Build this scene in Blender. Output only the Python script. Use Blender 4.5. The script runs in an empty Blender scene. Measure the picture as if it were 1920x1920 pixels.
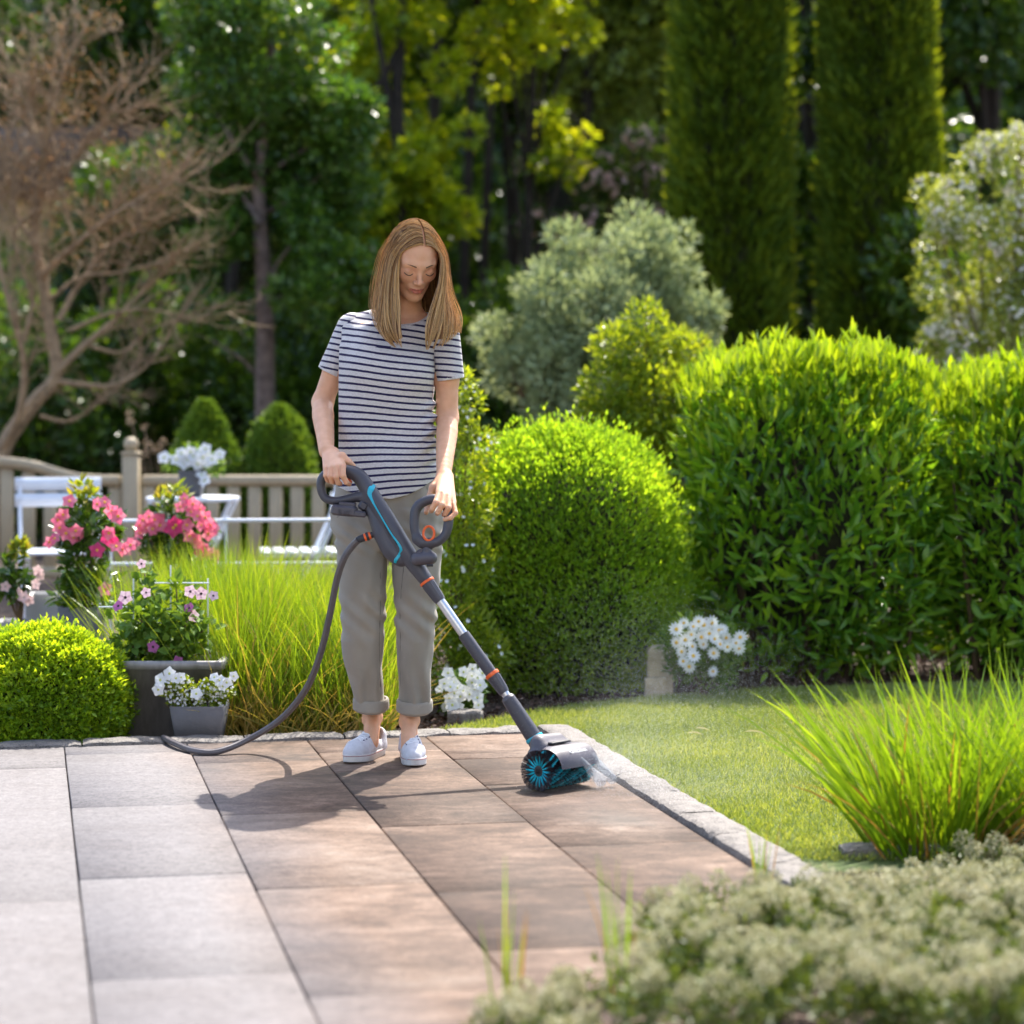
import bpy, math, random
import numpy as np
from mathutils import Vector, Matrix
R = math.radians
rng = np.random.default_rng(7)
random.seed(7)

# ------------------------------------------------------------------ camera, world, sun, exposure
F = 4400.0      # focal length in pixels of the 1920 px photograph
H = 1.11        # camera height
SC = bpy.context.scene
COL = SC.collection
cam_d = bpy.data.cameras.new('camera')
cam = bpy.data.objects.new('camera', cam_d); COL.objects.link(cam)
cam.location = (0, 0, H); cam.rotation_euler = (R(90), 0, 0)
cam_d.sensor_width = 36.0; cam_d.sensor_fit = 'HORIZONTAL'
cam_d.lens = F/1920*36.0
cam_d.shift_y = -195/1920
cam_d.clip_start = 0.1; cam_d.clip_end = 500
cam_d.dof.use_dof = True; cam_d.dof.focus_distance = 7.25; cam_d.dof.aperture_fstop = 2.3
SC.camera = cam

SUN = Vector((0.355, 1.03, 1.55)).normalized()
world = bpy.data.worlds.new('World'); SC.world = world; world.use_nodes = True
wn = world.node_tree.nodes; wl = world.node_tree.links
sky = wn.new('ShaderNodeTexSky'); sky.sky_type = 'NISHITA'; sky.sun_disc = False
sky.sun_elevation = math.asin(SUN.z); sky.sun_rotation = math.atan2(SUN.x, SUN.y)
sky.air_density = 1.0; sky.dust_density = 2.5; sky.ozone_density = 0.6
wn['Background'].inputs['Strength'].default_value = 0.15
wl.new(sky.outputs[0], wn['Background'].inputs['Color'])
sd = bpy.data.lights.new('sun', 'SUN'); sd.energy = 3.7; sd.angle = R(0.53); sd.color = (1.0, 0.94, 0.84)
so = bpy.data.objects.new('sun', sd); COL.objects.link(so)
so.rotation_euler = SUN.to_track_quat('Z', 'Y').to_euler(); so.location = (4, 12, 16)
SC.view_settings.view_transform = 'Standard'; SC.view_settings.look = 'None'
SC.view_settings.exposure = 1.5; SC.view_settings.gamma = 1.0
SC.render.engine = 'CYCLES'
SC.cycles.max_bounces = 7; SC.cycles.diffuse_bounces = 3; SC.cycles.glossy_bounces = 3
SC.cycles.transmission_bounces = 5; SC.cycles.transparent_max_bounces = 8
SC.cycles.sample_clamp_indirect = 6.0; SC.cycles.sample_clamp_direct = 0
SC.cycles.use_denoising = True
SC.cycles.caustics_reflective = False; SC.cycles.caustics_refractive = False

# ------------------------------------------------------------------ helpers
def P(px, py, Y):
    return Vector(((px-960)*Y/F, Y, H-(py-765)*Y/F))
def G(px, py, z=0.0):
    Y = F*(H-z)/(py-765)
    return Vector(((px-960)*Y/F, Y, z))

def tag(o, label=None, cat=None, group=None, kind=None):
    if label: o['label'] = label
    if cat: o['category'] = cat
    if group: o['group'] = group
    if kind: o['kind'] = kind
    return o

def empty(name, loc, label=None, cat=None, group=None):
    o = bpy.data.objects.new(name, None); COL.objects.link(o)
    o.location = loc; o.empty_display_size = 0.1
    return tag(o, label, cat, group)

def world_of(p):
    m = Matrix.Translation(p.location) @ p.rotation_euler.to_matrix().to_4x4()
    return world_of(p.parent) @ p.matrix_parent_inverse @ m if p.parent is not None else m

def link(name, me, parent=None):
    """links a mesh given in WORLD coordinates; under a parent the data keeps its world place"""
    o = bpy.data.objects.new(name, me); COL.objects.link(o)
    if parent is not None:
        o.parent = parent
        o.matrix_parent_inverse = world_of(parent).inverted()
    return o

def mesh_np(name, V, Fc, mat=None, smooth=False):
    """V (n,3) array, Fc (m,k) array or list of lists"""
    me = bpy.data.meshes.new(name)
    V = np.asarray(V, np.float32)
    if isinstance(Fc, np.ndarray):
        k = Fc.shape[1]; m = len(Fc)
        idx = Fc.astype(np.int32).ravel(); start = (np.arange(m)*k).astype(np.int32)
    else:
        m = len(Fc); ln = np.array([len(f) for f in Fc]); start = (np.cumsum(ln)-ln).astype(np.int32)
        idx = np.fromiter((i for f in Fc for i in f), np.int32)
    me.vertices.add(len(V)); me.vertices.foreach_set('co', V.ravel())
    me.loops.add(len(idx)); me.loops.foreach_set('vertex_index', idx)
    me.polygons.add(m); me.polygons.foreach_set('loop_start', start)
    me.update(calc_edges=True)
    if smooth: me.polygons.foreach_set('use_smooth', np.ones(m, bool))
    if mat is not None:
        for q in (mat if isinstance(mat, (list, tuple)) else [mat]): me.materials.append(q)
    return me

class MB:
    """collects simple solids into one mesh"""
    def __init__(s): s.V = []; s.F = []; s.n = 0
    def add(s, V, Fc):
        V = np.asarray(V, float); s.V.append(V); s.F += [[i+s.n for i in f] for f in Fc]; s.n += len(V); return s
    def box(s, c, size, rot=None, taper=1.0, bev=0.0):
        hx, hy, hz = [q/2 for q in size]; b = min(bev, hx*.45, hy*.45, hz*.45)
        V = []
        if b <= 0:
            for z, t in ((-hz, 1), (hz, taper)):
                V += [(-hx*t, -hy*t, z), (hx*t, -hy*t, z), (hx*t, hy*t, z), (-hx*t, hy*t, z)]
            Fc = [[3, 2, 1, 0], [4, 5, 6, 7]]+[[i, (i+1) % 4, 4+(i+1) % 4, 4+i] for i in range(4)]
        else:
            rings = [(-hz, b, 1), (-hz+b, 0, 1), (hz-b, 0, taper), (hz, b, taper)]
            for z, i_, t in rings:
                x, y = hx*t-i_, hy*t-i_; c2 = b
                V += [(-x+c2, -y, z), (x-c2, -y, z), (x, -y+c2, z), (x, y-c2, z), (x-c2, y, z), (-x+c2, y, z), (-x, y-c2, z), (-x, -y+c2, z)]
            Fc = [[7, 6, 5, 4, 3, 2, 1, 0], [24+i for i in range(8)]]
            for r in range(3):
                Fc += [[r*8+i, r*8+(i+1) % 8, r*8+8+(i+1) % 8, r*8+8+i] for i in range(8)]
        V = np.array(V)
        if rot is not None: V = V @ np.array(rot.to_3x3()).T
        return s.add(V+np.array(c), Fc)
    def tube(s, pts, rad, n=10, cap=True, flat=None):
        """swept tube through pts with radius per point; flat=(scale along binormal)"""
        pts = [Vector(p) for p in pts]; m = len(pts)
        rad = [rad]*m if not hasattr(rad, '__len__') else rad
        T = []
        for i in range(m):
            a = pts[max(i-1, 0)]; b = pts[min(i+1, m-1)]; d = (b-a)
            T.append(d.normalized() if d.length > 1e-9 else Vector((0, 0, 1)))
        u = T[0].orthogonal().normalized()
        V = []
        for i in range(m):
            u = (u-T[i]*u.dot(T[i]))
            u = u.normalized() if u.length > 1e-6 else T[i].orthogonal().normalized()
            v = T[i].cross(u)
            for k in range(n):
                a = 2*math.pi*k/n
                V.append(pts[i]+rad[i]*(u*math.cos(a)+v*math.sin(a)))
        Fc = []
        for i in range(m-1):
            for k in range(n):
                Fc.append([i*n+k, i*n+(k+1) % n, (i+1)*n+(k+1) % n, (i+1)*n+k])
        if cap: Fc += [[k for k in range(n)][::-1], [(m-1)*n+k for k in range(n)]]
        return s.add([tuple(q) for q in V], Fc)
    def lathe(s, c, prof, n=20, axis=None, cap=True):
        """prof: list of (r, h) along axis from c"""
        ax = Vector(axis or (0, 0, 1)).normalized(); u = ax.orthogonal().normalized(); v = ax.cross(u); c = Vector(c)
        V = [c+ax*h+r*(u*math.cos(2*math.pi*k/n)+v*math.sin(2*math.pi*k/n)) for r, h in prof for k in range(n)]
        m = len(prof)
        Fc = [[i*n+k, i*n+(k+1) % n, (i+1)*n+(k+1) % n, (i+1)*n+k] for i in range(m-1) for k in range(n)]
        if cap: Fc += [[k for k in range(n)][::-1], [(m-1)*n+k for k in range(n)]]
        return s.add([tuple(q) for q in V], Fc)
    def build(s, name, mat, parent=None, smooth=False):
        me = mesh_np(name, np.concatenate(s.V), s.F, mat, False)
        if smooth: set_smooth(me)
        return link(name, me, parent)

def set_smooth(me, ang=35):
    me.polygons.foreach_set('use_smooth', np.ones(len(me.polygons), bool))
    try: me.set_sharp_from_angle(angle=R(ang))
    except Exception: pass

def catmull(pts, n=8):
    pts = [Vector(p) for p in pts]; out = []
    q = [pts[0]*2-pts[1]]+pts+[pts[-1]*2-pts[-2]]
    for i in range(1, len(q)-2):
        for k in range(n):
            t = k/n; a, b, c, d = q[i-1], q[i], q[i+1], q[i+2]
            out.append(0.5*((2*b)+(c-a)*t+(2*a-5*b+4*c-d)*t*t+(3*b-a-3*c+d)*t**3))
    out.append(pts[-1]); return out

# ------------------------------------------------------------------ materials
def newmat(name):
    m = bpy.data.materials.new(name); m.use_nodes = True
    nt = m.node_tree; b = nt.nodes['Principled BSDF']; return m, nt, b
def node(nt, t, **kw):
    n = nt.nodes.new(t)
    for k, v in kw.items(): setattr(n, k, v)
    return n
def plain(name, col, rough=0.5, metal=0.0, spec=0.5, var=0.06, scale=12.0, bump=0.0, bscale=60.0, coat=0.0):
    m, nt, b = newmat(name)
    b.inputs['Roughness'].default_value = rough; b.inputs['Metallic'].default_value = metal
    b.inputs['Specular IOR Level'].default_value = spec; b.inputs['Coat Weight'].default_value = coat
    tc = node(nt, 'ShaderNodeTexCoord'); nz = node(nt, 'ShaderNodeTexNoise')
    nz.inputs['Scale'].default_value = scale; nz.inputs['Detail'].default_value = 5
    nt.links.new(tc.outputs['Object'], nz.inputs['Vector'])
    cr = node(nt, 'ShaderNodeValToRGB')
    c = Vector(col)
    cr.color_ramp.elements[0].position = 0.3; cr.color_ramp.elements[1].position = 0.7
    cr.color_ramp.elements[0].color = tuple(c*(1-var))+(1,); cr.color_ramp.elements[1].color = tuple(c*(1+var))+(1,)
    nt.links.new(nz.outputs['Fac'], cr.inputs['Fac']); nt.links.new(cr.outputs['Color'], b.inputs['Base Color'])
    if bump:
        n2 = node(nt, 'ShaderNodeTexNoise'); n2.inputs['Scale'].default_value = bscale; n2.inputs['Detail'].default_value = 6
        nt.links.new(tc.outputs['Object'], n2.inputs['Vector'])
        bp = node(nt, 'ShaderNodeBump'); bp.inputs['Strength'].default_value = bump; bp.inputs['Distance'].default_value = 0.01
        nt.links.new(n2.outputs['Fac'], bp.inputs['Height']); nt.links.new(bp.outputs['Normal'], b.inputs['Normal'])
    return m
def leafmat(name, cols, trans=0.35, rough=0.4, spec=0.5, tcol=None, clump=3.0):
    """cols: list of rgb, picked per leaf; a translucent share lets the sun shine through"""
    m, nt, b = newmat(name)
    b.inputs['Roughness'].default_value = rough; b.inputs['Specular IOR Level'].default_value = spec
    g = node(nt, 'ShaderNodeNewGeometry'); cr = node(nt, 'ShaderNodeValToRGB')
    el = cr.color_ramp.elements
    for i, c in enumerate(cols):
        p = i/(len(cols)-1) if len(cols) > 1 else 0
        e = el[i] if i < 2 else el.new(p)
        e.position = p; e.color = tuple(c)+(1,)
    tc = node(nt, 'ShaderNodeTexCoord'); nz = node(nt, 'ShaderNodeTexNoise'); nz.inputs['Scale'].default_value = clump; nz.inputs['Detail'].default_value = 2
    nt.links.new(tc.outputs['Object'], nz.inputs['Vector'])
    ma = node(nt, 'ShaderNodeMath', operation='MULTIPLY_ADD'); ma.inputs[1].default_value = 0.7; 
    m2 = node(nt, 'ShaderNodeMath', operation='MULTIPLY_ADD'); m2.inputs[1].default_value = 1.0; m2.inputs[2].default_value = -0.35
    nt.links.new(nz.outputs['Fac'], m2.inputs[0]); nt.links.new(m2.outputs[0], ma.inputs[2])
    nt.links.new(g.outputs['Random Per Island'], ma.inputs[0]); nt.links.new(ma.outputs[0], cr.inputs['Fac'])
    nt.links.new(cr.outputs['Color'], b.inputs['Base Color'])
    tr = node(nt, 'ShaderNodeBsdfTranslucent'); mx = node(nt, 'ShaderNodeMixShader'); mx.inputs[0].default_value = trans
    hs = node(nt, 'ShaderNodeMix', data_type='RGBA', blend_type='MULTIPLY'); hs.inputs[0].default_value = 1.0
    t = tcol or (2.1, 1.7, 0.6)
    hs.inputs[7].default_value = (t[0], t[1], t[2], 1)
    nt.links.new(cr.outputs['Color'], hs.inputs[6]); nt.links.new(hs.outputs[2], tr.inputs['Color'])
    nt.links.new(b.outputs[0], mx.inputs[1]); nt.links.new(tr.outputs[0], mx.inputs[2])
    nt.links.new(mx.outputs[0], nt.nodes['Material Output'].inputs['Surface'])
    return m

# ------------------------------------------------------------------ leaves
def unit(a): return a/np.maximum(np.linalg.norm(a, axis=1, keepdims=True), 1e-9)
def rnd_dirs(n): return unit(rng.normal(size=(n, 3)))
def leaf_arrays(pos, d, nrm, L, W, kind='diamond', bend=0.0, fold=0.25):
    n = len(pos); d = unit(d); side = unit(np.cross(d, nrm)); nrm = np.cross(side, d)
    L = np.broadcast_to(L, (n,))[:, None]; W = np.broadcast_to(W, (n,))[:, None]
    if kind == 'diamond':
        m = pos+d*L*0.45
        V = np.stack([pos, m+side*W/2+nrm*W*fold, pos+d*L, m-side*W/2+nrm*W*fold], 1).reshape(-1, 3)
        b = (np.arange(n)*4)[:, None]
        return V, np.concatenate([b+np.array([[0, 1, 2]]), b+np.array([[0, 2, 3]])], 0)
    if kind == 'blade':      # long blade bending outwards, n segments
        seg = 5; V = []
        bend = np.broadcast_to(bend, (n,))[:, None]
        out = d.copy(); out[:, 2] = 0; out = unit(out+1e-6)
        for i in range(seg+1):
            t = i/seg; w = W*(0.75 if i == 0 else (1-t)**0.6)*0.5
            c = pos+d*L*t+out*L*bend*t*t-np.array([[0, 0, 1.0]])*L*bend*0.55*t**3
            if i < seg: V += [c-side*w, c+side*w]
            else: V += [c]
        V = np.stack(V, 1); k = V.shape[1]; V = V.reshape(-1, 3); b = (np.arange(n)*k)[:, None]
        Q = [b+np.array([[2*i, 2*i+1, 2*i+3, 2*i+2]]) for i in range(seg-1)]
        T = b+np.array([[2*seg-2, 2*seg-1, 2*seg, 2*seg]])
        Q.append(T); Q = np.concatenate(Q, 0)
        return V, Q
    # 'leaf': curved leaf, midrib fold, 3 stations
    st = [(0.0, 0.06), (0.3, 0.9), (0.62, 0.85), (1.0, 0.04)]
    V = []
    for t, w in st:
        c = pos+d*L*t-nrm*L*bend*t*t
        V += [c-side*W*w/2+nrm*W*w*fold, c, c+side*W*w/2+nrm*W*w*fold]
    V = np.stack(V, 1).reshape(-1, 3); b = (np.arange(n)*12)[:, None]; Q = []
    for i in range(3):
        Q += [b+np.array([[3*i, 3*i+1, 3*i+4, 3*i+3]]), b+np.array([[3*i+1, 3*i+2, 3*i+5, 3*i+4]])]
    return V, np.concatenate(Q, 0)
def leaf_obj(name, arrs, mat, parent=None, smooth=True):
    V = []; Q = []; o = 0
    for v, q in arrs: V.append(v); Q.append(q+o); o += len(v)
    Q = np.concatenate(Q)
    if Q.shape[1] == 4:
        deg = Q[:, 2] == Q[:, 3]
        if deg.any():
            me = mesh_np(name, np.concatenate(V), [list(map(int, q[:3])) if q[2] == q[3] else list(map(int, q)) for q in Q], mat, smooth)
            return link(name, me, parent)
    return link(name, mesh_np(name, np.concatenate(V), Q, mat, smooth), parent)

def vnoise(p, scale, seed=0):
    """cheap smooth 3d noise from sums of sines, about -1..1"""
    r = np.random.default_rng(seed); o = 0
    for k in range(5):
        w = r.normal(size=3)*scale*(1+0.35*k); o = o+np.sin(p @ w+r.uniform(0, 6.28))/(1+0.3*k)
    return o/2.6

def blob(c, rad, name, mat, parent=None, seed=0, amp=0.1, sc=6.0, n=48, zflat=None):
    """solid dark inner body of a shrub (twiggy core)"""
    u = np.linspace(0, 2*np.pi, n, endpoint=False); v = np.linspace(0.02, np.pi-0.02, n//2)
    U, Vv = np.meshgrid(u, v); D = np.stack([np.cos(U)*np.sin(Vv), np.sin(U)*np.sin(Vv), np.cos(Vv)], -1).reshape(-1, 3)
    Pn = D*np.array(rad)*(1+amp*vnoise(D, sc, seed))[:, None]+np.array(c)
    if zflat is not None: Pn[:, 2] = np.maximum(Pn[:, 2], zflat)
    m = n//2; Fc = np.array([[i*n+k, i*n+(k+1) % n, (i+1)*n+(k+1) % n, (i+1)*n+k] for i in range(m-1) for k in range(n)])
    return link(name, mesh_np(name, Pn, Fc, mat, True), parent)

def crown(clumps, n, L, W, spread=0.35, up=0.3, kind='diamond', droop=0.0, fold=0.2, bend=0.1):
    """clumps: (c, r) spheres; leaves sit in each clump, mostly toward its outside"""
    C = np.array([list(c) for c, r in clumps]); Rr = np.array([r if hasattr(r, '__len__') else (r, r, r) for c, r in clumps], float)
    vol = Rr.prod(1)**(2/3); idx = rng.choice(len(C), n, p=vol/vol.sum())
    D = rnd_dirs(n); rad = rng.uniform(0.25, 1.0, n)**0.45
    pos = C[idx]+D*Rr[idx]*rad[:, None]
    d = unit(D+rnd_dirs(n)*spread*2+np.array([[0, 0, up-droop]]))
    nr = unit(rnd_dirs(n)*0.7+D*0.5+np.array([[0, 0, 0.6]]))
    Ls = L*rng.uniform(0.65, 1.25, n); Ws = W*rng.uniform(0.7, 1.2, n)
    return leaf_arrays(pos, d, nr, Ls, Ws, kind, bend, fold)

def subclumps(c, rad, k, r, shell=0.75, seed=None):
    """k little spheres spread over an ellipsoid"""
    D = rnd_dirs(k); q = rng.uniform(shell, 1.0, k)
    return [(np.array(c)+D[i]*np.array(rad)*q[i], r*rng.uniform(0.7, 1.35)) for i in range(k)]

def shell_leaves(c, rad, n, L, W, depth=0.12, seed=0, amp=0.08, sc=7.0, up=0.5, zmin=0.0, kind='diamond', fold=0.25, out=0.8, rand=0.9, sprig=0.0, bend=0.1, power=2.0):
    """dense clipped-shrub foliage: leaves on a wobbly (super)ellipsoid, several layers deep"""
    D = rnd_dirs(int(n*1.6)); rad = np.array(rad, float)
    s = (np.abs(D)**power).sum(1)**(-1/power)
    base = D*s[:, None]
    w = 1+amp*vnoise(base, sc, seed)+0.35*amp*vnoise(base, sc*3.5, seed+1)
    q = 1-depth*rng.uniform(0, 1, len(D))**1.5
    if sprig: q = q+(rng.uniform(0, 1, len(D)) < 0.12)*rng.uniform(0, sprig, len(D))
    pos = base*rad*(w*q)[:, None]+np.array(c)
    k = pos[:, 2] > zmin; pos = pos[k][:n]; D2 = unit(base/rad)[k][:n]; m = len(pos)
    d = unit(D2*out+rnd_dirs(m)*rand+np.array([[0, 0, up]]))
    nr = unit(rnd_dirs(m)+D2*0.4+np.array([[0, 0, 0.5]]))
    return leaf_arrays(pos, d, nr, L*rng.uniform(0.7, 1.25, m), W*rng.uniform(0.75, 1.2, m), kind, bend, fold)

def flower_heads(pos, nrm, r, petals, wid=0.6, cup=0.25, jit=0.15):
    """flowers of separate petals; returns leaf arrays"""
    n = len(pos); nrm = unit(nrm); a = unit(np.cross(nrm, rnd_dirs(n))); b = np.cross(nrm, a)
    Ps = []; Ds = []; Ns = []; Ls = []
    r = np.broadcast_to(r, (n,))
    for k in range(petals):
        th = 2*np.pi*k/petals
        d = a*np.cos(th)+b*np.sin(th)+nrm*(cup+rng.uniform(-jit, jit, n))[:, None]
        Ps.append(pos); Ds.append(d); Ns.append(nrm); Ls.append(r)
    Lc = np.concatenate(Ls)
    return leaf_arrays(np.concatenate(Ps), np.concatenate(Ds), np.concatenate(Ns), Lc, Lc*wid, 'leaf', -0.1, 0.05)
# ------------------------------------------------------------------ ground, terrace, kerb, lawn
m_soil = plain('soil', (0.075, 0.048, 0.036), 0.95, var=0.5, scale=9, bump=0.9, bscale=45)
Gs = 240
xs = np.linspace(-60, 60, Gs); ys = np.concatenate([np.linspace(3, 16, Gs//2), np.linspace(16.3, 120, Gs-Gs//2)])
XX, YY = np.meshgrid(xs, ys)
ZZ = -0.05+0.012*np.sin(XX*3.1+YY*2.3)*np.cos(YY*3.7)
gi = np.arange(Gs*Gs).reshape(Gs, Gs)
Q = np.stack([gi[:-1, :-1], gi[:-1, 1:], gi[1:, 1:], gi[1:, :-1]], -1).reshape(-1, 4)
tag(link('ground', mesh_np('ground', np.stack([XX, YY, ZZ], -1).reshape(-1, 3), Q, m_soil, True)), kind='structure')

ca, sa = 0.97935, 0.20216     # terrace axes: s to the right, t away
def ST(s, t, z=0.0): return (s*ca-t*sa, s*sa+t*ca, z)
S_EDGE, T_EDGE = 1.717, 7.82

# paving material: clean grey on the side already washed, brown grime on the other
m_pave, nt, b = newmat('paving'); b.inputs['Specular IOR Level'].default_value = .22
tc = node(nt, 'ShaderNodeTexCoord'); sep = node(nt, 'ShaderNodeSeparateXYZ')
nt.links.new(tc.outputs['Object'], sep.inputs[0])
def mth(op, a, b_=None, c=None):
    n = node(nt, 'ShaderNodeMath', operation=op)
    for i, v in enumerate([a, b_, c]):
        if v is None: continue
        if isinstance(v, (int, float)): n.inputs[i].default_value = v
        else: nt.links.new(v, n.inputs[i])
    return n.outputs[0]
def noi(scale, det=4, rough=0.5, vec=None, dist=0.0):
    n = node(nt, 'ShaderNodeTexNoise'); n.inputs['Scale'].default_value = scale; n.inputs['Detail'].default_value = det
    n.inputs['Roughness'].default_value = rough; n.inputs['Distortion'].default_value = dist
    nt.links.new(vec or tc.outputs['Object'], n.inputs['Vector']); return n.outputs['Fac']
def ramp(f, stops):
    cr = node(nt, 'ShaderNodeValToRGB'); el = cr.color_ramp.elements
    for i, (p, c) in enumerate(stops):
        e = el[i] if i < 2 else el.new(p); e.position = p; e.color = tuple(c)+(1,)
    nt.links.new(f, cr.inputs['Fac']); return cr.outputs['Color']
mp = node(nt, 'ShaderNodeMapping'); mp.inputs['Scale'].default_value = (1.0, 1.7, 1.0); mp.inputs['Rotation'].default_value = (0, 0, -0.2)
nt.links.new(tc.outputs['Object'], mp.inputs[0])
svar = mth('MULTIPLY_ADD', sep.outputs['X'], ca, mth('MULTIPLY', sep.outputs['Y'], sa))
n1 = noi(2.6, 7, 0.68, mp.outputs[0], 0.6); n2 = noi(9.0, 7, 0.75, mp.outputs[0], 0.4); n3 = noi(110, 3, 0.75); n5 = noi(34, 4, 0.75); n4 = noi(1.3, 3)
grime = mth('ADD', mth('MULTIPLY', n1, 0.75), mth('MULTIPLY', n2, 0.5))
# per slab offset stored on the mesh
at = node(nt, 'ShaderNodeAttribute', attribute_name='slab')
mask = mth('ADD', mth('MULTIPLY', mth('SUBTRACT', svar, 0.50), 3.2), mth('MULTIPLY', mth('SUBTRACT', n4, 0.5), 0.9))
mk = node(nt, 'ShaderNodeMapRange'); mk.inputs[1].default_value = -0.35; mk.inputs[2].default_value = 0.75
nt.links.new(mask, mk.inputs[0])
g2 = mth('ADD', grime, mth('MULTIPLY', mth('SUBTRACT', at.outputs['Fac'], 0.5), 0.22))
dirty = ramp(g2, [(0.36, (0.215, 0.165, 0.132)), (0.50, (0.165, 0.113, 0.085)), (0.60, (0.108, 0.070, 0.051)), (0.74, (0.055, 0.036, 0.027))])
clean = ramp(g2, [(0.35, (0.172, 0.164, 0.170)), (0.6, (0.150, 0.141, 0.146)), (0.85, (0.120, 0.110, 0.112))])
mix = node(nt, 'ShaderNodeMix', data_type='RGBA'); nt.links.new(mk.outputs[0], mix.inputs[0])
nt.links.new(clean, mix.inputs[6]); nt.links.new(dirty, mix.inputs[7])
sp = ramp(mth('ADD', mth('MULTIPLY', n3, 0.5), mth('MULTIPLY', n5, 0.5)), [(0.34, (0.58, 0.56, 0.55)), (0.5, (1, 1, 1)), (0.62, (1.3, 1.28, 1.25))])
mu = node(nt, 'ShaderNodeMix', data_type='RGBA', blend_type='MULTIPLY'); mu.inputs[0].default_value = 1.0
nt.links.new(mix.outputs[2], mu.inputs[6]); nt.links.new(sp, mu.inputs[7])
# a damp film round the brush: glossier and a little darker
wp = node(nt, 'ShaderNodeVectorMath', operation='DISTANCE'); wp.inputs[1].default_value = (0.42, 6.62, 0.0)
mp2 = node(nt, 'ShaderNodeMapping'); mp2.inputs['Scale'].default_value = (1.0, 1.0, 1.0)
nt.links.new(tc.outputs['Object'], mp2.inputs[0]); nt.links.new(mp2.outputs[0], wp.inputs[0])
wd = mth('ADD', wp.outputs['Value'], mth('MULTIPLY', mth('SUBTRACT', n2, 0.5), 0.7))
wr = node(nt, 'ShaderNodeMapRange'); wr.inputs[1].default_value = 0.5; wr.inputs[2].default_value = 0.22; nt.links.new(wd, wr.inputs[0])
dk = node(nt, 'ShaderNodeMix', data_type='RGBA', blend_type='MULTIPLY'); dk.inputs[7].default_value = (0.9, 0.9, 0.92, 1)
nt.links.new(wr.outputs[0], dk.inputs[0]); nt.links.new(mu.outputs[2], dk.inputs[6]); nt.links.new(dk.outputs[2], b.inputs['Base Color'])
nt.links.new(mth('SUBTRACT', 0.72, mth('MULTIPLY', wr.outputs[0], 0.22)), b.inputs['Roughness'])
bp = node(nt, 'ShaderNodeBump'); bp.inputs['Strength'].default_value = 0.35; bp.inputs['Distance'].default_value = 0.004
nt.links.new(mth('ADD', n3, mth('MULTIPLY', n2, 0.8)), bp.inputs['Height']); nt.links.new(bp.outputs['Normal'], b.inputs['Normal'])

cols = {-3: [6.9, 5.4], -2: [7.1, 5.9], -1: [7.385, 5.385], 0: [7.635, 6.62, 5.62, 4.62], 1: [7.368, 6.42, 5.42, 4.4], 2: [7.52, 7.11, 6.16, 5.3, 4.7], 3: [7.295, 6.78, 5.8, 4.9]}
bounds = {-3: (-1.5, -0.95), -2: (-0.95, -0.45), -1: (-0.45, 0.118), 0: (0.118, 0.516), 1: (0.516, 0.916), 2: (0.916, 1.317), 3: (1.317, 1.714)}
T_NEAR = 3.6; terr = MB(); slabv = []
for c, js in cols.items():
    tt = [T_EDGE]+js+[T_NEAR]; s0, s1 = bounds[c]
    for a_, b_ in zip(tt[:-1], tt[1:]):
        g = 0.0019; i = 0.0025; x0, x1, y0, y1 = s0+g, s1-g, b_+g, a_-g
        zt = random.uniform(-0.0012, 0.0012); zc = zt-0.0035; zb = -0.045; rv = random.random()
        V = [ST(x0, y0, zb), ST(x1, y0, zb), ST(x1, y1, zb), ST(x0, y1, zb), ST(x0, y0, zc), ST(x1, y0, zc), ST(x1, y1, zc), ST(x0, y1, zc),
             ST(x0+i, y0+i, zt), ST(x1-i, y0+i, zt), ST(x1-i, y1-i, zt), ST(x0+i, y1-i, zt)]
        terr.add(V, [[8, 9, 10, 11]]+[[k, (k+1) % 4, 4+(k+1) % 4, 4+k] for k in range(4)]+[[4+k, 4+(k+1) % 4, 8+(k+1) % 4, 8+k] for k in range(4)])
        slabv += [rv]*12
me = mesh_np('terrace', np.concatenate(terr.V), terr.F, m_pave)
a_ = me.attributes.new('slab', 'FLOAT', 'POINT'); a_.data.foreach_set('value', np.array(slabv, np.float32))
tag(link('terrace', me), kind='structure')
m_joint = plain('joint_sand', (0.055, 0.042, 0.032), 0.95, var=0.5, scale=40)
tag(link('terrace_bed', mesh_np('terrace_bed', [ST(-1.6, T_NEAR, -0.02), ST(1.72, T_NEAR, -0.02), ST(1.72, T_EDGE, -0.02), ST(-1.6, T_EDGE, -0.02)], [[0, 1, 2, 3]], m_joint)), kind='structure')

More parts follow.
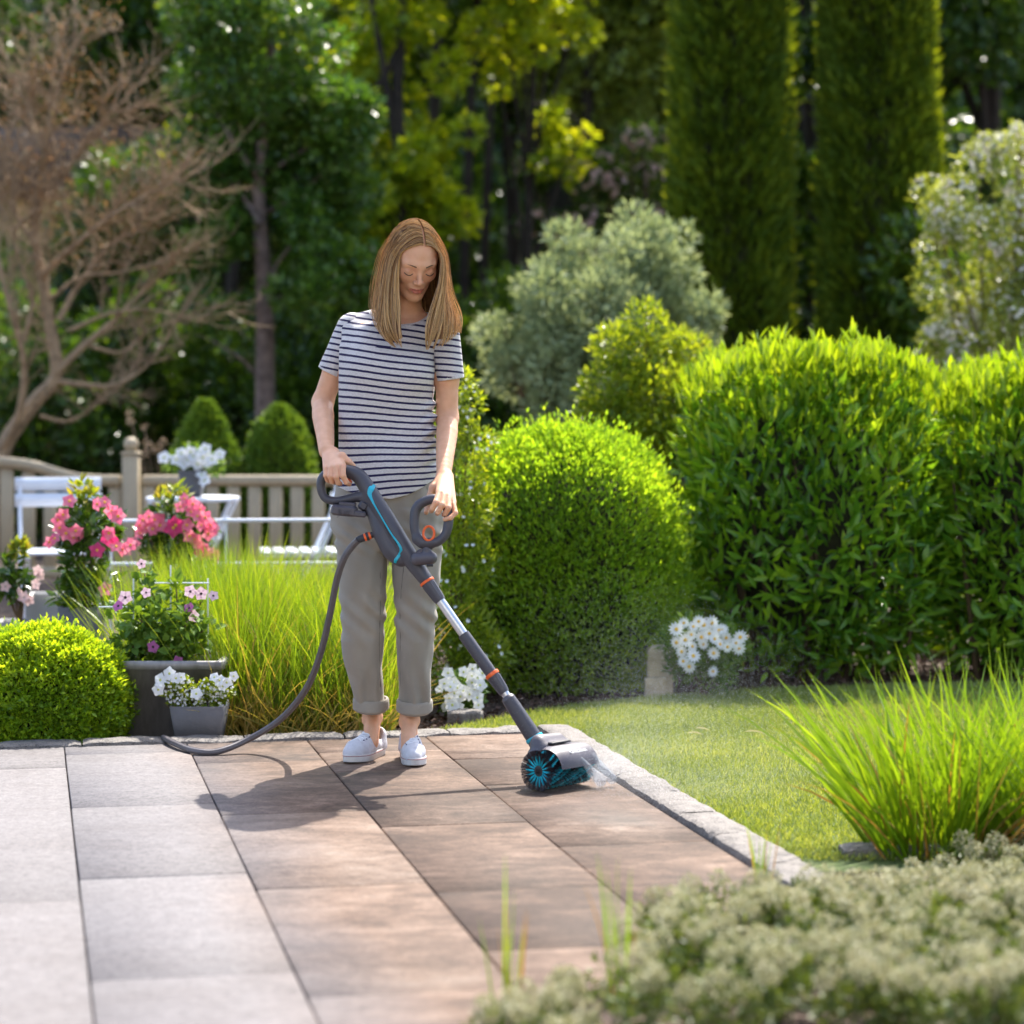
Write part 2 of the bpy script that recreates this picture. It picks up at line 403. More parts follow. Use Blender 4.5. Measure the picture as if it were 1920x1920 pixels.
# granite kerb of rough stones
m_gran, nt, b = newmat('granite')
tc = node(nt, 'ShaderNodeTexCoord')
def granite(nt, b, tc, k=1.0):
    def nz(s, d=3):
        n = node(nt, 'ShaderNodeTexNoise'); n.inputs['Scale'].default_value = s; n.inputs['Detail'].default_value = d
        nt.links.new(tc.outputs['Object'], n.inputs['Vector']); return n.outputs['Fac']
    cr = node(nt, 'ShaderNodeValToRGB'); el = cr.color_ramp.elements
    el[0].position = 0.36; el[0].color = (0.03*k, 0.027*k, 0.025*k, 1); el[1].position = 0.62; el[1].color = (0.20*k, 0.18*k, 0.165*k, 1)
    e = el.new(0.46); e.color = (0.145*k, 0.13*k, 0.12*k, 1)
    ad = node(nt, 'ShaderNodeMath', operation='MULTIPLY_ADD'); ad.inputs[1].default_value = 0.55
    m2 = node(nt, 'ShaderNodeMath', operation='MULTIPLY'); m2.inputs[1].default_value = 0.45
    nt.links.new(nz(210, 2), ad.inputs[0]); nt.links.new(nz(24, 5), m2.inputs[0]); nt.links.new(m2.outputs[0], ad.inputs[2])
    nt.links.new(ad.outputs[0], cr.inputs['Fac']); nt.links.new(cr.outputs['Color'], b.inputs['Base Color'])
    bp = node(nt, 'ShaderNodeBump'); bp.inputs['Strength'].default_value = 0.9; bp.inputs['Distance'].default_value = 0.008
    nt.links.new(nz(75, 5), bp.inputs['Height']); nt.links.new(bp.outputs['Normal'], b.inputs['Normal'])
    b.inputs['Roughness'].default_value = 0.75
granite(nt, b, tc)
def rough_stone(mb, f, l, w, h, seed):
    """f maps local (x along, y across, z up) to world; a subdivided rounded block"""
    nx, ny = max(6, int(l/0.02)), 7
    Vt = []; 
    prof = [(-0.5, -0.06), (-0.5, 0.55), (-0.46, 0.86), (-0.36, 0.98), (-0.12, 1.0), (0.12, 1.0), (0.36, 0.98), (0.46, 0.86), (0.5, 0.55), (0.5, -0.06)]
    for i in range(nx+1):
        x = -l/2+l*i/nx; e = 1.0 if 0 < i < nx else 0.90
        for (py, pz) in prof:
            Vt.append((x, py*w*e, pz*h*(e if pz > 0.5 else 1)))
    Vt = np.array(Vt); d = vnoise(Vt+seed, 38, seed)*0.0035+vnoise(Vt+seed, 12, seed+5)*0.004
    Vt[:, 2] += d*(Vt[:, 2] > 0.3*h); Vt[:, 1] += vnoise(Vt+9, 22, seed+2)*0.004; Vt[:, 0] += vnoise(Vt+3, 20, seed+3)*0.003
    n = len(prof); Fc = [[i*n+k, (i+1)*n+k, (i+1)*n+k+1, i*n+k+1] for i in range(nx) for k in range(n-1)]
    Fc += [list(range(n)), [nx*n+k for k in range(n)][::-1]]
    mb.add([f(v) for v in Vt], Fc)
kb = MB()
t = T_EDGE+0.12; k = 0
while t > 3.7:                     # stones down the right-hand side
    l = random.uniform(0.26, 0.42)
    rough_stone(kb, lambda v, t=t, l=l: ST(S_EDGE+0.068+v[1]*1.0, t-l/2+v[0], -0.035+v[2]), l-0.006, 0.125, 0.05, k); t -= l; k += 1
s = S_EDGE-0.003
while s > -1.55:                   # stones along the far side
    l = random.uniform(0.22, 0.36)
    rough_stone(kb, lambda v, s=s, l=l: ST(s-l/2+v[0], T_EDGE+0.062+v[1], -0.035+v[2]), l-0.006, 0.112, 0.047, k+50); s -= l; k += 1
tag(kb.build('kerb', m_gran, smooth=True), kind='structure')
kb = MB()
for i, (x, y, l) in enumerate([(0.98, 5.93, 0.30), (1.30, 5.955, 0.31), (1.63, 5.93, 0.30), (1.96, 5.92, 0.3)]):
    rough_stone(kb, lambda v, x=x, y=y: (x+v[0], y+v[1], -0.045+v[2]), l, 0.10, 0.055, i+90)
tag(kb.build('lawn_kerb', m_gran, smooth=True), kind='structure')

# lawn
far = [(-0.34, 8.00), (-0.2, 8.3), (0.1, 8.75), (0.5, 9.12), (1.0, 9.42), (1.8, 9.6), (3.2, 9.75), (4.6, 9.9)]
near = [ST(S_EDGE+0.10, t, 0)[:2] for t in (7.9, 7.2, 6.5, 5.9)]
poly = [(-0.36, 7.93), ST(S_EDGE+0.12, T_EDGE+0.12)[:2]]+near[1:]+[(0.62, 5.72), (2.1, 5.8), (3.2, 5.9), (4.6, 6.0)]+far[::-1]
m_turf = plain('turf', (0.09, 0.13, 0.035), 0.9, var=0.35, scale=18, bump=0.5, bscale=90)
tag(link('lawn', mesh_np('lawn', [(x, y, -0.022) for x, y in poly], [list(range(len(poly)))], m_turf)), kind='structure')
m_grass = leafmat('grass_blades', [(0.075, 0.125, 0.022), (0.15, 0.22, 0.045), (0.24, 0.31, 0.085), (0.36, 0.41, 0.17)], 0.35, 0.35, 0.5, clump=1.5)
def inpoly(x, y, pl):
    c = np.zeros(len(x), bool); j = len(pl)-1
    for i in range(len(pl)):
        xi, yi = pl[i]; xj, yj = pl[j]
        c ^= ((yi > y) != (yj > y)) & (x < (xj-xi)*(y-yi)/(yj-yi+1e-12)+xi); j = i
    return c
N = 330000
gx = rng.uniform(-0.4, 3.4, N); gy = rng.uniform(5.85, 9.9, N); kk = inpoly(gx, gy, poly) & (gx/gy < 0.245); gx, gy = gx[kk], gy[kk]; N = len(gx)
pos = np.stack([gx, gy, np.full(N, -0.022)], 1); d = unit(rnd_dirs(N)*0.65+np.array([[0, 0, 0.8]]))
d[:, 2] = np.abs(d[:, 2])
V, q = leaf_arrays(pos, d, rnd_dirs(N), rng.uniform(0.012, 0.032, N), 0.0032, 'diamond', 0, 0.1)
tag(leaf_obj('lawn_grass', [(V, q)], m_grass), kind='stuff')
# fallen petals and specks on the lawn
m_petalw = leafmat('petal_white', [(0.72, 0.74, 0.78), (0.82, 0.84, 0.86)], 0.25, 0.6, 0.2, (1, 1, 1))
m_dryleaf = leafmat('dry_leaf', [(0.45, 0.38, 0.16), (0.55, 0.5, 0.28)], 0.2, 0.6, 0.3, (1, 1, 1))
for i, (px, py, lab) in enumerate([(1303, 1367, 'pale fallen leaf lying on the lawn, upper one of the three'), (1395, 1373, 'curled cream leaf lying on the lawn, widest of the three'), (1288, 1376, 'small dull fallen leaf on the lawn close to the kerb corner')]):
    g = G(px, py, 0.01); a = np.array([[g.x, g.y, 0.012]])
    tag(leaf_obj('fallen_leaf', [leaf_arrays(a, np.array([[1, 0.25*(i-1), 0.12]]), np.array([[0, 0.2, 1.0]]), 0.055 if i != 1 else 0.075, 0.03, 'leaf', 0.25, 0.2)], m_dryleaf), lab, 'leaf', 'leaves fallen on the lawn')
# crumbs of bark mulch on the bed
N = 26000; gx = rng.uniform(-2.4, 3.2, N); gy = rng.uniform(7.9, 11.0, N); kk = ~inpoly(gx, gy, poly); gx, gy = gx[kk], gy[kk]; N = len(gx)
m_bark = leafmat('bark_chips', [(0.045, 0.025, 0.018), (0.09, 0.055, 0.042), (0.17, 0.115, 0.095)], 0.0, 0.9, 0.2)
kk = gy > (7.99-0.0+gx*sa)/ca; gx, gy = gx[kk], gy[kk]; N = len(gx)
tag(leaf_obj('bark_mulch', [leaf_arrays(np.stack([gx, gy, rng.uniform(-0.045, -0.03, N)], 1), unit(rnd_dirs(N)*np.array([[1, 1, 0.3]])), rnd_dirs(N)+np.array([[0, 0, 1.]]), rng.uniform(0.012, 0.04, N), rng.uniform(0.008, 0.018, N), 'diamond', 0, 0.5)], m_bark), kind='stuff')

# ------------------------------------------------------------------ foliage materials
m_box = leafmat('boxwood_leaf', [(0.09, 0.19, 0.015), (0.18, 0.33, 0.02), (0.32, 0.48, 0.03), (0.42, 0.56, 0.05)], 0.5, 0.38, 0.5, (2.3, 1.75, 0.5))
m_dome = leafmat('clipped_leaf', [(0.10, 0.20, 0.025), (0.18, 0.32, 0.03), (0.26, 0.40, 0.032), (0.34, 0.47, 0.045)], 0.5, 0.42, 0.4, (1.95, 1.75, 0.5))
m_laurel = leafmat('laurel_leaf', [(0.04, 0.12, 0.016), (0.085, 0.21, 0.022), (0.17, 0.33, 0.028), (0.27, 0.42, 0.035)], 0.4, 0.25, 0.5, (2.6, 2.0, 0.45))
m_lime = leafmat('lime_leaf', [(0.08, 0.15, 0.02), (0.19, 0.28, 0.025), (0.33, 0.42, 0.035)], 0.45, 0.35, 0.5, (2.0, 1.6, 0.5))
m_silver = leafmat('silver_leaf', [(0.17, 0.23, 0.12), (0.29, 0.36, 0.19), (0.45, 0.52, 0.31)], 0.35, 0.6, 0.3, (1.3, 1.2, 0.8))
m_thuja = leafmat('thuja_leaf', [(0.045, 0.09, 0.010), (0.10, 0.165, 0.014), (0.20, 0.27, 0.02)], 0.35, 0.6, 0.2, (2.4, 1.8, 0.4))
m_wood_leaf = leafmat('woodland_leaf', [(0.022, 0.055, 0.010), (0.05, 0.11, 0.015), (0.11, 0.19, 0.02)], 0.38, 0.28, 0.5, (2.2, 1.9, 0.5))
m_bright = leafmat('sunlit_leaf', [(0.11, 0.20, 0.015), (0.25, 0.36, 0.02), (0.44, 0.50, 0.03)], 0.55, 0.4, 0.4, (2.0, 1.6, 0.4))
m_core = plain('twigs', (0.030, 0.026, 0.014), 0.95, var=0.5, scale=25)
m_twig = plain('brown_branches', (0.10, 0.065, 0.035), 0.9, var=0.3, scale=20)

def shrub(name, label, cat, c, rad, n, L, W, mat, group=None, core=0.86, **kw):
    root = empty(name, (c[0], c[1], -0.03), label, cat, group)
    leaf_obj('foliage', [shell_leaves(c, rad, n, L, W, **kw)], mat, root)
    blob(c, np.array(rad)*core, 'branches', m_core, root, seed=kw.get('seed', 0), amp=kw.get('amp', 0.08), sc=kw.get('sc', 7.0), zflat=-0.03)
    return root

# boxwood ball beside the zinc trough (two swells)
root = empty('boxwood_shrub', (-1.60, 8.0, -0.03), 'bright green clipped boxwood ball beside the zinc trough', 'shrub')
leaf_obj('foliage', [shell_leaves((-1.60, 8.0, 0.105), (0.295, 0.215, 0.265), 33000, 0.021, 0.0105, depth=0.16, seed=3, amp=0.07, sc=6, up=0.45, zmin=-0.02, sprig=0.10),
                     shell_leaves((-1.90, 8.14, 0.14), (0.20, 0.21, 0.24), 16000, 0.021, 0.0105, depth=0.16, seed=8, amp=0.08, sc=6, up=0.45, zmin=-0.02, sprig=0.12)], m_box, root)
bb = MB()
for _ in range(46):
    a = random.uniform(0, 6.28); e = random.uniform(0.1, 1.2); r = 0.2
    c0 = Vector((-1.60+0.03*math.cos(a), 8.0, -0.04)); c1 = c0+Vector((math.cos(a)*math.cos(e), math.sin(a)*math.cos(e), math.sin(e)*1.2+0.15))*r
    bb.tube([c0, (c0+c1)/2+Vector((random.uniform(-.02, .02), 0, 0)), c1], [0.005, 0.003, 0.0015], 4)
bb.build('branches', m_twig, root)
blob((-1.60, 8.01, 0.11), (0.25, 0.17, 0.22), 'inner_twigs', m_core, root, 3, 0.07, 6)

# big clipped dome behind the brush
shrub('clipped_shrub', 'large rounded clipped evergreen dome behind the cleaning brush', 'shrub', (0.215, 9.68, 0.42), (0.485, 0.46, 0.60), 60000, 0.026, 0.012, m_dome,
      depth=0.14, seed=21, amp=0.05, sc=5, up=0.8, zmin=-0.03, sprig=0.13, power=2.45, rand=0.8)

m_young = leafmat('young_laurel_leaf', [(0.11, 0.21, 0.015), (0.20, 0.33, 0.02), (0.33, 0.45, 0.03)], 0.48, 0.3, 0.5, (1.8, 1.5, .4))
# laurel hedge: two big shrubs
def laurel(label, c, rad, n, seed):
    root = empty('laurel_shrub', (c[0], c[1], -0.03), label, 'shrub', 'laurel hedge along the lawn')
    a = shell_leaves(c, rad, n, 0.088, 0.026, depth=0.30, seed=seed, amp=0.13, sc=3.8, up=0.75, zmin=0.0, kind='leaf', fold=0.15, out=0.7, rand=0.85, sprig=0.04, power=3.2, bend=0.22)
    # upright young shoots on the top
    k = 1500; px_ = c[0]+rng.uniform(-1, 1, k)*rad[0]*0.97; py_ = c[1]+rng.uniform(-1, 1, k)*rad[1]*0.95
    z = c[2]+rad[2]*(0.98-0.20*np.abs((px_-c[0])/rad[0])**4+0.07*vnoise(np.stack([px_, py_, px_*0], 1), 5, seed))+rng.uniform(-0.05, 0.03, k)
    top = leaf_arrays(np.stack([px_, py_, z], 1), rnd_dirs(k)*0.42+np.array([[0, 0, 1.0]]), rnd_dirs(k), rng.uniform(0.06, 0.10, k), 0.021, 'leaf', 0.05, 0.2)
    leaf_obj('foliage', [a], m_laurel, root)
    y2 = shell_leaves((c[0], c[1], c[2]+.01), (rad[0], rad[1], rad[2]*1.01), 3800, 0.075, 0.022, depth=0.16, seed=seed, amp=0.13, sc=3.8, up=1.6, zmin=c[2]+rad[2]*.42, kind='leaf', fold=0.15, out=0.5, rand=0.7, sprig=0.05, power=3.2, bend=0.1)
    k = 60; sx_ = c[0]+rng.uniform(-1, 1, k)*rad[0]*.92; sy_ = c[1]-rng.uniform(-.2, 1, k)*rad[1]*.8; sz_ = c[2]+rad[2]*(.92-.2*np.abs((sx_-c[0])/rad[0])**4)
    i_ = np.repeat(np.arange(k), 7); hh = rng.uniform(0, .17, len(i_))*rng.uniform(.4, 1.1, k)[i_]
    shoots = leaf_arrays(np.stack([sx_[i_], sy_[i_], sz_[i_]+hh], 1), rnd_dirs(len(i_))*.5+np.array([[0, 0, .9]]), rnd_dirs(len(i_)), rng.uniform(.05, .085, len(i_)), .019, 'leaf', .1, .2)
    leaf_obj('young_leaves', [y2, top, shoots], m_young, root)
    k = MB()
    for _ in range(40):
        a0 = Vector((c[0]+random.uniform(-.8, .8)*rad[0], c[1]+random.uniform(-.6, .6)*rad[1], -0.04))
        k.tube([a0, a0+Vector((random.uniform(-.1, .1), 0, .4)), a0+Vector((random.uniform(-.2, .2), random.uniform(-.1, .1), rad[2]*1.4))], [0.012, 0.01, 0.004], 5)
    k.build('branches', m_twig, root)
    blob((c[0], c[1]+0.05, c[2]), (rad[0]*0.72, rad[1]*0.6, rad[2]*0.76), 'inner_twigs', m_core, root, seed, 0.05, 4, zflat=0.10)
laurel('glossy laurel hedge shrub with lime young shoots, next to the clipped dome', (1.27, 10.16, 0.60), (0.545, 0.52, 0.70), 8200, 31)
laurel('glossy laurel hedge shrub at the frame edge, behind the tall grass clump', (2.34, 10.18, 0.58), (0.525, 0.52, 0.67), 7600, 37)

# lime green leafy shrub between dome and laurel
def open_shrub(name, label, clumps, n, L, W, mat, base, group=None, stems=10, cat='shrub', kind='diamond', spread=0.4, up=0.35, flowers=None, corek=0.0, sr=0.008):
    root = empty(name, base, label, cat, group)
    leaf_obj('foliage', [crown(clumps, n, L, W, spread, up, kind)], mat, root)
    mb = MB()
    for i in range(stems):
        c, r = clumps[int(i*len(clumps)/stems) % len(clumps)]
        c = Vector(c); b0 = Vector(base); mid = b0.lerp(c, 0.5)+Vector((random.uniform(-.06, .06), random.uniform(-.06, .06), 0.05))
        mb.tube(catmull([b0+Vector((random.uniform(-.03, .03), random.uniform(-.03, .03), 0)), mid, c], 4), [sr*(1-0.08*j) for j in range(9)], 5)
    mb.build('stems', m_twig, root)
    if flowers: 
        cnt, r, pet, fm, wid = flowers
        C = np.array([list(c) for c, r_ in clumps]); Rr = np.array([r_ for c, r_ in clumps])
        idx = rng.integers(0, len(C), cnt); D = unit(rnd_dirs(cnt)+np.array([[0, -0.7, 0.5]]))
        if cnt > 100: tag(leaf_obj('flowers', [flower_heads(C[idx]+D*Rr[idx][:, None]*0.98, D, r, pet, wid)], fm, root), kind='stuff')
        else:
            V_, Q_ = flower_heads(np.zeros((1, 3)), np.array([[0, 0, 1.0]]), r, pet, wid); fme = mesh_np('small_flower', V_, Q_, fm, True)
            for q_, d_ in zip(C[idx]+D*Rr[idx][:, None]*0.98, D):
                o = bpy.data.objects.new('flower', fme); COL.objects.link(o); o.parent = root; o.location = Vector(q_)-root.location; o.rotation_euler = Vector(d_).to_track_quat('Z', 'Y').to_euler()
    return root
def pc(px, py, Y, r): return (P(px, py, Y), r)
cl = [pc(1210, 605, 10.9, .10), pc(1190, 670, 10.9, .17), pc(1150, 650, 10.8, .10), pc(1260, 680, 11.0, .17), pc(1295, 665, 10.9, .09), pc(1150, 740, 10.8, .17), pc(1230, 760, 10.8, .22), pc(1300, 770, 10.8, .20), pc(1180, 840, 10.8, .20), pc(1255, 860, 10.7, .24), pc(1300, 940, 10.6, .2), pc(1120, 790, 10.8, .10)]
root = open_shrub('leafy_shrub', 'loose lime green shrub rising between the clipped dome and the laurel', cl, 9000, 0.046, 0.02, m_lime, (0.66, 10.8, -0.04), stems=16)
# shrub with small white flowers right beside the woman's arm
cl = [pc(860, 720, 9.3, .07), pc(880, 760, 9.3, .06), pc(850, 800, 9.3, .09), pc(890, 840, 9.3, .09), pc(860, 900, 9.25, .12), pc(870, 960, 9.2, .13), pc(845, 1010, 9.2, .13), pc(880, 1060, 9.15, .11), pc(850, 1120, 9.15, .13), pc(870, 1180, 9.1, .12), pc(900, 1230, 9.1, .12), pc(850, 1240, 9.1, .12), pc(835, 960, 9.3, .1)]
open_shrub('flowering_shrub', 'narrow green shrub with tiny white flowers right of the woman', cl, 7000, 0.032, 0.012, m_lime, (-0.2, 9.25, -0.04), stems=14, flowers=(90, 0.010, 5, m_petalw, 0.8))

# silver leaved tree
cl = [pc(1180, 500, 14.2, .34), pc(1120, 560, 14.1, .32), pc(1250, 560, 14.2, .34), pc(1060, 600, 14.0, .28), pc(1160, 640, 13.9, .36), pc(1270, 640, 14.1, .28), pc(975, 650, 14.0, .22), pc(1040, 680, 13.9, .3), pc(1110, 730, 13.9, .3), pc(1000, 720, 14.0, .2), pc(1210, 700, 14, .3), pc(1300, 600, 14.1, .15), pc(1060, 470, 14.2, .2), pc(1230, 455, 14.2, .18), pc(935, 680, 14, .12), pc(1120, 800, 14, .25), pc(1020, 540, 14.1, .16), pc(1330, 595, 14, .07)]
cl2 = []
for c, r in cl:
    cl2 += subclumps(c, (r, r, r), 9, r*0.42, 0.55)
root = open_shrub('silver_tree', 'silver grey leaved weeping tree left of the dark thuja columns', cl2, 26000, 0.062, 0.02, m_silver, (0.55, 14.1, -0.04), stems=26, cat='tree', sr=0.03)

# thuja columns
def thuja(label, x, y, r, h, n, seed):
    root = empty('thuja_tree', (x, y, -0.04), label, 'tree', 'columnar thujas behind the laurel hedge')
    m = int(n); z = rng.uniform(0.0, 1.0, m)**0.9*h; th = rng.uniform(0, 2*np.pi, m)
    prof = np.interp(z/h, [0, .12, .5, .75, .92, 1.0], [.86, .98, 1.0, .93, .55, .03])
    q = np.stack([np.cos(th)*1.0, np.sin(th)*1.0, z*1.2], 1)
    rr = r*prof*(1+0.07*vnoise(q, 3.2, seed)+0.13*vnoise(q*np.array([[1, 1, .45]]), 13, seed+1))*(1-0.2*rng.uniform(0, 1, m)**2)
    pos = np.stack([x+rr*np.cos(th), y+rr*np.sin(th), z], 1)
    D = np.stack([np.cos(th), np.sin(th), np.full(m, 1.5)], 1)
    leaf_obj('foliage', [leaf_arrays(pos, unit(D)+rnd_dirs(m)*0.5, np.stack([-np.sin(th), np.cos(th), th*0], 1)+rnd_dirs(m)*0.7, 0.11*rng.uniform(.6, 1.3, m), 0.034, 'diamond', 0, 0.1)], m_thuja, root)
    mb = MB(); mb.lathe((x, y, -0.04), [(r*.66, 0.2), (r*.84, h*.2), (r*.86, h*.5), (r*.72, h*.75), (r*.35, h*.92), (0.01, h*.98)], 20); mb.build('branches', m_core, root, True)
    mb = MB(); mb.tube([(x, y, -0.1), (x, y, 0.5)], [0.06, 0.05], 8); mb.build('trunk', m_twig, root)
thuja('broad dark green thuja column directly right of the silver tree', 1.58, 17.0, 0.39, 5.6, 36000, 41)
thuja('narrower thuja column pressed against the back of the broad one', 1.82, 17.5, 0.22, 5.2, 18000, 43)
thuja('dark green thuja column with a sunlit yellow edge, beside the blossoming shrub', 2.645, 17.0, 0.385, 5.8, 36000, 47)

# blossoming shrub by the thujas
cl = []
for px, py, r in [(1800, 360, .22), (1870, 400, .3), (1900, 480, .35), (1810, 460, .25), (1830, 560, .3), (1900, 620, .35), (1780, 600, .2), (1760, 660, .18), (1850, 690, .3), (1930, 330, .25), (1780, 420, .14), (1960, 560, .35), (1850, 300, .12), (1900, 270, .12), (1990, 420, .3), (1790, 710, .25), (1870, 760, .35)]:
    cl += subclumps(P(px, py, 14.2), (r, r, r), 6, r*.45, 0.5)
m_blossom = leafmat('blossom', [(0.70, 0.64, 0.52), (0.80, 0.78, 0.68), (0.70, 0.54, 0.46)], 0.25, 0.5, 0.3, (1, 1, 1))
m_olive = leafmat('olive_leaf', [(0.09, 0.14, 0.03), (0.21, 0.28, 0.04), (0.33, 0.42, 0.10), (0.16, 0.20, 0.05)], 0.35, 0.3, 0.5)
root = open_shrub('blossom_shrub', 'tall shrub full of small white and pink blossoms right of the thujas', cl, 17000, 0.042, 0.02, m_olive, (3.05, 14.2, -0.04), stems=24, flowers=(2600, 0.016, 5, m_blossom, 0.9), sr=0.014)

# unseen white house front, added behind the camera to bounce sunlight onto the woman
fill_house = empty('house', (0, -2.6, -.05), 'unseen white house front added behind the camera to reflect fill light', 'house')
m_render = plain('white_render', (0.78, 0.74, 0.67), .9, var=.03, bump=.2, bscale=80); m_pane = plain('window_glass', (.04, .05, .06), .08); m_frame = plain('white_frame', (.8, .8, .78), .4)
mb = MB(); mb.box((0, -3.0, 2.9), (13, .5, 5.9))
mb.build('wall', m_render, fill_house)
mb = MB(); mb.add([(-7, -2.2, 5.8), (7, -2.2, 5.8), (7, -7.0, 8.6), (-7, -7.0, 8.6), (-7, -2.2, 5.95), (7, -2.2, 5.95), (7, -7.0, 8.8), (-7, -7.0, 8.8)], [[0, 3, 2, 1], [4, 5, 6, 7], [0, 1, 5, 4], [1, 2, 6, 5], [2, 3, 7, 6], [3, 0, 4, 7]]); mb.build('roof', m_roof0 if False else plain('house_roof', (.16, .09, .07), .85, var=.25), fill_house)
for x_, z_, w_, h_ in ((-4.2, 1.5, 1.2, 1.2), (4.2, 1.5, 1.2, 1.2), (-4.2, 4.2, 1.2, 1.2), (0, 4.2, 1.2, 1.2), (4.2, 4.2, 1.2, 1.2)):
    mb = MB(); mb.box((x_, -2.735, z_), (w_, .03, h_), bev=.01); f_ = mb.build('window', m_frame, fill_house)
    mb = MB(); mb.box((x_, -2.716, z_), (w_-.16, .012, h_-.16)); mb.build('pane', m_pane, f_)
mb = MB(); mb.box((0, -2.735, 1.05), (1.6, .03, 2.1), bev=.01); f_ = mb.build('door', m_frame, fill_house)
for x_ in (-.38, .38): mb = MB(); mb.box((x_, -2.716, 1.15), (.6, .012, 1.7)); mb.build('pane', m_pane, f_)

# ------------------------------------------------------------------ woodland behind
m_trunk = plain('bark', (0.17, 0.125, 0.105), 0.95, var=0.45, scale=14, bump=1.0, bscale=22)
m_trunk_dark = plain('dark_bark', (0.035, 0.026, 0.02), 0.95, var=0.4, scale=9)
def tree(label, x, y, h, crowns, n, L, W, mat, tr=0.10, tm=None, group='trees of the wood behind the garden', limbs=8, z0=1.2, name='tree', sub=7, lean=0.0, kw=None):
    root = empty(name, (x, y, -0.05), label, 'tree', group)
    cl = []
    for (dx, dy, z, r) in crowns: cl += subclumps((x+dx, y+dy, z), (r, r*0.8, r*0.9), sub, r*0.38, 0.5) if mat is not m_bright else subclumps((x+dx, y+dy, z), (r*1.45, r, r*1.3), 15, r*.27, 0.15)
    leaf_obj('crown', [crown(cl, n, L, W, 0.45, 0.1, **(kw or {}))], mat, root)
    mb = MB(); pts = [Vector((x+lean*k/6+random.uniform(-.03, .03), y, -0.1+h*k/6*0.92)) for k in range(7)]
    mb.tube(catmull(pts, 4), [tr*(1-0.75*k/24) for k in range(25)], 9)
    for i in range(limbs):
        cx = crowns[i % len(crowns)]; a = random.uniform(0.35, 0.75); s0 = pts[0].lerp(pts[-1], a); e = Vector((x+cx[0]+random.uniform(-.3, .3), y+cx[1]+random.uniform(-.3, .3), cx[2]))
        mb.tube(catmull([s0, s0.lerp(e, .5)+Vector((0, 0, .12)), e], 4), [tr*.4*(1-0.08*j) for j in range(9)], 6)
    mb.build('trunk', tm or m_trunk_dark, root, True)
    return root
# dense far wood, one mass no one could count
N = 210000
bx = rng.uniform(-13, 12, N); bz = rng.uniform(-0.2, 8.6, N); by = 27.5+rng.uniform(0, 1.8, N)+1.0*np.sin(bx*1.1)+0.8*np.sin(bz*1.7+bx)
by -= 0.9*(vnoise(np.stack([bx, bx*0, bz], 1), 1.3, 5)); kk = (vnoise(np.stack([bx, by, bz], 1), 2.2, 9) > -0.55) & (bz < 6.0+0.7*vnoise(np.stack([bx, bx*0, bx*0], 1), 1.6, 2)) & (np.abs(bx)/by < 0.46)
pos = np.stack([bx, by, bz], 1)[kk]; m = len(pos)
tag(leaf_obj('far_woods', [leaf_arrays(pos, rnd_dirs(m), rnd_dirs(m), 0.17*rng.uniform(.6, 1.3, m), 0.09, 'diamond', 0, 0.2)], m_wood_leaf), kind='stuff')
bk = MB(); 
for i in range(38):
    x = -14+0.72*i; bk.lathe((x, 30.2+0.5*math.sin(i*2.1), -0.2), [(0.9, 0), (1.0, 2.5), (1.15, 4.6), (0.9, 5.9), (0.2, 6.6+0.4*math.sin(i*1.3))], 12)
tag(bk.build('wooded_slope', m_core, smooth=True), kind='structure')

tree('tall dark leafy tree far behind the bare shrub', -3.9, 24, 7.2, [(0, 0, 5.6, 1.5), (-.9, 0, 4.4, 1.2), (.9, 0, 4.6, 1.2), (0, 0, 6.6, 1.0)], 20000, .13, .07, m_wood_leaf, .15)
tree('dark broadleaf tree seen through the wood, above the bistro table', -2.1, 23, 7.0, [(0, 0, 5.6, 1.2), (.6, 0, 4.4, 1.1), (-.8, 0, 4.5, 1.1), (0, 0, 3.2, 1.0)], 20000, .12, .065, m_wood_leaf, .13)
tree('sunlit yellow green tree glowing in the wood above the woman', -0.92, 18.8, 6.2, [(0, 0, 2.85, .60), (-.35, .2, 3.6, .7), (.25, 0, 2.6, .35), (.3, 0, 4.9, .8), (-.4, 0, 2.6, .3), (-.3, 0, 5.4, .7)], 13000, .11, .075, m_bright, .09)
tree('slim dark trunked tree in the gap right of the woman', 0.0, 23.5, 7.1, [(0, 0, 5.2, 1.0), (.5, 0, 4.2, .8), (-.4, 0, 6.2, .8)], 9000, .12, .07, m_wood_leaf, .11)
tree('mid green tree over the silver tree', 0.95, 22.5, 6.8, [(0, 0, 4.6, 1.0), (-.6, 0, 5.6, .9), (.6, 0, 5.4, 1.0), (.1, 0, 3.5, .7)], 13000, .11, .06, m_olive, .11)
tree('dark tree behind the two thuja columns', 2.6, 23, 7.3, [(0, 0, 4.2, 1.3), (-.8, 0, 5.4, 1.2), (.8, 0, 5.6, 1.2), (0, 0, 2.4, 1.1)], 20000, .12, .065, m_wood_leaf, .14)
tree('dark tree at the frame edge behind the blossom shrub', 4.6, 22.5, 7.0, [(0, 0, 4.4, 1.3), (-.8, 0, 3.2, 1.0), (0, 0, 5.8, 1.2), (-.6, 0, 5.0, 1.0)], 18000, .12, .065, m_wood_leaf, .14)
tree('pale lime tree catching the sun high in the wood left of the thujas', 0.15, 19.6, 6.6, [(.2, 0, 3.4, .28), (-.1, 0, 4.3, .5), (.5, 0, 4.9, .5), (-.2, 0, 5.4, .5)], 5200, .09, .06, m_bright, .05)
tree('light green tree catching the sun behind the grey trunk tree', -2.35, 19.8, 6.4, [(0, 0, 3.3, .5), (.5, 0, 4.0, .5), (-.3, 0, 4.6, .5), (.3, 0, 5.3, .5)], 5200, .09, .06, m_bright, .06)
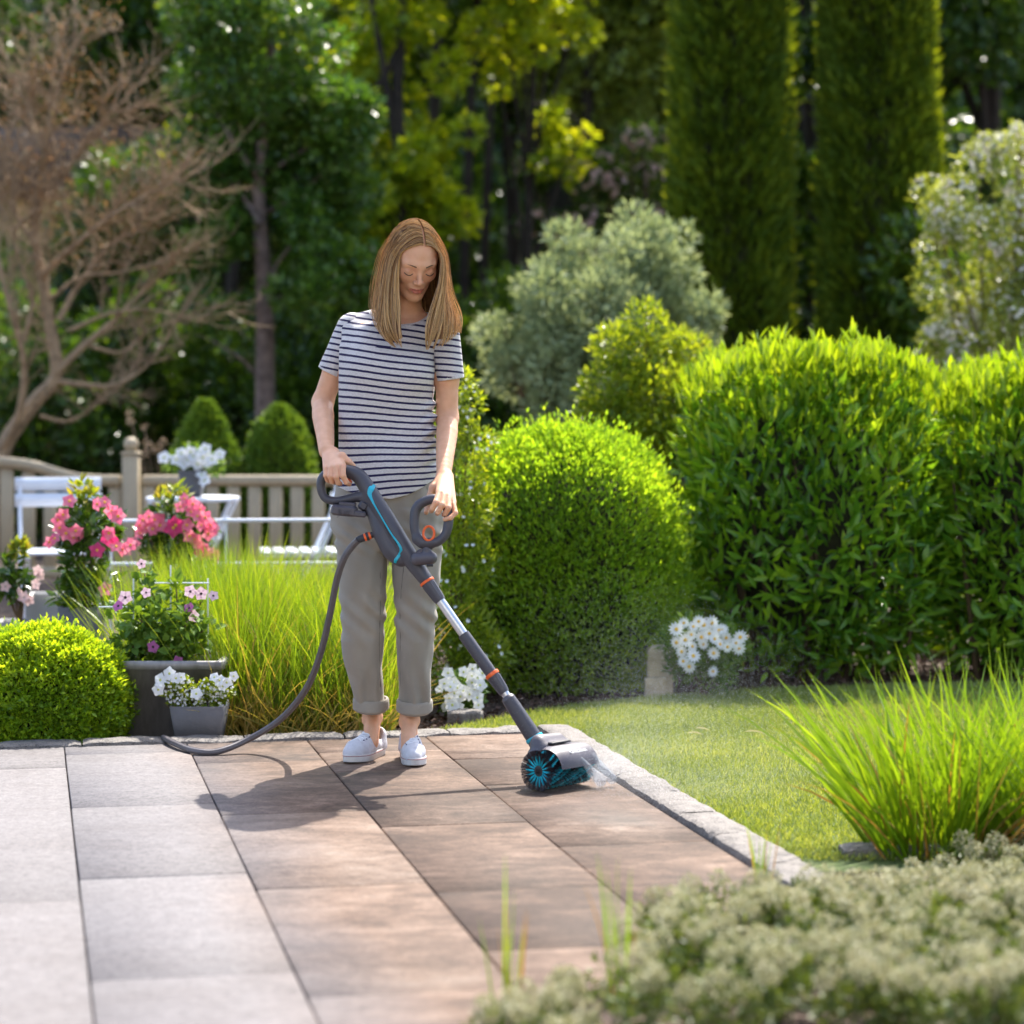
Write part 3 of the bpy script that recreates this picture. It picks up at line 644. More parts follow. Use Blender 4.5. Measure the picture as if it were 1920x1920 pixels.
tree('narrow dark tree added between the thuja columns to shade and darken the gap', 2.32, 18.3, 5.8, [(0, 0, 4.6, .34), (0, 0, 3.8, .36), (0, 0, 3.0, .36), (0, 0, 2.2, .36), (0, 0, 1.4, .36), (0, 0, 5.2, .3)], 9000, .08, .045, m_wood_leaf, .06)  # added tree: shades the sunlit thuja edge and keeps the gap dark
# dark thin trunks in the wood
for i, (px, w, yy, lab) in enumerate([(800, .07, 21, 'thin dark trunk above the woman, leftmost of four in the wood'), (868, .055, 21.5, 'thin dark trunk right of the head of the woman'), (905, .05, 21, 'thinnest dark trunk of the wood'), (1085, .08, 22, 'thicker dark trunk above the silver tree')]):
    root = empty('bare_trunk_tree', ((px-960)*yy/F, yy, -0.05), lab, 'tree', 'thin trunks in the wood')
    x = (px-960)*yy/F; mb = MB(); mb.tube(catmull([(x-.05, yy, -.1), (x, yy, 2), (x+.08, yy, 4), (x+.2, yy, 6.2)], 5), [w*(1-.03*k) for k in range(16)], 8); mb.build('trunk', m_trunk_dark, root, True)
    cl = subclumps((x+.15, yy, 5.6), (.6, .5, .7), 8, .28)
    leaf_obj('crown', [crown(cl, 2500, .11, .06, .4, .1)], m_wood_leaf, root)
# pink rhododendrons far back
m_pinkb = leafmat('pink_blossom', [(0.70, 0.42, 0.40), (0.80, 0.62, 0.58)], 0.3, 0.5, 0.3, (1, 1, 1))
for (px, py, lab) in [(1065, 372, 'pink flowering bush deep in the wood, above the silver tree'), (1225, 330, 'pink flowering bush deep in the wood, by the thuja column')]:
    c = P(px, py, 20.5); cl = subclumps(c, (.5, .3, .42), 9, .15)
    open_shrub('rhododendron', lab, cl, 2200, .08, .035, m_wood_leaf, (c.x, 20.5, -.05), 'pink rhododendrons in the wood', 8, flowers=(170, .034, 5, m_pinkb, 1.0), sr=.03)

# the tree with the straight grey trunk
x = P(496, 0, 17).x
root = empty('grey_trunk_tree', (x, 17, -.05), 'tree with a straight grey brown trunk rising behind the picket fence', 'tree')
mb = MB(); tp = [P(498, 980, 17), P(497, 800, 17), P(497, 650, 17), P(495, 520, 17), P(488, 430, 17), P(486, 330, 17), P(500, 200, 17), P(510, 60, 17)]
mb.tube(catmull(tp, 5), [0.076, .076, .075, .074, .073, .072, .072, .071, .071, .071]+[.07-.0016*k for k in range(26)], 12)
for br, r0 in [([(490, 715), (455, 675), (400, 640), (345, 618)], .022), ([(505, 560), (530, 556), (565, 545)], .02), ([(505, 530), (520, 495), (545, 460), (560, 420)], .028), ([(488, 400), (540, 380), (590, 340), (640, 290), (690, 240)], .035), ([(488, 420), (450, 360), (400, 320), (340, 290)], .03), ([(490, 330), (540, 300), (600, 260), (640, 200)], .03), ([(490, 340), (440, 270), (400, 200)], .03)]:
    pts = catmull([P(a, b_, 17+random.uniform(-.15, .15)) for a, b_ in br], 5); mb.tube(pts, [r0*.8*(1-.93*k/(len(pts)-1)) for k in range(len(pts))], 7)
mb.build('trunk', m_trunk, root, True)
cl = []
for px, py, r in [(400, 330, .5), (470, 300, .5), (560, 330, .45), (620, 300, .5), (560, 430, .35), (420, 430, .35), (380, 500, .3), (600, 470, .35), (640, 380, .35), (590, 560, .28), (640, 520, .3), (390, 590, .2), (450, 180, .6), (560, 180, .6), (520, 60, .6), (420, 60, .5), (650, 180, .5), (630, 600, .25)]:
    cl += subclumps(P(px, py, 16.95+random.uniform(-.5, .5)), (r, r, r), 7, r*.36, .3)
m_mid = leafmat('midwood_leaf', [(0.03, 0.075, 0.014), (0.055, 0.13, 0.022), (0.10, 0.20, 0.03), (0.18, 0.26, 0.05)], 0.35, 0.28, 0.5, (2.0, 1.8, 0.6))
leaf_obj('crown', [crown(cl, 30000, .075, .04, .45, .1)], m_mid, root)
# dark evergreen bushes under the wood
for i, (px, py, Y, rx, rz, lab) in enumerate([(90, 840, 19, 1.0, 1.1, 'dark evergreen bush behind the curved fence panel'), (330, 820, 19.5, .9, 1.1, 'dark evergreen bush behind the fence post'), (600, 760, 19, .9, 1.3, 'dark green bush behind the woman'), (760, 780, 19, .8, 1.2, 'dark green bush hidden half behind the woman'), (940, 800, 18.5, .75, 1.0, 'very dark bush left below the silver tree'), (1400, 760, 19, .9, 1.0, 'dark bush in the gap at the foot of the thujas'), (1560, 850, 18.5, .8, 1.4, 'dark bush between the thuja columns'), (1800, 800, 16.5, .7, 1.3, 'brownish dark bush under the blossom shrub'), (230, 560, 20.5, 1.1, 1.4, 'dark tall bush seen through the bare shrub')]):
    c = P(px, py, Y); cl = subclumps(c, (rx, .5, rz), 22, .34, .35)
    open_shrub('evergreen_bush', lab, cl, 9000, .09, .045, m_wood_leaf, (c.x, Y, -.05), 'dark evergreen bushes at the wood edge', 8, spread=.5)

# bare twiggy shrub tree
root = empty('bare_tree', (P(5, 850, 15).x, 15, -.05), 'bare brown twiggy tree with spreading branches above the curved fence', 'tree')
m_bare = plain('bare_bark', (0.30, 0.21, 0.125), 0.9, var=0.35, scale=18, bump=.6, bscale=40)
mains = [([(-20, 1050), (0, 860), (60, 760), (105, 705), (95, 620), (80, 520), (65, 430), (75, 330), (90, 250)], .062),
         ([(105, 700), (150, 655), (215, 600), (255, 560), (320, 500)], .03), ([(105, 715), (160, 722), (215, 722), (270, 690), (310, 640)], .022),
         ([(75, 520), (130, 470), (190, 420), (250, 380), (330, 340)], .026), ([(110, 600), (150, 530), (200, 465), (260, 430)], .024),
         ([(0, 850), (35, 780), (45, 680), (20, 580), (0, 500), (-20, 400)], .03), ([(45, 640), (60, 560), (30, 470), (20, 380)], .02),
         ([(68, 460), (30, 400), (10, 330), (0, 260)], .022), ([(80, 360), (130, 310), (170, 250), (220, 200)], .022), ([(85, 300), (60, 230), (40, 170)], .02),
         ([(75, 780), (130, 790), (180, 760), (215, 735)], .014), ([(130, 620), (200, 590), (270, 580), (330, 590)], .016), ([(95, 560), (150, 520), (230, 510), (300, 490)], .016), ([(90, 250), (110, 160), (140, 80)], .02), ([(170, 650), (230, 660), (280, 620), (330, 600)], .013)]
mb = MB(); tips = []
def twig(mb, p, d, r, ln, lev):
    k = 4; pts = [p]
    for i in range(k):
        d = (d+Vector((random.gauss(0, .16), random.gauss(0, .16), random.gauss(.04, .13)))).normalized(); pts.append(pts[-1]+d*ln/k)
    mb.tube(pts, [r*(1-.75*i/k) for i in range(k+1)], 3 if lev > 0 else 4, cap=False)
    if lev < 2:
        for i in range(1, k+1):
            for _ in range(1 if p.z < 2.1 else 2 if lev == 0 else 1):
                twig(mb, pts[i], (d+Vector((random.gauss(0, .5), random.gauss(0, .5), random.gauss(.1, .4)))).normalized(), r*.55, ln*random.uniform(.45, .7), lev+1)
for pts, r0 in mains:
    dep = random.uniform(-.4, .4)
    w = catmull([P(a, b_, 15+dep*min(i, 3)/3*(1 if r0 < .05 else .1)) for i, (a, b_) in enumerate(pts)], 5)
    mb.tube(w, [r0*(1-.72*k/(len(w)-1)) for k in range(len(w))], 7)
    n0 = len(w)
    for i in range(int(n0*.3), n0, 2):
        d = (w[min(i+1, n0-1)]-w[max(i-1, 0)]).normalized()
        for _ in range(2 if w[i].z > 2.0 else 1): twig(mb, w[i], (d*.9+Vector((random.gauss(0, .55), random.gauss(0, .5), random.gauss(.15, .45)))).normalized(), .0085, random.uniform(.15, .40), 0)
    twig(mb, w[-1], (w[-1]-w[-2]).normalized(), .009, .35, 0)
mb.build('branches', m_bare, root, True)
cl = []
for px, py, r in [(100, 300, .4), (200, 330, .4), (30, 330, .35), (270, 330, .3), (150, 420, .3), (60, 200, .4), (200, 200, .4), (150, 80, .4), (300, 400, .2)]: cl += subclumps(P(px, py, 15.1), (r, r, r), 5, r*.4)
m_rust = leafmat('rusty_leaf', [(0.16, 0.09, 0.05), (0.26, 0.16, 0.08), (0.22, 0.2, 0.08)], 0.3, 0.6, 0.3, (1.6, 1.3, 1))
leaf_obj('crown', [crown(cl, 2200, .035, .012, .5, .1)], m_rust, root)
# ochre garden house wall behind the bare tree
gh = empty('garden_house', (-4.45, 23, -.05), 'ochre walled garden house glimpsed behind the bare tree', 'house')
m_och = plain('ochre_wall', (0.30, 0.21, 0.075), 0.9, var=0.12); m_roof = plain('roof_tiles', (0.05, 0.035, 0.025), .8, var=.3)
mb = MB(); mb.box((-4.45, 22.0, 1.5), (2.2, 1.6, 3.1)); mb.build('wall', m_och, gh)
mb = MB(); mb.add([(-5.7, 21.1, 3.0), (-3.2, 21.1, 3.0), (-3.2, 22.95, 3.0), (-5.7, 22.95, 3.0), (-5.7, 22.0, 3.75), (-3.2, 22.0, 3.75), ], [[0, 1, 5, 4], [2, 3, 4, 5], [0, 4, 3], [1, 2, 5], [3, 2, 1, 0]]); mb.build('roof', m_roof, gh)
mb = MB(); mb.box((-3.85, 21.19, 2.1), (.5, .03, .7)); w_ = mb.build('window', plain('dark_glass', (.03, .035, .04), .15), gh)

# two small conifers behind the fence
def cone_tree(label, px, Y, ztop, r, n, seed, fat):
    x = (px-960)*Y/F; root = empty('dwarf_conifer', (x, Y, -.05), label, 'tree', 'dwarf conifers behind the picket fence')
    m = n; z = rng.uniform(0, 1, m); th = rng.uniform(0, 6.283, m)
    rr = r*np.interp(z, [0, .3, .7, .9, 1], [1, .96, .62+fat, .3+fat, .02])*(1+.12*vnoise(np.stack([np.cos(th), np.sin(th), z*3], 1), 3, seed))*(1-.25*rng.uniform(0, 1, m)**2)
    pos = np.stack([x+rr*np.cos(th), Y+rr*np.sin(th), z*(ztop+.02)], 1)
    leaf_obj('foliage', [leaf_arrays(pos, np.stack([np.cos(th), np.sin(th), th*0+.7], 1)+rnd_dirs(m)*.6, rnd_dirs(m)+np.array([[0, 0, .5]]), .05*rng.uniform(.6, 1.3, m), .02, 'diamond', 0, .2)], m_mid2, root)
    mb = MB(); mb.lathe((x, Y, -.05), [(r*.8, 0.1), (r*.8, ztop*.3), (r*(.5+fat), ztop*.7), (.02, ztop*.97)], 14); mb.build('branches', m_core, root, True)
m_mid2 = leafmat('conifer_leaf', [(0.06, 0.13, 0.02), (0.10, 0.20, 0.03), (0.17, 0.29, 0.04)], 0.3, 0.5, 0.3, (2, 1.6, .5))
cone_tree('pointed dwarf conifer behind the fence, next to the white potted flowers', 385, 14.6, 1.12, .30, 11000, 3, 0)
cone_tree('rounder dwarf conifer behind the fence, next to the woman', 525, 14.6, 1.09, .25, 11000, 5, .18)
# ------------------------------------------------------------------ garden things
def flower_mesh(name, petals, L, W, cup, mat, fold=0.08, bend=0.15, L2=None):
    a = np.arange(petals)*2*np.pi/petals
    d = np.stack([np.cos(a), np.sin(a), np.full(petals, cup)], 1)
    V, Qd = leaf_arrays(d*0.1*L, d, np.tile([[0, 0, 1.0]], (petals, 1)), L, W, 'leaf', bend, fold)
    return mesh_np(name, V, Qd, mat, True)
def disc_mesh(name, r, h, mat, n=10):
    mb = MB(); mb.lathe((0, 0, 0), [(r, -0.1*h), (r*.9, h*.6), (r*.5, h)], n)
    me = mesh_np(name, np.concatenate(mb.V), mb.F, mat, True); return me
def place_flowers(root, fm, cm, spots, name='flower', cname='flower_centre', smin=.85, smax=1.15):
    for (p, nrm) in spots:
        o = bpy.data.objects.new(name, fm); COL.objects.link(o); o.parent = root
        o.location = Vector(p)-root.location
        q = Vector(nrm).normalized().to_track_quat('Z', 'Y'); e = (q.to_matrix() @ Matrix.Rotation(random.uniform(0, 6.28), 3, 'Z')).to_euler()
        o.rotation_euler = e; s = random.uniform(smin, smax); o.scale = (s, s, s)
        if cm is not None:
            c = bpy.data.objects.new(cname, cm); COL.objects.link(c); c.parent = o
def facing(k=0.6, up=0.4): return (random.gauss(0, k), -1, random.gauss(up, k*.6))
m_white_paint = plain('white_metal_paint', (0.72, 0.76, 0.84), 0.35, var=.04)
m_wood = plain('painted_wood', (0.42, 0.34, 0.225), 0.65, var=.1, scale=6, bump=.15, bscale=50)
m_zinc, nt, b = newmat('zinc'); 
tc = node(nt, 'ShaderNodeTexCoord'); mp = node(nt, 'ShaderNodeMapping'); mp.inputs['Scale'].default_value = (1, 1, .35); nt.links.new(tc.outputs['Object'], mp.inputs[0])
nz = node(nt, 'ShaderNodeTexNoise'); nz.inputs['Scale'].default_value = 9; nz.inputs['Detail'].default_value = 6; nz.inputs['Roughness'].default_value = .65; nt.links.new(mp.outputs[0], nz.inputs['Vector'])
cr = node(nt, 'ShaderNodeValToRGB'); cr.color_ramp.elements[0].position = .32; cr.color_ramp.elements[0].color = (.10, .097, .10, 1); cr.color_ramp.elements[1].position = .72; cr.color_ramp.elements[1].color = (.40, .39, .40, 1)
nt.links.new(nz.outputs['Fac'], cr.inputs['Fac']); nt.links.new(cr.outputs['Color'], b.inputs['Base Color']); b.inputs['Metallic'].default_value = .25; b.inputs['Roughness'].default_value = .5
m_potgrey = plain('slate_pot', (0.115, 0.11, 0.115), 0.7, var=.15, scale=14, bump=.2)
m_potlight = plain('light_pot', (0.27, 0.27, 0.275), 0.7, var=.1)
m_earth = plain('potting_soil', (0.04, 0.028, 0.02), 0.95, var=.4, scale=60, bump=.8)
m_pink = leafmat('pink_petal', [(0.72, 0.09, 0.22), (0.80, 0.18, 0.33), (0.85, 0.36, 0.45)], .38, .45, .3, (1.15, 1, 1))
m_hotpink = leafmat('deep_pink_petal', [(0.62, 0.03, 0.17), (0.72, 0.07, 0.25)], .35, .45, .3, (1.15, 1, 1))
m_lilac = leafmat('lilac_petal', [(0.66, 0.38, 0.55), (0.78, 0.62, 0.70)], .3, .5, .3, (1, 1, 1))
m_lilac2 = leafmat('violet_petal', [(0.45, 0.10, 0.36), (0.55, 0.18, 0.45)], .3, .5, .3, (1, 1, 1))
m_dark_eye = plain('dark_eye', (0.02, 0.008, 0.015), .6)
m_yellow = plain('yellow_centre', (0.75, 0.45, 0.03), .7, var=.2, scale=300)
m_greeneye = plain('green_centre', (0.50, 0.55, 0.14), .7)
m_dgreen = leafmat('dark_plant_leaf', [(0.025, 0.06, 0.012), (0.05, 0.11, 0.018), (0.09, 0.16, 0.02)], .3, .25, .6, (2, 1.8, .5))
m_ygreen = leafmat('young_plant_leaf', [(0.10, 0.17, 0.02), (0.20, 0.28, 0.03), (0.30, 0.24, 0.04)], .4, .35, .5)

f_daisy = flower_mesh('daisy_petals', 12, .030, .0105, .12, m_petalw, .05, .1); c_daisy = disc_mesh('daisy_disc', .008, .005, m_yellow)
f_pet = flower_mesh('petunia_petals', 5, .026, .032, .30, m_petalw, .1, .35); c_pet = disc_mesh('petunia_throat', .006, .004, m_greeneye)
f_man = flower_mesh('mandevilla_petals', 5, .027, .028, .35, m_pink, .1, .3); c_man = disc_mesh('mandevilla_throat', .006, .006, m_yellow)
f_manh = flower_mesh('mandevilla_deep_petals', 5, .033, .033, .30, m_hotpink, .1, .3)
f_thu = flower_mesh('vine_petals', 5, .021, .022, .12, m_lilac, .05, .1); c_thu = disc_mesh('vine_eye', .0048, .003, m_dark_eye)
f_thuv = flower_mesh('vine_violet_petals', 5, .021, .022, .12, m_lilac2, .05, .1)

# picket fence
FY = 13.5
def fx(px): return (px-960)*FY/F
def fz(py): return H-(py-765)*FY/F
root = empty('picket_fence', (fx(110), FY, -.05), 'beige wooden picket fence panel with a curved top rail, behind the white chair', 'fence', 'picket fence panels')
curve = [(-90, 856), (-30, 856), (0, 857), (40, 861), (75, 868), (110, 879), (145, 888), (185, 891), (226, 892)]
cp = catmull([Vector((fx(a), FY, fz(b_+10))) for a, b_ in curve], 6)
mb = MB(); V = []
for p in cp:
    for dy, dz in ((-.03, -.03), (.03, -.03), (.03, .025), (.018, .034), (-.018, .034), (-.03, .025)): V.append((p.x, p.y+dy, p.z+dz))
n = len(cp); mb.add(V, [[i*6+k, i*6+(k+1) % 6, (i+1)*6+(k+1) % 6, (i+1)*6+k] for i in range(n-1) for k in range(6)]+[[5, 4, 3, 2, 1, 0], [(n-1)*6+k for k in range(6)]])
mb.build('top_rail', m_wood, root)
mb = MB(); mb.box(((fx(-90)+fx(226))/2, FY, fz(1073)), (fx(226)-fx(-90), .05, .065), bev=.006); mb.build('bottom_rail', m_wood, root)
for k in range(8):
    px = 216-40.5*k; zt = min(cp, key=lambda p: abs(p.x-fx(px))).z-.033
    mb = MB(); mb.box((fx(px), FY-.002, (zt+fz(1063))/2), (.074, .024, zt-fz(1063)), bev=.004); mb.build('picket', m_wood, root)
root = empty('fence_post', (fx(246), FY, -.05), 'beige fence post with a ball finial, between the two fence panels', 'post', 'fence posts')
mb = MB(); mb.box((fx(246), FY, (fz(852)-.05)/2-.02), (.092, .092, fz(852)+.08), bev=.006); mb.box((fx(246), FY, fz(850)), (.104, .104, .02), bev=.005); mb.build('shaft', m_wood, root)
mb = MB(); mb.lathe((fx(246), FY, fz(850)+.008), [(.03, 0), (.036, .01)]+[(.043*math.sin(a), .044-.043*math.cos(a)) for a in [.6, 1, 1.4, 1.8, 2.2, 2.6, 3.0]], 18); mb.build('finial', m_wood, root, True)
root = empty('picket_fence', (fx(530), FY, -.05), 'straight beige picket fence panel behind the bistro table', 'fence', 'picket fence panels')
mb = MB(); mb.box(((fx(266)+fx(900))/2, FY, fz(901)), (fx(900)-fx(266), .06, .062), bev=.012); mb.build('top_rail', m_wood, root)
mb = MB(); mb.box(((fx(266)+fx(900))/2, FY, fz(1073)), (fx(900)-fx(266), .05, .065), bev=.006); mb.build('bottom_rail', m_wood, root)
for k in range(16):
    px = 278.5+39.8*k
    mb = MB(); mb.box((fx(px), FY-.002, (fz(912)+fz(1063))/2), (.074, .024, fz(912)-fz(1063)-.001), bev=.004); mb.build('picket', m_wood, root)
# little rusty plume flowers by the fence post
root = empty('plume_plant', (fx(278), 14.0, -.05), 'faded beige plume flowers rising behind the fence post', 'plant')
mb = MB()
for px, py in [(270, 800), (275, 830), (243, 775), (290, 842), (305, 828), (268, 850), (258, 835)]:
    mb.tube([(fx(276), 14.0, -.05), (fx((px+276)/2), 14.0, .5), P(px, py, 14)], .004, 4)
mb.build('stems', m_twig, root)
cl = [pc(a, b_, 14, .022) for a, b_ in [(270, 800), (275, 830), (272, 850), (290, 842), (305, 828), (243, 775), (243, 790), (300, 838)]]
leaf_obj('flowers', [crown(cl, 190, .016, .010, .6)], leafmat('plume', [(.42, .30, .19), (.55, .42, .30)], .2, .7, .2, (1, 1, 1)), root)

# folding bistro chairs and table
def chair(label, x, y, rz):
    root = empty('bistro_chair', (x, y, -.05), label, 'chair', 'white folding bistro chairs'); root.rotation_euler = (0, 0, rz)
    M = Matrix.Translation((x, y, -.05)) @ Matrix.Rotation(rz, 4, 'Z')
    def w(p): return M @ Vector(p)
    for sx in (-.19, .19):
        mb = MB(); mb.tube([w(q) for q in [(sx, .21, .80), (sx, .17, .62), (sx, .08, .42), (sx, -.06, .22), (sx, -.20, 0)]], .011, 8); mb.build('leg', m_white_paint, root, True)
        mb = MB(); mb.tube([w(q) for q in [(sx*.86, -.19, .43), (sx*.86, -.08, .30), (sx*.86, .08, .15), (sx*.86, .22, 0)]], .011, 8); mb.build('leg', m_white_paint, root, True)
    rot = M.to_3x3()
    mb = MB()
    for k in range(6): mb.box(w((0, -.17+.066*k, .445)), (.40, .05, .014), rot, bev=.004)
    for sx in (-.18, .18): mb.box(w((sx, 0, .43)), (.018, .38, .018), rot)
    mb.build('seat', m_white_paint, root)
    for z, yy in ((.775, .197), (.695, .177)):
        mb = MB(); V = []; n = 9
        for i in range(n):
            u = -1+2*i/(n-1); xx = .215*u; yb = yy+.022*(1-u*u)
            for dy, dz in ((-.008, -.034), (.008, -.034), (.008, .034), (-.008, .034)): V.append(tuple(w((xx, yb+dy, z+dz))))
        mb.add(V, [[i*4+k, i*4+(k+1) % 4, (i+1)*4+(k+1) % 4, (i+1)*4+k] for i in range(n-1) for k in range(4)]+[[3, 2, 1, 0], [(n-1)*4+k for k in range(4)]])
        mb.build('back_slat', m_white_paint, root)
    mb = MB(); mb.tube([w((-.19, -.17, .06)), w((.19, -.17, .06))], .008, 8); mb.build('stretcher', m_white_paint, root, True)
    mb = MB(); mb.tube([w((-.165, .17, .07)), w((.165, .17, .07))], .008, 8); mb.build('stretcher', m_white_paint, root, True)
chair('white folding bistro chair with two broad back slats, in front of the curved fence', P(113, 0, 11.7).x, 11.7, R(14))
chair('white folding bistro chair half hidden behind the woman', P(560, 0, 11.7).x, 11.75, R(-82))
tx = P(362, 0, 11.8).x; TZ = .665
root = empty('bistro_table', (tx, 11.8, -.05), 'white metal folding bistro table in front of the straight fence panel', 'table')
mb = MB(); mb.lathe((tx, 11.8, TZ-.022), [(.225, 0), (.235, .004), (.235, .018), (.228, .022)], 36); mb.build('table_top', m_white_paint, root, True)
for s in (-1, 1):
    for yy in (-.13, .13):
        mb = MB(); mb.tube([(tx+s*.2, 11.8+yy+s*.01, TZ-.024), (tx+s*.10, 11.8+yy+s*.01, .42), (tx-s*.04, 11.8+yy+s*.01, .30), (tx-s*.20, 11.8+yy+s*.01, -.05)], .011, 8); mb.build('leg', m_white_paint, root, True)
mb = MB(); mb.tube([(tx+.12, 11.66, .45), (tx+.12, 11.94, .45)], .008, 8); mb.build('stretcher', m_white_paint, root, True)
mb = MB(); mb.tube([(tx-.12, 11.66, .45), (tx-.12, 11.94, .45)], .008, 8); mb.build('stretcher', m_white_paint, root, True)

def square_pot(root, x, y, z0, h, wt, wb, mat, dt=None, db=None, rim=0.0, name='pot'):
    dt = dt or wt; db = db or wb; mb = MB(); r = []
    prof = [(0, wb, db), (h-(.03 if rim else 0), wt-2*rim, dt-2*rim)]
    if rim: prof += [(h-.028, wt, dt), (h-.004, wt, dt), (h, wt-.008, dt-.008)]
    wi, di = (wt-2*rim-.016, dt-2*rim-.016) if rim else (wt-.02, dt-.02)
    prof += [(h, wi, di), (h-.035, wi-.005, di-.005)]
    V = []
    for z, w_, d_ in prof:
        c = .006
        for sx, sy, a_, b_ in ((-1, -1, c, 0), (1, -1, -c, 0), (1, -1, 0, c), (1, 1, 0, -c), (1, 1, -c, 0), (-1, 1, c, 0), (-1, 1, 0, -c), (-1, -1, 0, c)):
            V.append((x+sx*w_/2+a_, y+sy*d_/2+b_, z0+z))
    m = len(prof)
    mb.add(V, [[i*8+k, i*8+(k+1) % 8, (i+1)*8+(k+1) % 8, (i+1)*8+k] for i in range(m-1) for k in range(8)]+[[7, 6, 5, 4, 3, 2, 1, 0]])
    p = mb.build(name, mat, root)
    mb = MB(); q = (m-1)*8; mb.add([tuple(np.array(V[q+k])+np.array([0, 0, .001])) for k in range(8)], [list(range(8))]); mb.build('potting_soil', m_earth, root)
    return p
def leafy(root, cl, n, L, W, mat, base=None, kind='diamond', stems=8, spread=.45, up=.3, sr=.003, name='foliage'):
    o = leaf_obj(name, [crown(cl, n, L, W, spread, up, kind, bend=.2)], mat, root)
    if base is not None:
        mb = MB()
        for i in range(stems):
            c, r = cl[int(i*len(cl)/stems) % len(cl)]; c = Vector(c); b0 = Vector(base); mb.tube(catmull([b0, b0.lerp(c, .5)+Vector((random.uniform(-.02, .02), 0, .02)), c], 3), sr, 4)
        mb.build('stems', m_twig, root)
    return o

# pot with white petunias on the table
px_, py_ = tx+.005, 11.75
root = empty('potted_petunia', (px_, py_, TZ), 'white flowers in a tapered slate pot on the bistro table', 'potted plant', 'potted white flowers')
square_pot(root, px_, py_, TZ, .135, .135, .085, m_potgrey)
cl = [(P(a, b_, 11.75), .05) for a, b_ in [(365, 868), (345, 865), (385, 868), (325, 868), (400, 875), (360, 850)]]
leafy(root, cl, 500, .035, .018, m_mid2, (px_, py_, TZ+.12))
place_flowers(root, f_pet, c_pet, [(P(a, b_, 11.68), facing(.4)) for a, b_ in [(308, 858), (340, 850), (352, 862), (357, 848), (377, 848), (385, 842), (370, 870), (390, 868), (412, 852), (345, 870), (380, 858), (397, 862), (384, 902), (378, 890), (330, 862), (362, 856)]], smin=1.0, smax=1.25)

# low white wire rails behind the tall grass
RY = 10.3
root = empty('wire_rail', (P(420, 0, RY).x, RY, -.05), 'low white wire rail running behind the tall grass', 'rail')
for py in (976, 1057):
    mb = MB(); mb.tube([P(205, py+1, RY), P(420, py, RY), P(640, py-1, RY)], .0085, 8); mb.build('rail', m_white_paint, root, True)
for px in (208, 424, 638):
    mb = MB(); mb.tube([P(px, 965, RY+.008), (P(px, 0, RY).x, RY+.008, -.1)], .006, 8); mb.build('upright', m_white_paint, root, True)

# tall ornamental grass
m_tall = leafmat('tall_grass', [(0.07, 0.14, 0.012), (0.13, 0.23, 0.018), (0.22, 0.32, 0.025), (0.32, 0.37, 0.05)], .42, .35, .5, (2.0, 1.7, .5), clump=2.5)
m_straw = leafmat('straw_blades', [(0.30, 0.20, 0.06), (0.42, 0.33, 0.10), (0.20, 0.22, 0.04)], .3, .6, .3)
def blades(x0, x1, y0, y1, n, h, w, lean=.18, bend=.25, mask=None):
    x = rng.uniform(x0, x1, n); y = rng.uniform(y0, y1, n)
    d = unit(np.stack([rng.normal(0, lean, n), rng.normal(0, lean, n), np.ones(n)], 1))
    g = 1+.16*vnoise(np.stack([x, y, x*0], 1), 6, 4)
    return leaf_arrays(np.stack([x, y, np.full(n, -.045)], 1), d, rnd_dirs(n)*np.array([[1, 1, .1]]), h*g*rng.uniform(.55, 1.12, n), w*rng.uniform(.7, 1.3, n), 'blade', bend=rng.uniform(0, bend, n))
tag(leaf_obj('tall_grass', [blades(-1.27, -.50, 8.35, 9.6, 6800, .60, .0062), blades(-1.05, -.42, 8.1, 8.5, 2000, .50, .0055), blades(-1.42, -1.0, 8.5, 9.3, 2000, .62, .006)], m_tall), kind='stuff')
tag(leaf_obj('dry_grass', [blades(-1.08, -.44, 8.05, 8.5, 1500, .26, .006, .45, .5), blades(-1.05, -.45, 8.1, 9, 350, .52, .006, .25, .4)], m_straw), kind='stuff')

# zinc trough with flowering vine
tx, ty = P(320, 0, 8.2).x, 8.17
root = empty('flower_trough', (tx, ty, -.05), 'weathered zinc trough planted with a climbing vine with lilac dark eyed flowers', 'planter')
square_pot(root, tx, ty, -.05, .295, .415, .355, m_zinc, .32, .27, rim=.014, name='trough')
cl = [(P(a, b_, 8.15+random.uniform(-.06, .1)), r) for a, b_, r in [(240, 1210, .05), (280, 1200, .06), (320, 1205, .06), (355, 1200, .05), (260, 1160, .05), (300, 1150, .05), (350, 1165, .05), (385, 1180, .03), (280, 1110, .035), (330, 1100, .03), (355, 1120, .03), (225, 1150, .035), (270, 1075, .025), (380, 1125, .02), (320, 1228, .06), (270, 1228, .05), (395, 1225, .03), (215, 1225, .03)]]
leafy(root, cl, 900, .042, .026, m_mid2, (tx, ty, .2), 'leaf', 12, name='vine_leaves')
mb = MB()
for x in (-.13, 0, .13): mb.tube([(tx+x, ty+.03, .2), (tx+x, ty+.03, .56-.05*abs(x)*7)], .003, 6)
for py, a, b_ in ((1093, 290, 392), (1138, 185, 260), (1205, 350, 383), (1168, 240, 330)): mb.tube([P(a, py, ty+.02), P(b_, py, ty+.02)], .0028, 6)
mb.build('trellis', m_white_paint, root, True)
place_flowers(root, f_thu, c_thu, [(P(a, b_, 8.07), facing(.35, .2)) for a, b_ in [(235, 1120), (274, 1111), (357, 1109), (377, 1113), (400, 1117), (363, 1154), (265, 1057)]])
place_flowers(root, f_thuv, c_thu, [(P(a, b_, 8.07), facing(.4, .2)) for a, b_ in [(355, 1140), (287, 1213), (333, 1241), (222, 1136)]])
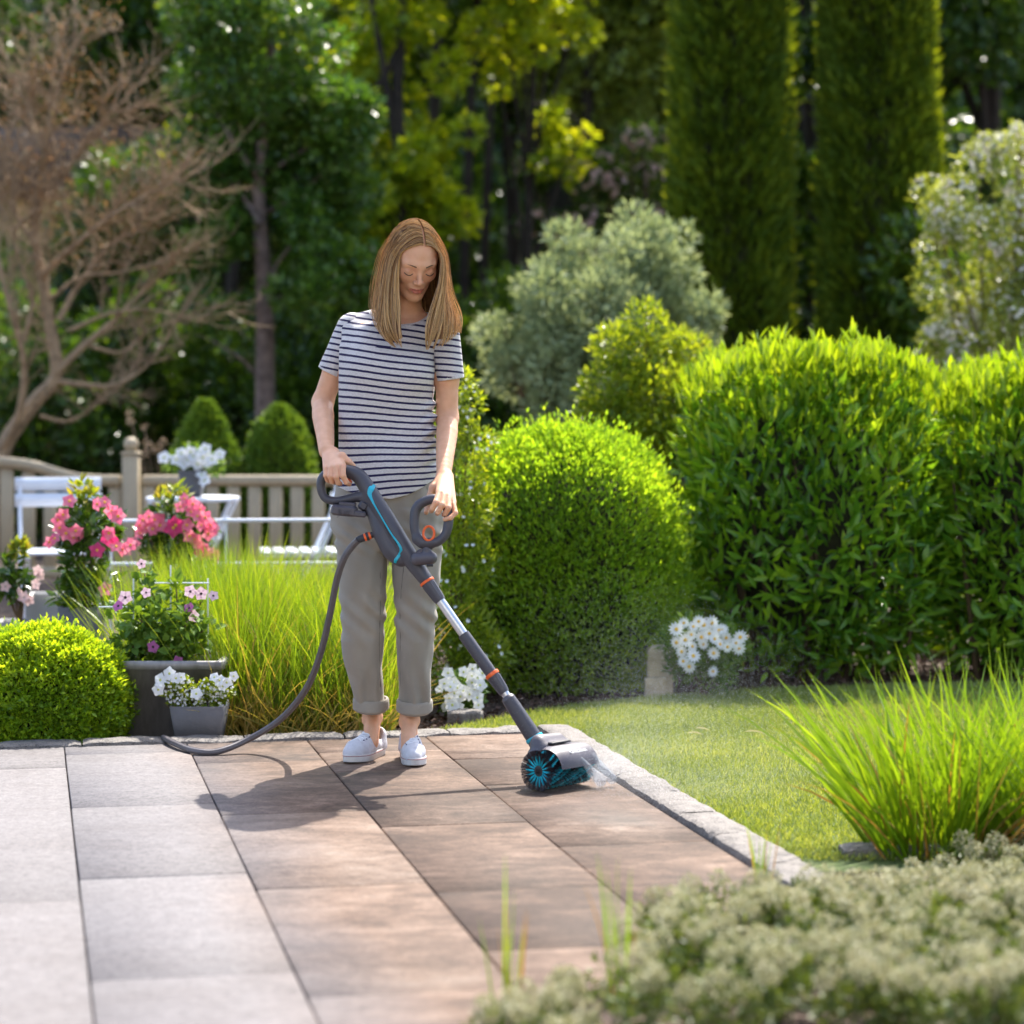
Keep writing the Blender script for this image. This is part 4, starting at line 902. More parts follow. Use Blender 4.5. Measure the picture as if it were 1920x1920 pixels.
# small pot in front of the trough
sx_, sy_ = P(375, 0, 7.96).x, 8.0
sy_ = 7.955
root = empty('potted_petunia', (sx_, sy_-.0, -.03), 'small grey pot of white petunias in front of the zinc trough', 'potted plant', 'potted white flowers')
square_pot(root, sx_, sy_, -.035, .14, .19, .145, m_potgrey, .13, .10)
cl = [(P(a, b_, 7.95), r) for a, b_, r in [(330, 1308, .03), (355, 1305, .04), (380, 1308, .04), (405, 1300, .035), (425, 1295, .025), (310, 1290, .025), (345, 1285, .03), (390, 1290, .03), (365, 1318, .03), (410, 1318, .025), (340, 1318, .02)]]
leafy(root, cl, 1300, .018, .011, m_lime, (sx_, sy_, .08))
place_flowers(root, f_pet, c_pet, [(P(a, b_, 7.89), facing(.45)) for a, b_ in [(300, 1283), (318, 1263), (301, 1275), (297, 1293), (368, 1301), (340, 1270), (412, 1276), (425, 1280), (418, 1287), (438, 1268), (402, 1270), (330, 1272)]], smin=.62, smax=.95)
k = 330; C = np.array([list(c) for c, r in cl]); i_ = rng.integers(0, len(C), k); D = unit(rnd_dirs(k)+np.array([[0, -.8, .4]]))
leaf_obj('small_blossoms', [flower_heads(C[i_]+D*.034, D, .0055, 5, .9)], m_petalw, root)

# mandevillas
m_pale = leafmat('pale_petal', [(0.72, 0.45, 0.45), (0.80, 0.62, 0.60)], .3, .5, .3, (1, 1, 1))
f_pale = flower_mesh('pale_petals', 5, .022, .022, .35, m_pale, .1, .3)
def mandevilla(label, pots, px, Y, top, cl, n, fl, hot, potm, zp, wp_, group='pink mandevillas in pots', yl=None, fmesh=None):
    x = P(px, 0, Y).x; root = empty('potted_mandevilla', (x, Y, -.05), label, 'potted plant', group)
    square_pot(root, x, Y, -.05, zp, wp_, wp_*.72, potm)
    leafy(root, [(P(a, b_, Y+random.uniform(-.05, .05)), r) for a, b_, r in cl], n, .058, .026, m_dgreen, (x, Y, zp-.08), 'leaf', 10, .5, .2, .004)
    if yl: leaf_obj('young_leaves', [crown([(P(a, b_, Y), r) for a, b_, r in yl], 80, .045, .018, .4, .6, 'leaf')], m_ygreen, root)
    place_flowers(root, fmesh or f_man, c_man if fmesh is None else None, [(P(a, b_, Y-.12+random.uniform(-.02, .02)), facing(.5, .1)) for a, b_ in fl])
    if hot: place_flowers(root, f_manh, c_man, [(P(a, b_, Y-.13), facing(.25, .05)) for a, b_ in hot])
mandevilla('tall pink flowering mandevilla in a dark grey pot beside the white chair', 1, 157, 9.2, 895,
           [(160, 1110, .07), (140, 1080, .06), (185, 1090, .06), (155, 1040, .07), (170, 1000, .07), (150, 970, .05), (165, 940, .04), (185, 960, .05), (125, 1120, .04), (195, 1130, .03), (200, 1000, .04), (135, 1010, .05), (215, 980, .03)], 620,
           [(108, 975), (118, 965), (112, 990), (124, 1000), (142, 995), (148, 1003), (138, 1008), (103, 1010), (92, 1016), (210, 958), (222, 968), (130, 940), (196, 942), (183, 945), (218, 1025), (230, 1030), (245, 1022), (198, 1105), (205, 1000)], [(182, 1032), (205, 1008)], m_potgrey, .385, .175, yl=[(152, 915, .035), (165, 935, .04), (150, 940, .035), (178, 925, .02)])
mandevilla('round pink flowering mandevilla behind the tall grass, under the bistro table', 1, 330, 9.75, 930,
           [(300, 1000, .06), (340, 1010, .07), (370, 990, .06), (320, 1040, .08), (360, 1040, .07), (330, 960, .05), (300, 960, .04), (280, 1010, .05)], 560,
           [(268, 975), (280, 968), (290, 975), (300, 972), (275, 990), (262, 985), (285, 992), (300, 985), (345, 935), (362, 945), (375, 955), (358, 960), (370, 968), (385, 970), (395, 985), (390, 1000), (400, 990), (378, 985), (365, 1010), (355, 1005), (372, 1020), (385, 1030), (398, 1040), (407, 1045), (338, 950), (262, 1000), (240, 1030), (224, 1022), (250, 1018), (350, 985)], [(325, 990), (378, 1035), (330, 985)], m_potlight, .33, .2, yl=[(318, 930, .04), (335, 935, .04), (300, 940, .03), (325, 912, .02)])
mandevilla('pale pink blossom plant at the frame edge above the boxwood ball', 1, 40, 9.5, 1030,
           [(20, 1060, .035), (35, 1090, .04), (10, 1080, .04), (25, 1110, .04), (50, 1075, .02)], 130,
           [(75, 1080), (68, 1095), (45, 1120), (55, 1125), (38, 1110), (72, 1070), (10, 1100)], None, m_potlight, .3, .2, yl=[(35, 1030, .02)], fmesh=f_pale)
bx = P(92, 0, 9.65).x; root = empty('flower_pot', (bx, 9.65, -.05), 'empty light grey pot between the boxwood ball and the white chair', 'pot'); square_pot(root, bx, 9.65, -.05, .40, .17, .13, m_potlight)

# white daisies in the bed at the right of the dome
x, Y = P(1322, 0, 9.15).x, 9.15
root = empty('daisy_plant', (x, Y, -.05), 'white daisies with yellow centres in front of the laurel hedge', 'plant')
leafy(root, [(P(a, b_, 9.2), r) for a, b_, r in [(1290, 1220, .09), (1330, 1230, .1), (1350, 1210, .09), (1300, 1190, .08), (1335, 1265, .08), (1355, 1255, .06), (1280, 1250, .06), (1375, 1215, .06), (1265, 1200, .06)]], 2600, .035, .010, m_mid2, (x, Y, -.03))
place_flowers(root, f_daisy, c_daisy, [(P(a, b_, 9.06+random.uniform(-.03, .03)), facing(.3, .3)) for a, b_ in [(1268, 1180), (1282, 1168), (1300, 1175), (1296, 1190), (1320, 1172), (1335, 1168), (1348, 1182), (1330, 1188), (1315, 1195), (1285, 1200), (1268, 1205), (1278, 1222), (1298, 1212), (1300, 1230), (1292, 1250), (1281, 1240), (1340, 1198), (1362, 1196), (1380, 1205), (1388, 1195), (1364, 1213), (1338, 1225), (1318, 1208), (1337, 1259), (1355, 1180), (1310, 1165), (1350, 1208), (1385, 1215)]], smin=.74, smax=1.0)
# white petunias by the dome
x, Y = P(862, 0, 8.7).x, 8.72
root = empty('petunia_plant', (x, Y, -.05), 'round white petunia plant in the mulch under the cleaner shaft', 'plant')
leafy(root, [(P(a, b_, 8.75), r) for a, b_, r in [(850, 1300, .08), (875, 1290, .07), (860, 1320, .06), (840, 1285, .05), (885, 1310, .05)]], 1100, .024, .012, m_mid2, (x, Y, -.03))
place_flowers(root, f_pet, c_pet, [(P(a, b_, 8.62+random.uniform(-.03, .03)), facing(.35, .25)) for a, b_ in [(869, 1260), (840, 1262), (886, 1254), (833, 1282), (825, 1292), (850, 1280), (857, 1290), (844, 1288), (885, 1280), (890, 1292), (880, 1302), (868, 1296), (900, 1285), (842, 1310), (836, 1325), (858, 1328), (848, 1322), (895, 1308), (897, 1322), (863, 1306), (885, 1268), (905, 1262), (852, 1300)]], smin=.75, smax=1.0)
sp = P(872, 1346, 8.6); mb = MB(); rough_stone(mb, lambda v: (sp.x+v[0], sp.y+v[1], -.045+v[2]), .13, .09, .05, 77); root = mb.build('bed_stone', m_gran, None, True); tag(root, 'small pale stone below the white petunias', 'stone')
# beige stone block at the foot of the dome
sp = P(1236, 1245, 9.25); m_sand = plain('sandstone', (0.50, 0.42, 0.30), .85, var=.15, scale=25, bump=.6)
mb = MB(); rough_stone(mb, lambda v: (sp.x+v[0], 9.3+v[1], -.05+v[2]), .11, .10, .10, 81); rough_stone(mb, lambda v: (sp.x+.008+v[0], 9.34+v[1], .05+v[2]), .10, .09, .115, 82)
tag(mb.build('stone_block', m_sand, None, True), 'beige sandstone block between the dome and the daisies', 'stone')
# pale stone lantern glimpsed in the hedge gap
mb = MB(); gx_ = P(1762, 0, 10.9).x; mb.box((gx_, 10.9, .06), (.16, .12, .26), bev=.02); tag(mb.build('garden_stone', m_sand), 'cream stone glimpsed in the gap between the two laurels', 'stone')

# big grass clump in front of the lawn
m_clump = leafmat('iris_blade', [(0.08, 0.17, 0.012), (0.15, 0.27, 0.016), (0.25, 0.37, 0.025)], .42, .35, .5, (2.0, 1.7, .5), clump=4)
m_tip = leafmat('brown_blade', [(0.30, 0.20, 0.06), (0.22, 0.12, 0.05)], .3, .5, .3)
def tuft(x, y, n, h, w, r, lean, bend, z=-.05):
    a = rng.uniform(0, 6.283, n); q = r*rng.uniform(0, 1, n)**.5; ox = q*np.cos(a); oy = q*np.sin(a)
    d = unit(np.stack([ox/r*lean+rng.normal(0, lean*.35, n), oy/r*lean+rng.normal(0, lean*.35, n), np.ones(n)], 1))
    return leaf_arrays(np.stack([x+ox, y+oy, np.full(n, z)], 1), d, np.stack([-oy, ox, ox*0+.01], 1)+rnd_dirs(n)*.05, h*rng.uniform(.5, 1.1, n), w*rng.uniform(.6, 1.3, n), 'blade', bend=rng.uniform(.0, bend, n))
root = empty('grass_clump', (1.12, 5.95, -.05), 'large lime green clump of long grass blades in front of the lawn', 'plant', 'clumps of long grass')
leaf_obj('blades', [tuft(1.06, 5.95, 290, .54, .013, .13, .46, .30), tuft(1.24, 6.0, 240, .55, .012, .13, .40, .28)], m_clump, root)
leaf_obj('dry_blades', [tuft(1.1, 5.95, 80, .46, .009, .17, .6, .45)], m_tip, root)
root = empty('grass_clump', (1.42, 5.9, -.05), 'second clump of long grass, cut by the frame edge', 'plant', 'clumps of long grass')
leaf_obj('blades', [tuft(1.44, 5.92, 320, .55, .012, .16, .42, .28)], m_clump, root)
leaf_obj('dry_blades', [tuft(1.42, 5.9, 45, .36, .009, .15, .6, .5)], m_tip, root)

# foreground bed with pale sedum heads
m_sedum = leafmat('sedum_heads', [(0.26, 0.28, 0.13), (0.38, 0.38, 0.22), (0.52, 0.49, 0.36)], .2, .6, .3, (1.2, 1.1, .9))
m_sedleaf = leafmat('sedum_leaf', [(0.035, 0.07, 0.015), (0.08, 0.13, 0.03), (0.14, 0.19, 0.06)], .3, .5, .4)
bedpoly = [(-0.1, 3.9), (0.0, 4.3), (0.22, 4.6), (0.36, 4.95), (0.66, 5.2), (0.93, 5.55), (1.2, 5.82), (2.0, 5.85), (2.0, 3.9)]
M0 = 330; C = []
while len(C) < M0:
    x, y = random.uniform(-.1, 1.8), random.uniform(3.95, 5.85)
    if inpoly(np.array([x]), np.array([y]), bedpoly)[0] and x/y < .245: C.append((x, y))
cl = [((x, y, random.uniform(.01, .06)+(min(.08, (5.3-y)*.14) if y < 5.3 and x > .15 else .0)), random.uniform(.018, .036)) for x, y in C]
n = 46000
tag(leaf_obj('ground_cover_flowers', [crown([((c[0], c[1], c[2]+.012), r*.8) for c, r in cl], n, .0085, .006, .6, .2)], m_sedum), kind='stuff')
cl2 = [((c[0]+random.uniform(-.03, .03), c[1], c[2]-.04), r*1.3) for c, r in cl]
tag(leaf_obj('ground_cover', [crown(cl2, 26000, .022, .009, .5, .6)], m_sedleaf), kind='stuff')
me = mesh_np('planting_bed', [(x, y, .006) for x, y in bedpoly], [list(range(len(bedpoly)))], m_soil)
tag(link('planting_bed', me), kind='structure')
for i, (px, py, yb, h, lab) in enumerate([(945, 1652, 4.30, .29, 'short brown tipped shoots at the lower edge of the patio'), (1160, 1652, 4.35, .34, 'taller green and rust shoots rising left of the pale ground cover'), (1420, 1600, 5.3, .22, 'green shoots rising out of the pale ground cover by the kerb')]):
    x = (px-960)*yb/F; root = empty('grass_shoots', (x, yb, 0), lab, 'plant', 'loose shoots in front of the patio')
    leaf_obj('blades', [tuft(x, yb, 6, h, .008, .03, .12, .15, 0.0)], m_clump, root); leaf_obj('dry_blades', [tuft(x+.012, yb, 5, h*.85, .007, .03, .14, .15, 0.0)], m_tip, root)
# ------------------------------------------------------------------ solid modelling on a grid (smooth unions, then a quad mesh)
import openvdb as vdb
class Vol:
    def __init__(s, lo, hi, h):
        s.lo = np.array(lo, np.float32); s.h = h; s.n = np.ceil((np.array(hi)-s.lo)/h).astype(int)+1
        s.a = np.full(tuple(s.n), 0.05, np.float32)
        s.ax = [s.lo[i]+h*np.arange(s.n[i], dtype=np.float32) for i in range(3)]
    def sl(s, lo, hi):
        i0 = np.maximum(np.floor((np.array(lo)-s.lo)/s.h).astype(int), 0); i1 = np.minimum(np.ceil((np.array(hi)-s.lo)/s.h).astype(int)+1, s.n)
        sl = tuple(slice(max(a, 0), max(b, 0)) for a, b in zip(i0, i1))
        return sl, s.ax[0][sl[0]][:, None, None], s.ax[1][sl[1]][None, :, None], s.ax[2][sl[2]][None, None, :]
    def op(s, lo, hi, f, k=0.01, mode='u'):
        m = k+0.008
        sl, X, Y, Z = s.sl(np.array(lo)-m, np.array(hi)+m)
        if min(q.stop-q.start for q in sl) <= 0: return s
        d = f(X, Y, Z).astype(np.float32); a = s.a[sl]
        if mode == 'u':
            h = np.clip(.5+.5*(a-d)/k, 0, 1); s.a[sl] = a*(1-h)+d*h-k*h*(1-h)
        elif mode == 's':
            d = -d; h = np.clip(.5-.5*(a-d)/k, 0, 1); s.a[sl] = a*(1-h)+d*h+k*h*(1-h)
        elif mode == 'i':
            h = np.clip(.5-.5*(a-d)/k, 0, 1); s.a[sl] = a*(1-h)+d*h+k*h*(1-h)
        elif mode == 'd': s.a[sl] = a+d
        return s
    def cap(s, a, b, ra, rb, k=0.01, mode='u', sy=1.0):
        a = np.array(a, float); b = np.array(b, float); R_ = max(ra, rb)
        ab = b-a; L2 = float(ab @ ab)+1e-12
        def f(X, Y, Z):
            t = np.clip(((X-a[0])*ab[0]+(Y-a[1])*ab[1]+(Z-a[2])*ab[2])/L2, 0, 1)
            return np.sqrt((X-a[0]-ab[0]*t)**2+((Y-a[1]-ab[1]*t)/sy)**2+(Z-a[2]-ab[2]*t)**2)-(ra+(rb-ra)*t)
        return s.op(np.minimum(a, b)-R_*max(1, sy), np.maximum(a, b)+R_*max(1, sy), f, k, mode)
    def chain(s, pts, rads, k=0.01, k2=None, sy=1.0):
        for i in range(len(pts)-1): s.cap(pts[i], pts[i+1], rads[i], rads[i+1], k if i == 0 else (k2 or k), sy=sy)
        return s
    def ell(s, c, r, k=0.01, mode='u', M=None):
        c = np.array(c, float); r = np.array(r, float); Mi = np.eye(3) if M is None else np.array(M).T
        R_ = r.max()
        def f(X, Y, Z):
            x, y, z = X-c[0], Y-c[1], Z-c[2]
            p = [(Mi[i][0]*x+Mi[i][1]*y+Mi[i][2]*z)/r[i] for i in range(3)]
            k0 = np.sqrt(p[0]**2+p[1]**2+p[2]**2)
            k1 = np.sqrt((p[0]/r[0])**2+(p[1]/r[1])**2+(p[2]/r[2])**2)+1e-9
            return k0*(k0-1)/k1
        return s.op(c-R_, c+R_, f, k, mode)
    def gcyl(s, tab, k=0.02, mode='u', p=2.0, kc=0.012):
        """vertical generalised cylinder: rows (z, cx, cy, a, b)"""
        t = np.array(sorted(tab)); lo = [min(t[:, 1]-t[:, 3]), min(t[:, 2]-t[:, 4]), t[0, 0]]; hi = [max(t[:, 1]+t[:, 3]), max(t[:, 2]+t[:, 4]), t[-1, 0]]
        def sm(z, c): return np.interp(z, t[:, 0], t[:, c]).astype(np.float32)
        def f(X, Y, Z):
            z = Z.ravel(); cx, cy, a, b = [sm(z, c)[None, None, :] for c in (1, 2, 3, 4)]
            q = (np.abs((X-cx)/a)**p+np.abs((Y-cy)/b)**p)**(1/p)
            d = (q-1)*np.minimum(a, b)
            e = np.maximum(Z-t[-1, 0], t[0, 0]-Z)
            h = np.clip(.5-.5*(d-e)/kc, 0, 1)
            return d*(1-h)+e*h+kc*h*(1-h)
        return s.op(lo, hi, f, k, mode)
    def points(s):
        return s.ax[0][:, None, None], s.ax[1][None, :, None], s.ax[2][None, None, :]
    def mesh(s, name, mat, parent=None, smooth_iter=0):
        g = vdb.FloatGrid(background=0.05) if False else vdb.FloatGrid()
        bw = s.h*3
        arr = np.clip(s.a, -bw, bw)
        g.copyFromArray(np.ascontiguousarray(arr))
        P_, Qd = g.convertToQuads(0.0)
        V = P_*s.h+s.lo; Qd = Qd[:, ::-1].astype(np.int32)
        me = mesh_np(name, V, np.ascontiguousarray(Qd), mat, True)
        return link(name, me, parent)
def vn(X, Y, Z, sx, sy, sz, seed, n=4):
    r = np.random.default_rng(seed); o = 0
    for k in range(n):
        w = r.normal(size=3)*np.array([sx, sy, sz])*(1+.3*k); o = o+np.sin(X*w[0]+Y*w[1]+Z*w[2]+r.uniform(0, 6.28))
    return o/n
def verts_of(o):
    v = np.empty(len(o.data.vertices)*3, np.float32); o.data.vertices.foreach_get('co', v); return v.reshape(-1, 3)
def set_attr(o, name, vals):
    a = o.data.attributes.new(name, 'FLOAT', 'POINT'); a.data.foreach_set('value', np.asarray(vals, np.float32))

# ------------------------------------------------------------------ the patio cleaner
m_grey = plain('cleaner_grey', (0.062, 0.060, 0.075), 0.42, var=.05, bump=.06, bscale=300)
m_grey2 = plain('cleaner_mid_grey', (0.085, 0.078, 0.095), 0.45, var=.05, bump=.05, bscale=300)
m_rub = plain('cleaner_rubber', (0.03, 0.03, 0.036), 0.5, var=.08)
m_teal = plain('cleaner_teal', (0.012, 0.42, 0.56), 0.35, var=.04)
m_orange = plain('cleaner_orange', (0.85, 0.13, 0.02), 0.4, var=.04)
m_black = plain('cleaner_black', (0.012, 0.012, 0.015), 0.5)
m_alu = plain('brushed_aluminium', (0.62, 0.64, 0.68), 0.28, metal=.85, var=.03)
m_brist = plain('black_bristle', (0.022, 0.014, 0.022), 0.5, var=.2)
m_tealb = plain('teal_bristle', (0.02, 0.58, 0.74), 0.45, var=.1, scale=200)
m_white = plain('white_print', (0.85, 0.85, 0.88), .5)
def CM(px, py, dy=0.0):
    ax, ay, bx_, by_ = 660, 890, 1003, 1385
    t = ((px-ax)*(bx_-ax)+(py-ay)*(by_-ay))/((bx_-ax)**2+(by_-ay)**2)
    return P(px, py, 7.14-.18*t+dy)
cl_root = empty('patio_cleaner', (0.09, 6.9, 0), 'grey and turquoise battery patio cleaner with a round bristle brush, held by the woman', 'patio cleaner')
def seg(a, b, n): 
    a, b = Vector(a), Vector(b); return [a.lerp(b, i/n) for i in range(n+1)]
# housing with the rear D handle
v = Vol((-.66, 6.98, .52), (-.20, 7.24, .96), .0022)
dh = catmull([CM(x, y) for x, y in [(668, 888), (650, 883), (630, 883), (612, 889), (602, 903), (603, 922), (611, 935), (628, 939), (650, 936), (675, 930)]], 5)
hr = np.interp(np.linspace(0, 1, len(dh)), [0, .2, .45, .6, .8, 1], [.0185, .0155, .0115, .0095, .0105, .014])
v.chain(dh, hr, .006, sy=1.15)
body = [CM(x, y) for x, y in [(650, 884), (672, 892), (690, 918), (706, 945), (722, 972), (740, 1002), (758, 1030), (776, 1056), (798, 1086)]]
bc = catmull(body, 8); v.chain(bc, np.interp(np.linspace(0, 8, len(bc)), range(9), [.016, .021, .0235, .0255, .028, .0285, .0265, .024, .0205]), .004, sy=1.1)
bc = catmull([CM(680, 932), CM(700, 965), CM(716, 1000), CM(733, 1032), CM(752, 1052)], 6); v.chain(bc, np.interp(np.linspace(0, 4, len(bc)), range(5), [.012, .018, .026, .026, .018]), .014, .004, sy=1.05)
v.cap(CM(680, 932), CM(704, 950), .012, .014, .012)
hous = v.mesh('housing', m_grey, cl_root)
def front(px, py, off=.0025):
    """point on the camera-facing surface of the housing below an image position (found on the grid)"""
    p0 = CM(px, py, -.12); p1 = CM(px, py, .02)
    for i in range(140):
        p = p0.lerp(p1, i/139); ix = np.round((np.array(p)-v.lo)/v.h).astype(int)
        if (ix >= 0).all() and (ix < v.n).all() and v.a[tuple(ix)] < 0:
            d = (p0-p1).normalized(); return p+d*(off)
    return CM(px, py, -.02)
# turquoise trim lying on the housing
trim = [(700, 908, .0085), (696, 916, .0095), (693, 925, .0075), (696, 935, .0042), (703, 949, .0026), (713, 966, .0024), (724, 985, .0024), (735, 1003, .0026), (746, 1018, .0036), (752, 1030, .0045), (749, 1040, .0052), (742, 1050, .0055), (741, 1056, .004)]
mb = MB(); pts = catmull([front(x, y) for x, y, r in trim], 4); rr = np.interp(np.linspace(0, len(trim)-1, len(pts)), range(len(trim)), [r for _, _, r in trim])
V = []; 
for i, p in enumerate(pts):
    d = (pts[min(i+1, len(pts)-1)]-pts[max(i-1, 0)]).normalized(); s_ = d.cross(Vector((0, 1, 0))).normalized()
    for u, o_ in ((-1, .003), (-.8, -.0008), (0, -.0016), (.8, -.0008), (1, .003)): V.append(tuple(p+s_*u*rr[i]+Vector((0, o_, 0))))
mb.add(V, [[i*5+k, i*5+k+1, (i+1)*5+k+1, (i+1)*5+k] for i in range(len(pts)-1) for k in range(4)])
mb.build('trim', m_teal, cl_root, True)
for a, b_ in (((717, 976), (736, 1007)), ((720, 985), (733, 1008)), ((739, 1012), (745, 1022))):
    mb = MB(); mb.tube([front(a[0], a[1], .0), front((a[0]+b_[0])/2, (a[1]+b_[1])/2, .0), front(b_[0], b_[1], .0)], .0013, 6); mb.build('vent', m_black, cl_root)
mb = MB(); mb.tube(catmull([CM(641, 896), CM(652, 900), CM(660, 905)], 3), [.006, .007, .0065, .006, .006, .005, .003], 8); mb.build('trigger', m_orange, cl_root, True)
mb = MB(); mb.tube([CM(664, 878, -.012), CM(669, 882, -.012)], .0045, 8); mb.build('button', m_orange, cl_root, True)
# battery pack under the handle
a, b_ = CM(656, 962, .01), CM(620, 962, .01)
rb = Matrix.Rotation(R(5), 4, 'Y')
mb = MB(); mb.box(CM(646, 957, .005), (.078, .075, .032), rb, bev=.007); mb.box(CM(672, 963, .005), (.05, .06, .018), rb, bev=.004); mb.box(CM(652, 945, .005), (.05, .06, .012), rb, bev=.004)
bat = mb.build('battery', m_grey2, cl_root, True)
for r_, a0, a1 in ((.013, -1.3, 1.5), (.009, -1.3, 1.5), (.005, -1.3, 1.5)):
    c = CM(633, 961, -.0345); mb = MB(); mb.tube([c+Vector((r_*math.cos(a0+(a1-a0)*i/8), 0, r_*.8*math.sin(a0+(a1-a0)*i/8))) for i in range(9)], .0008, 5); mb.build('emblem', m_grey, bat)
for i in range(3):
    c = CM(646+4*i, 962, -.0345); mb = MB(); mb.tube([c+Vector((-.004, 0, -.008)), c+Vector((0, 0, .004)), c+Vector((.006, 0, .007))], .0008, 5); mb.build('emblem', m_grey, bat)
mb = MB(); mb.box(CM(682, 948, .0), (.03, .045, .03), Matrix.Rotation(R(30), 4, 'Y'), bev=.008); mb.build('battery_mount', m_grey, cl_root, True)
# hose coupling
c0, c1 = CM(706, 1000, .0), CM(674, 1011, -.004); dr = (c1-c0)
mb = MB(); mb.tube([c0, c0+dr*.35], .0095, 14); mb.build('hose_socket', m_rub, cl_root, True)
mb = MB(); mb.tube(seg(c0+dr*.33, c0+dr*.78, 4), [.0105, .0125, .0125, .0122, .0105], 14); mb.build('coupling_ring', m_orange, cl_root, True)
mb = MB(); mb.tube([c0+dr*.45, c0+dr*.6], [.0134, .0134], 14); mb.tube([c0+dr*.72, c0+dr*1.0, c0+dr*1.12], [.0118, .0112, .009], 14); mb.build('coupling_sleeve', m_rub, cl_root, True)
# loop handle in front
lp = [(786, 946), (801, 938), (818, 936), (834, 944), (841, 962), (840, 985), (834, 1004), (820, 1016), (803, 1018), (787, 1012), (779, 998), (777, 978), (779, 958)]
pp = [CM(x, y, -.045) for x, y in lp]
cc = catmull(pp+pp[:1], 5)
v2 = Vol((-.34, 6.93, .62), (-.15, 7.08, .86), .0022)
for i in range(len(cc)-1): 
    r_ = .0135 if cc[i].z > CM(800, 990).z else .0125
    v2.cap(cc[i], cc[i+1], r_, r_, .004)
v2.cap(CM(808, 1016, -.045), CM(801, 1034, -.03), .011, .012, .012); v2.cap(CM(781, 1012, -.045), CM(790, 1020, -.045), .012, .012, .014)
v2.mesh('loop_handle', m_grey, cl_root)
oc = CM(804, 1000, -.055)
mb = MB(); mb.tube([oc+Vector((.0165*math.sin(a_), .006*math.cos(a_), .021*math.cos(a_))) for a_ in np.linspace(0, 2*math.pi, 25)], .0038, 8, cap=False); mb.build('lock_ring', m_orange, cl_root, True)
v3 = Vol((-.33, 6.93, .56), (-.17, 7.12, .72), .0022)
v3.cap(CM(782, 1048, -.038), CM(808, 1046, -.038), .0195, .0195, .004); v3.cap(CM(790, 1040, -.01), CM(776, 1062, .0), .018, .018, .01); v3.cap(CM(800, 1030, -.04), CM(801, 1040, -.035), .014, .016, .006)
v3.mesh('handle_mount', m_grey2, cl_root)
mb = MB(); mb.box(CM(806, 1060, -.058), (.02, .006, .008), bev=.002); mb.build('release_tab', m_black, cl_root)
# shaft: rings, clamps and tubes
def shaft(name, a, b_, r0, r1, mat, n=20, mid=None, rib=0):
    a, b_ = CM(*a), CM(*b_); mb = MB(); ps = seg(a, b_, 6)
    rr = [r0*.97]+[r0+(r1-r0)*i/6 for i in range(1, 6)]+[r1*.97]
    if mid: rr = [r0, r0*1.02]+[r0+(r1-r0)*i/6 for i in range(2, 6)]+[r1]
    mb.tube(ps, rr, n)
    if rib:
        ax = (b_-a).normalized(); u = ax.orthogonal().normalized(); w_ = ax.cross(u)
        for k in range(rib):
            an = 2*math.pi*k/rib; o_ = u*math.cos(an)+w_*math.sin(an)
            mb.tube([a.lerp(b_, .12)+o_*r0*.98, a.lerp(b_, .9)+o_*r1*.98], .0014, 5)
    return mb.build(name, mat, cl_root, True)
shaft('upper_sleeve', (790, 1072), (801, 1091), .0215, .0215, m_rub)
shaft('orange_ring', (799.5, 1089), (802, 1093), .0235, .0235, m_orange)
shaft('clamp', (801.5, 1092), (826, 1127), .0215, .0175, m_grey, rib=10)
shaft('upper_tube', (824, 1124), (872, 1193), .0145, .0145, m_alu)
shaft('grip_tube', (869, 1189), (923, 1265), .0185, .0185, m_rub if False else m_grey)
shaft('orange_ring', (921, 1262), (925, 1267.5), .0225, .0225, m_orange)
shaft('clamp', (924, 1266.5), (946, 1299), .0205, .0165, m_grey, rib=10)
shaft('lower_tube', (945, 1297), (957, 1315), .0125, .0125, m_alu)
shaft('neck', (954, 1311), (1002, 1384), .0215, .0250, m_grey)
mb = MB(); a, b_ = CM(954, 1311), CM(947, 1301); mb.tube([a, a.lerp(b_, .35), a.lerp(b_, .6)], [.0213, .019, .0145], 20); mb.build('neck_collar', m_grey2, cl_root, True)
shaft('turquoise_ring', (1000.5, 1381), (1004, 1387), .0278, .0278, m_teal)
# brush head: roller axis runs to the right and away
A0 = P(1011, 1444, 6.80); A0.z = .058
adir = Vector((.66, .75, 0)).normalized(); LEN = .19
A1 = A0+adir*LEN; up = Vector((0, 0, 1)); nrm = adir.cross(up)   # nrm points toward the camera side/right
def BH(s, r, z): return A0+adir*s+nrm*r+up*z      # s along axis, r toward the front, z up from axis
v4 = Vol((-.03, 6.72, .0), (.34, 7.14, .22), .0022)
topc = P(1010, 1393, 6.945)
# upper gearbox block
for s0, s1, z, r_, q_ in ((.065, .150, .071, .023, -.058), (.055, .175, .030, .034, -.050), (.065, .16, .05, .028, -.04)):
    v4.cap(BH(s0, q_, z), BH(s1, q_, z-.004), r_, r_, .012)
v4.cap(topc, BH(.065, -.055, .062), .025, .025, .010); v4.cap(CM(1006, 1391), topc, .0255, .0255, .006)
v4.cap(BH(.165, -.02, .03), BH(.185, .0, .0), .022, .02, .014)
v4.mesh('gearbox', m_grey2, cl_root)
mb = MB(); mb.box(BH(.105, -.012, .072), (.085, .018, .006), Matrix(((adir.x, -adir.y, 0), (adir.y, adir.x, 0), (0, 0, 1))), bev=.002); mb.build('grip_recess', m_rub, cl_root)
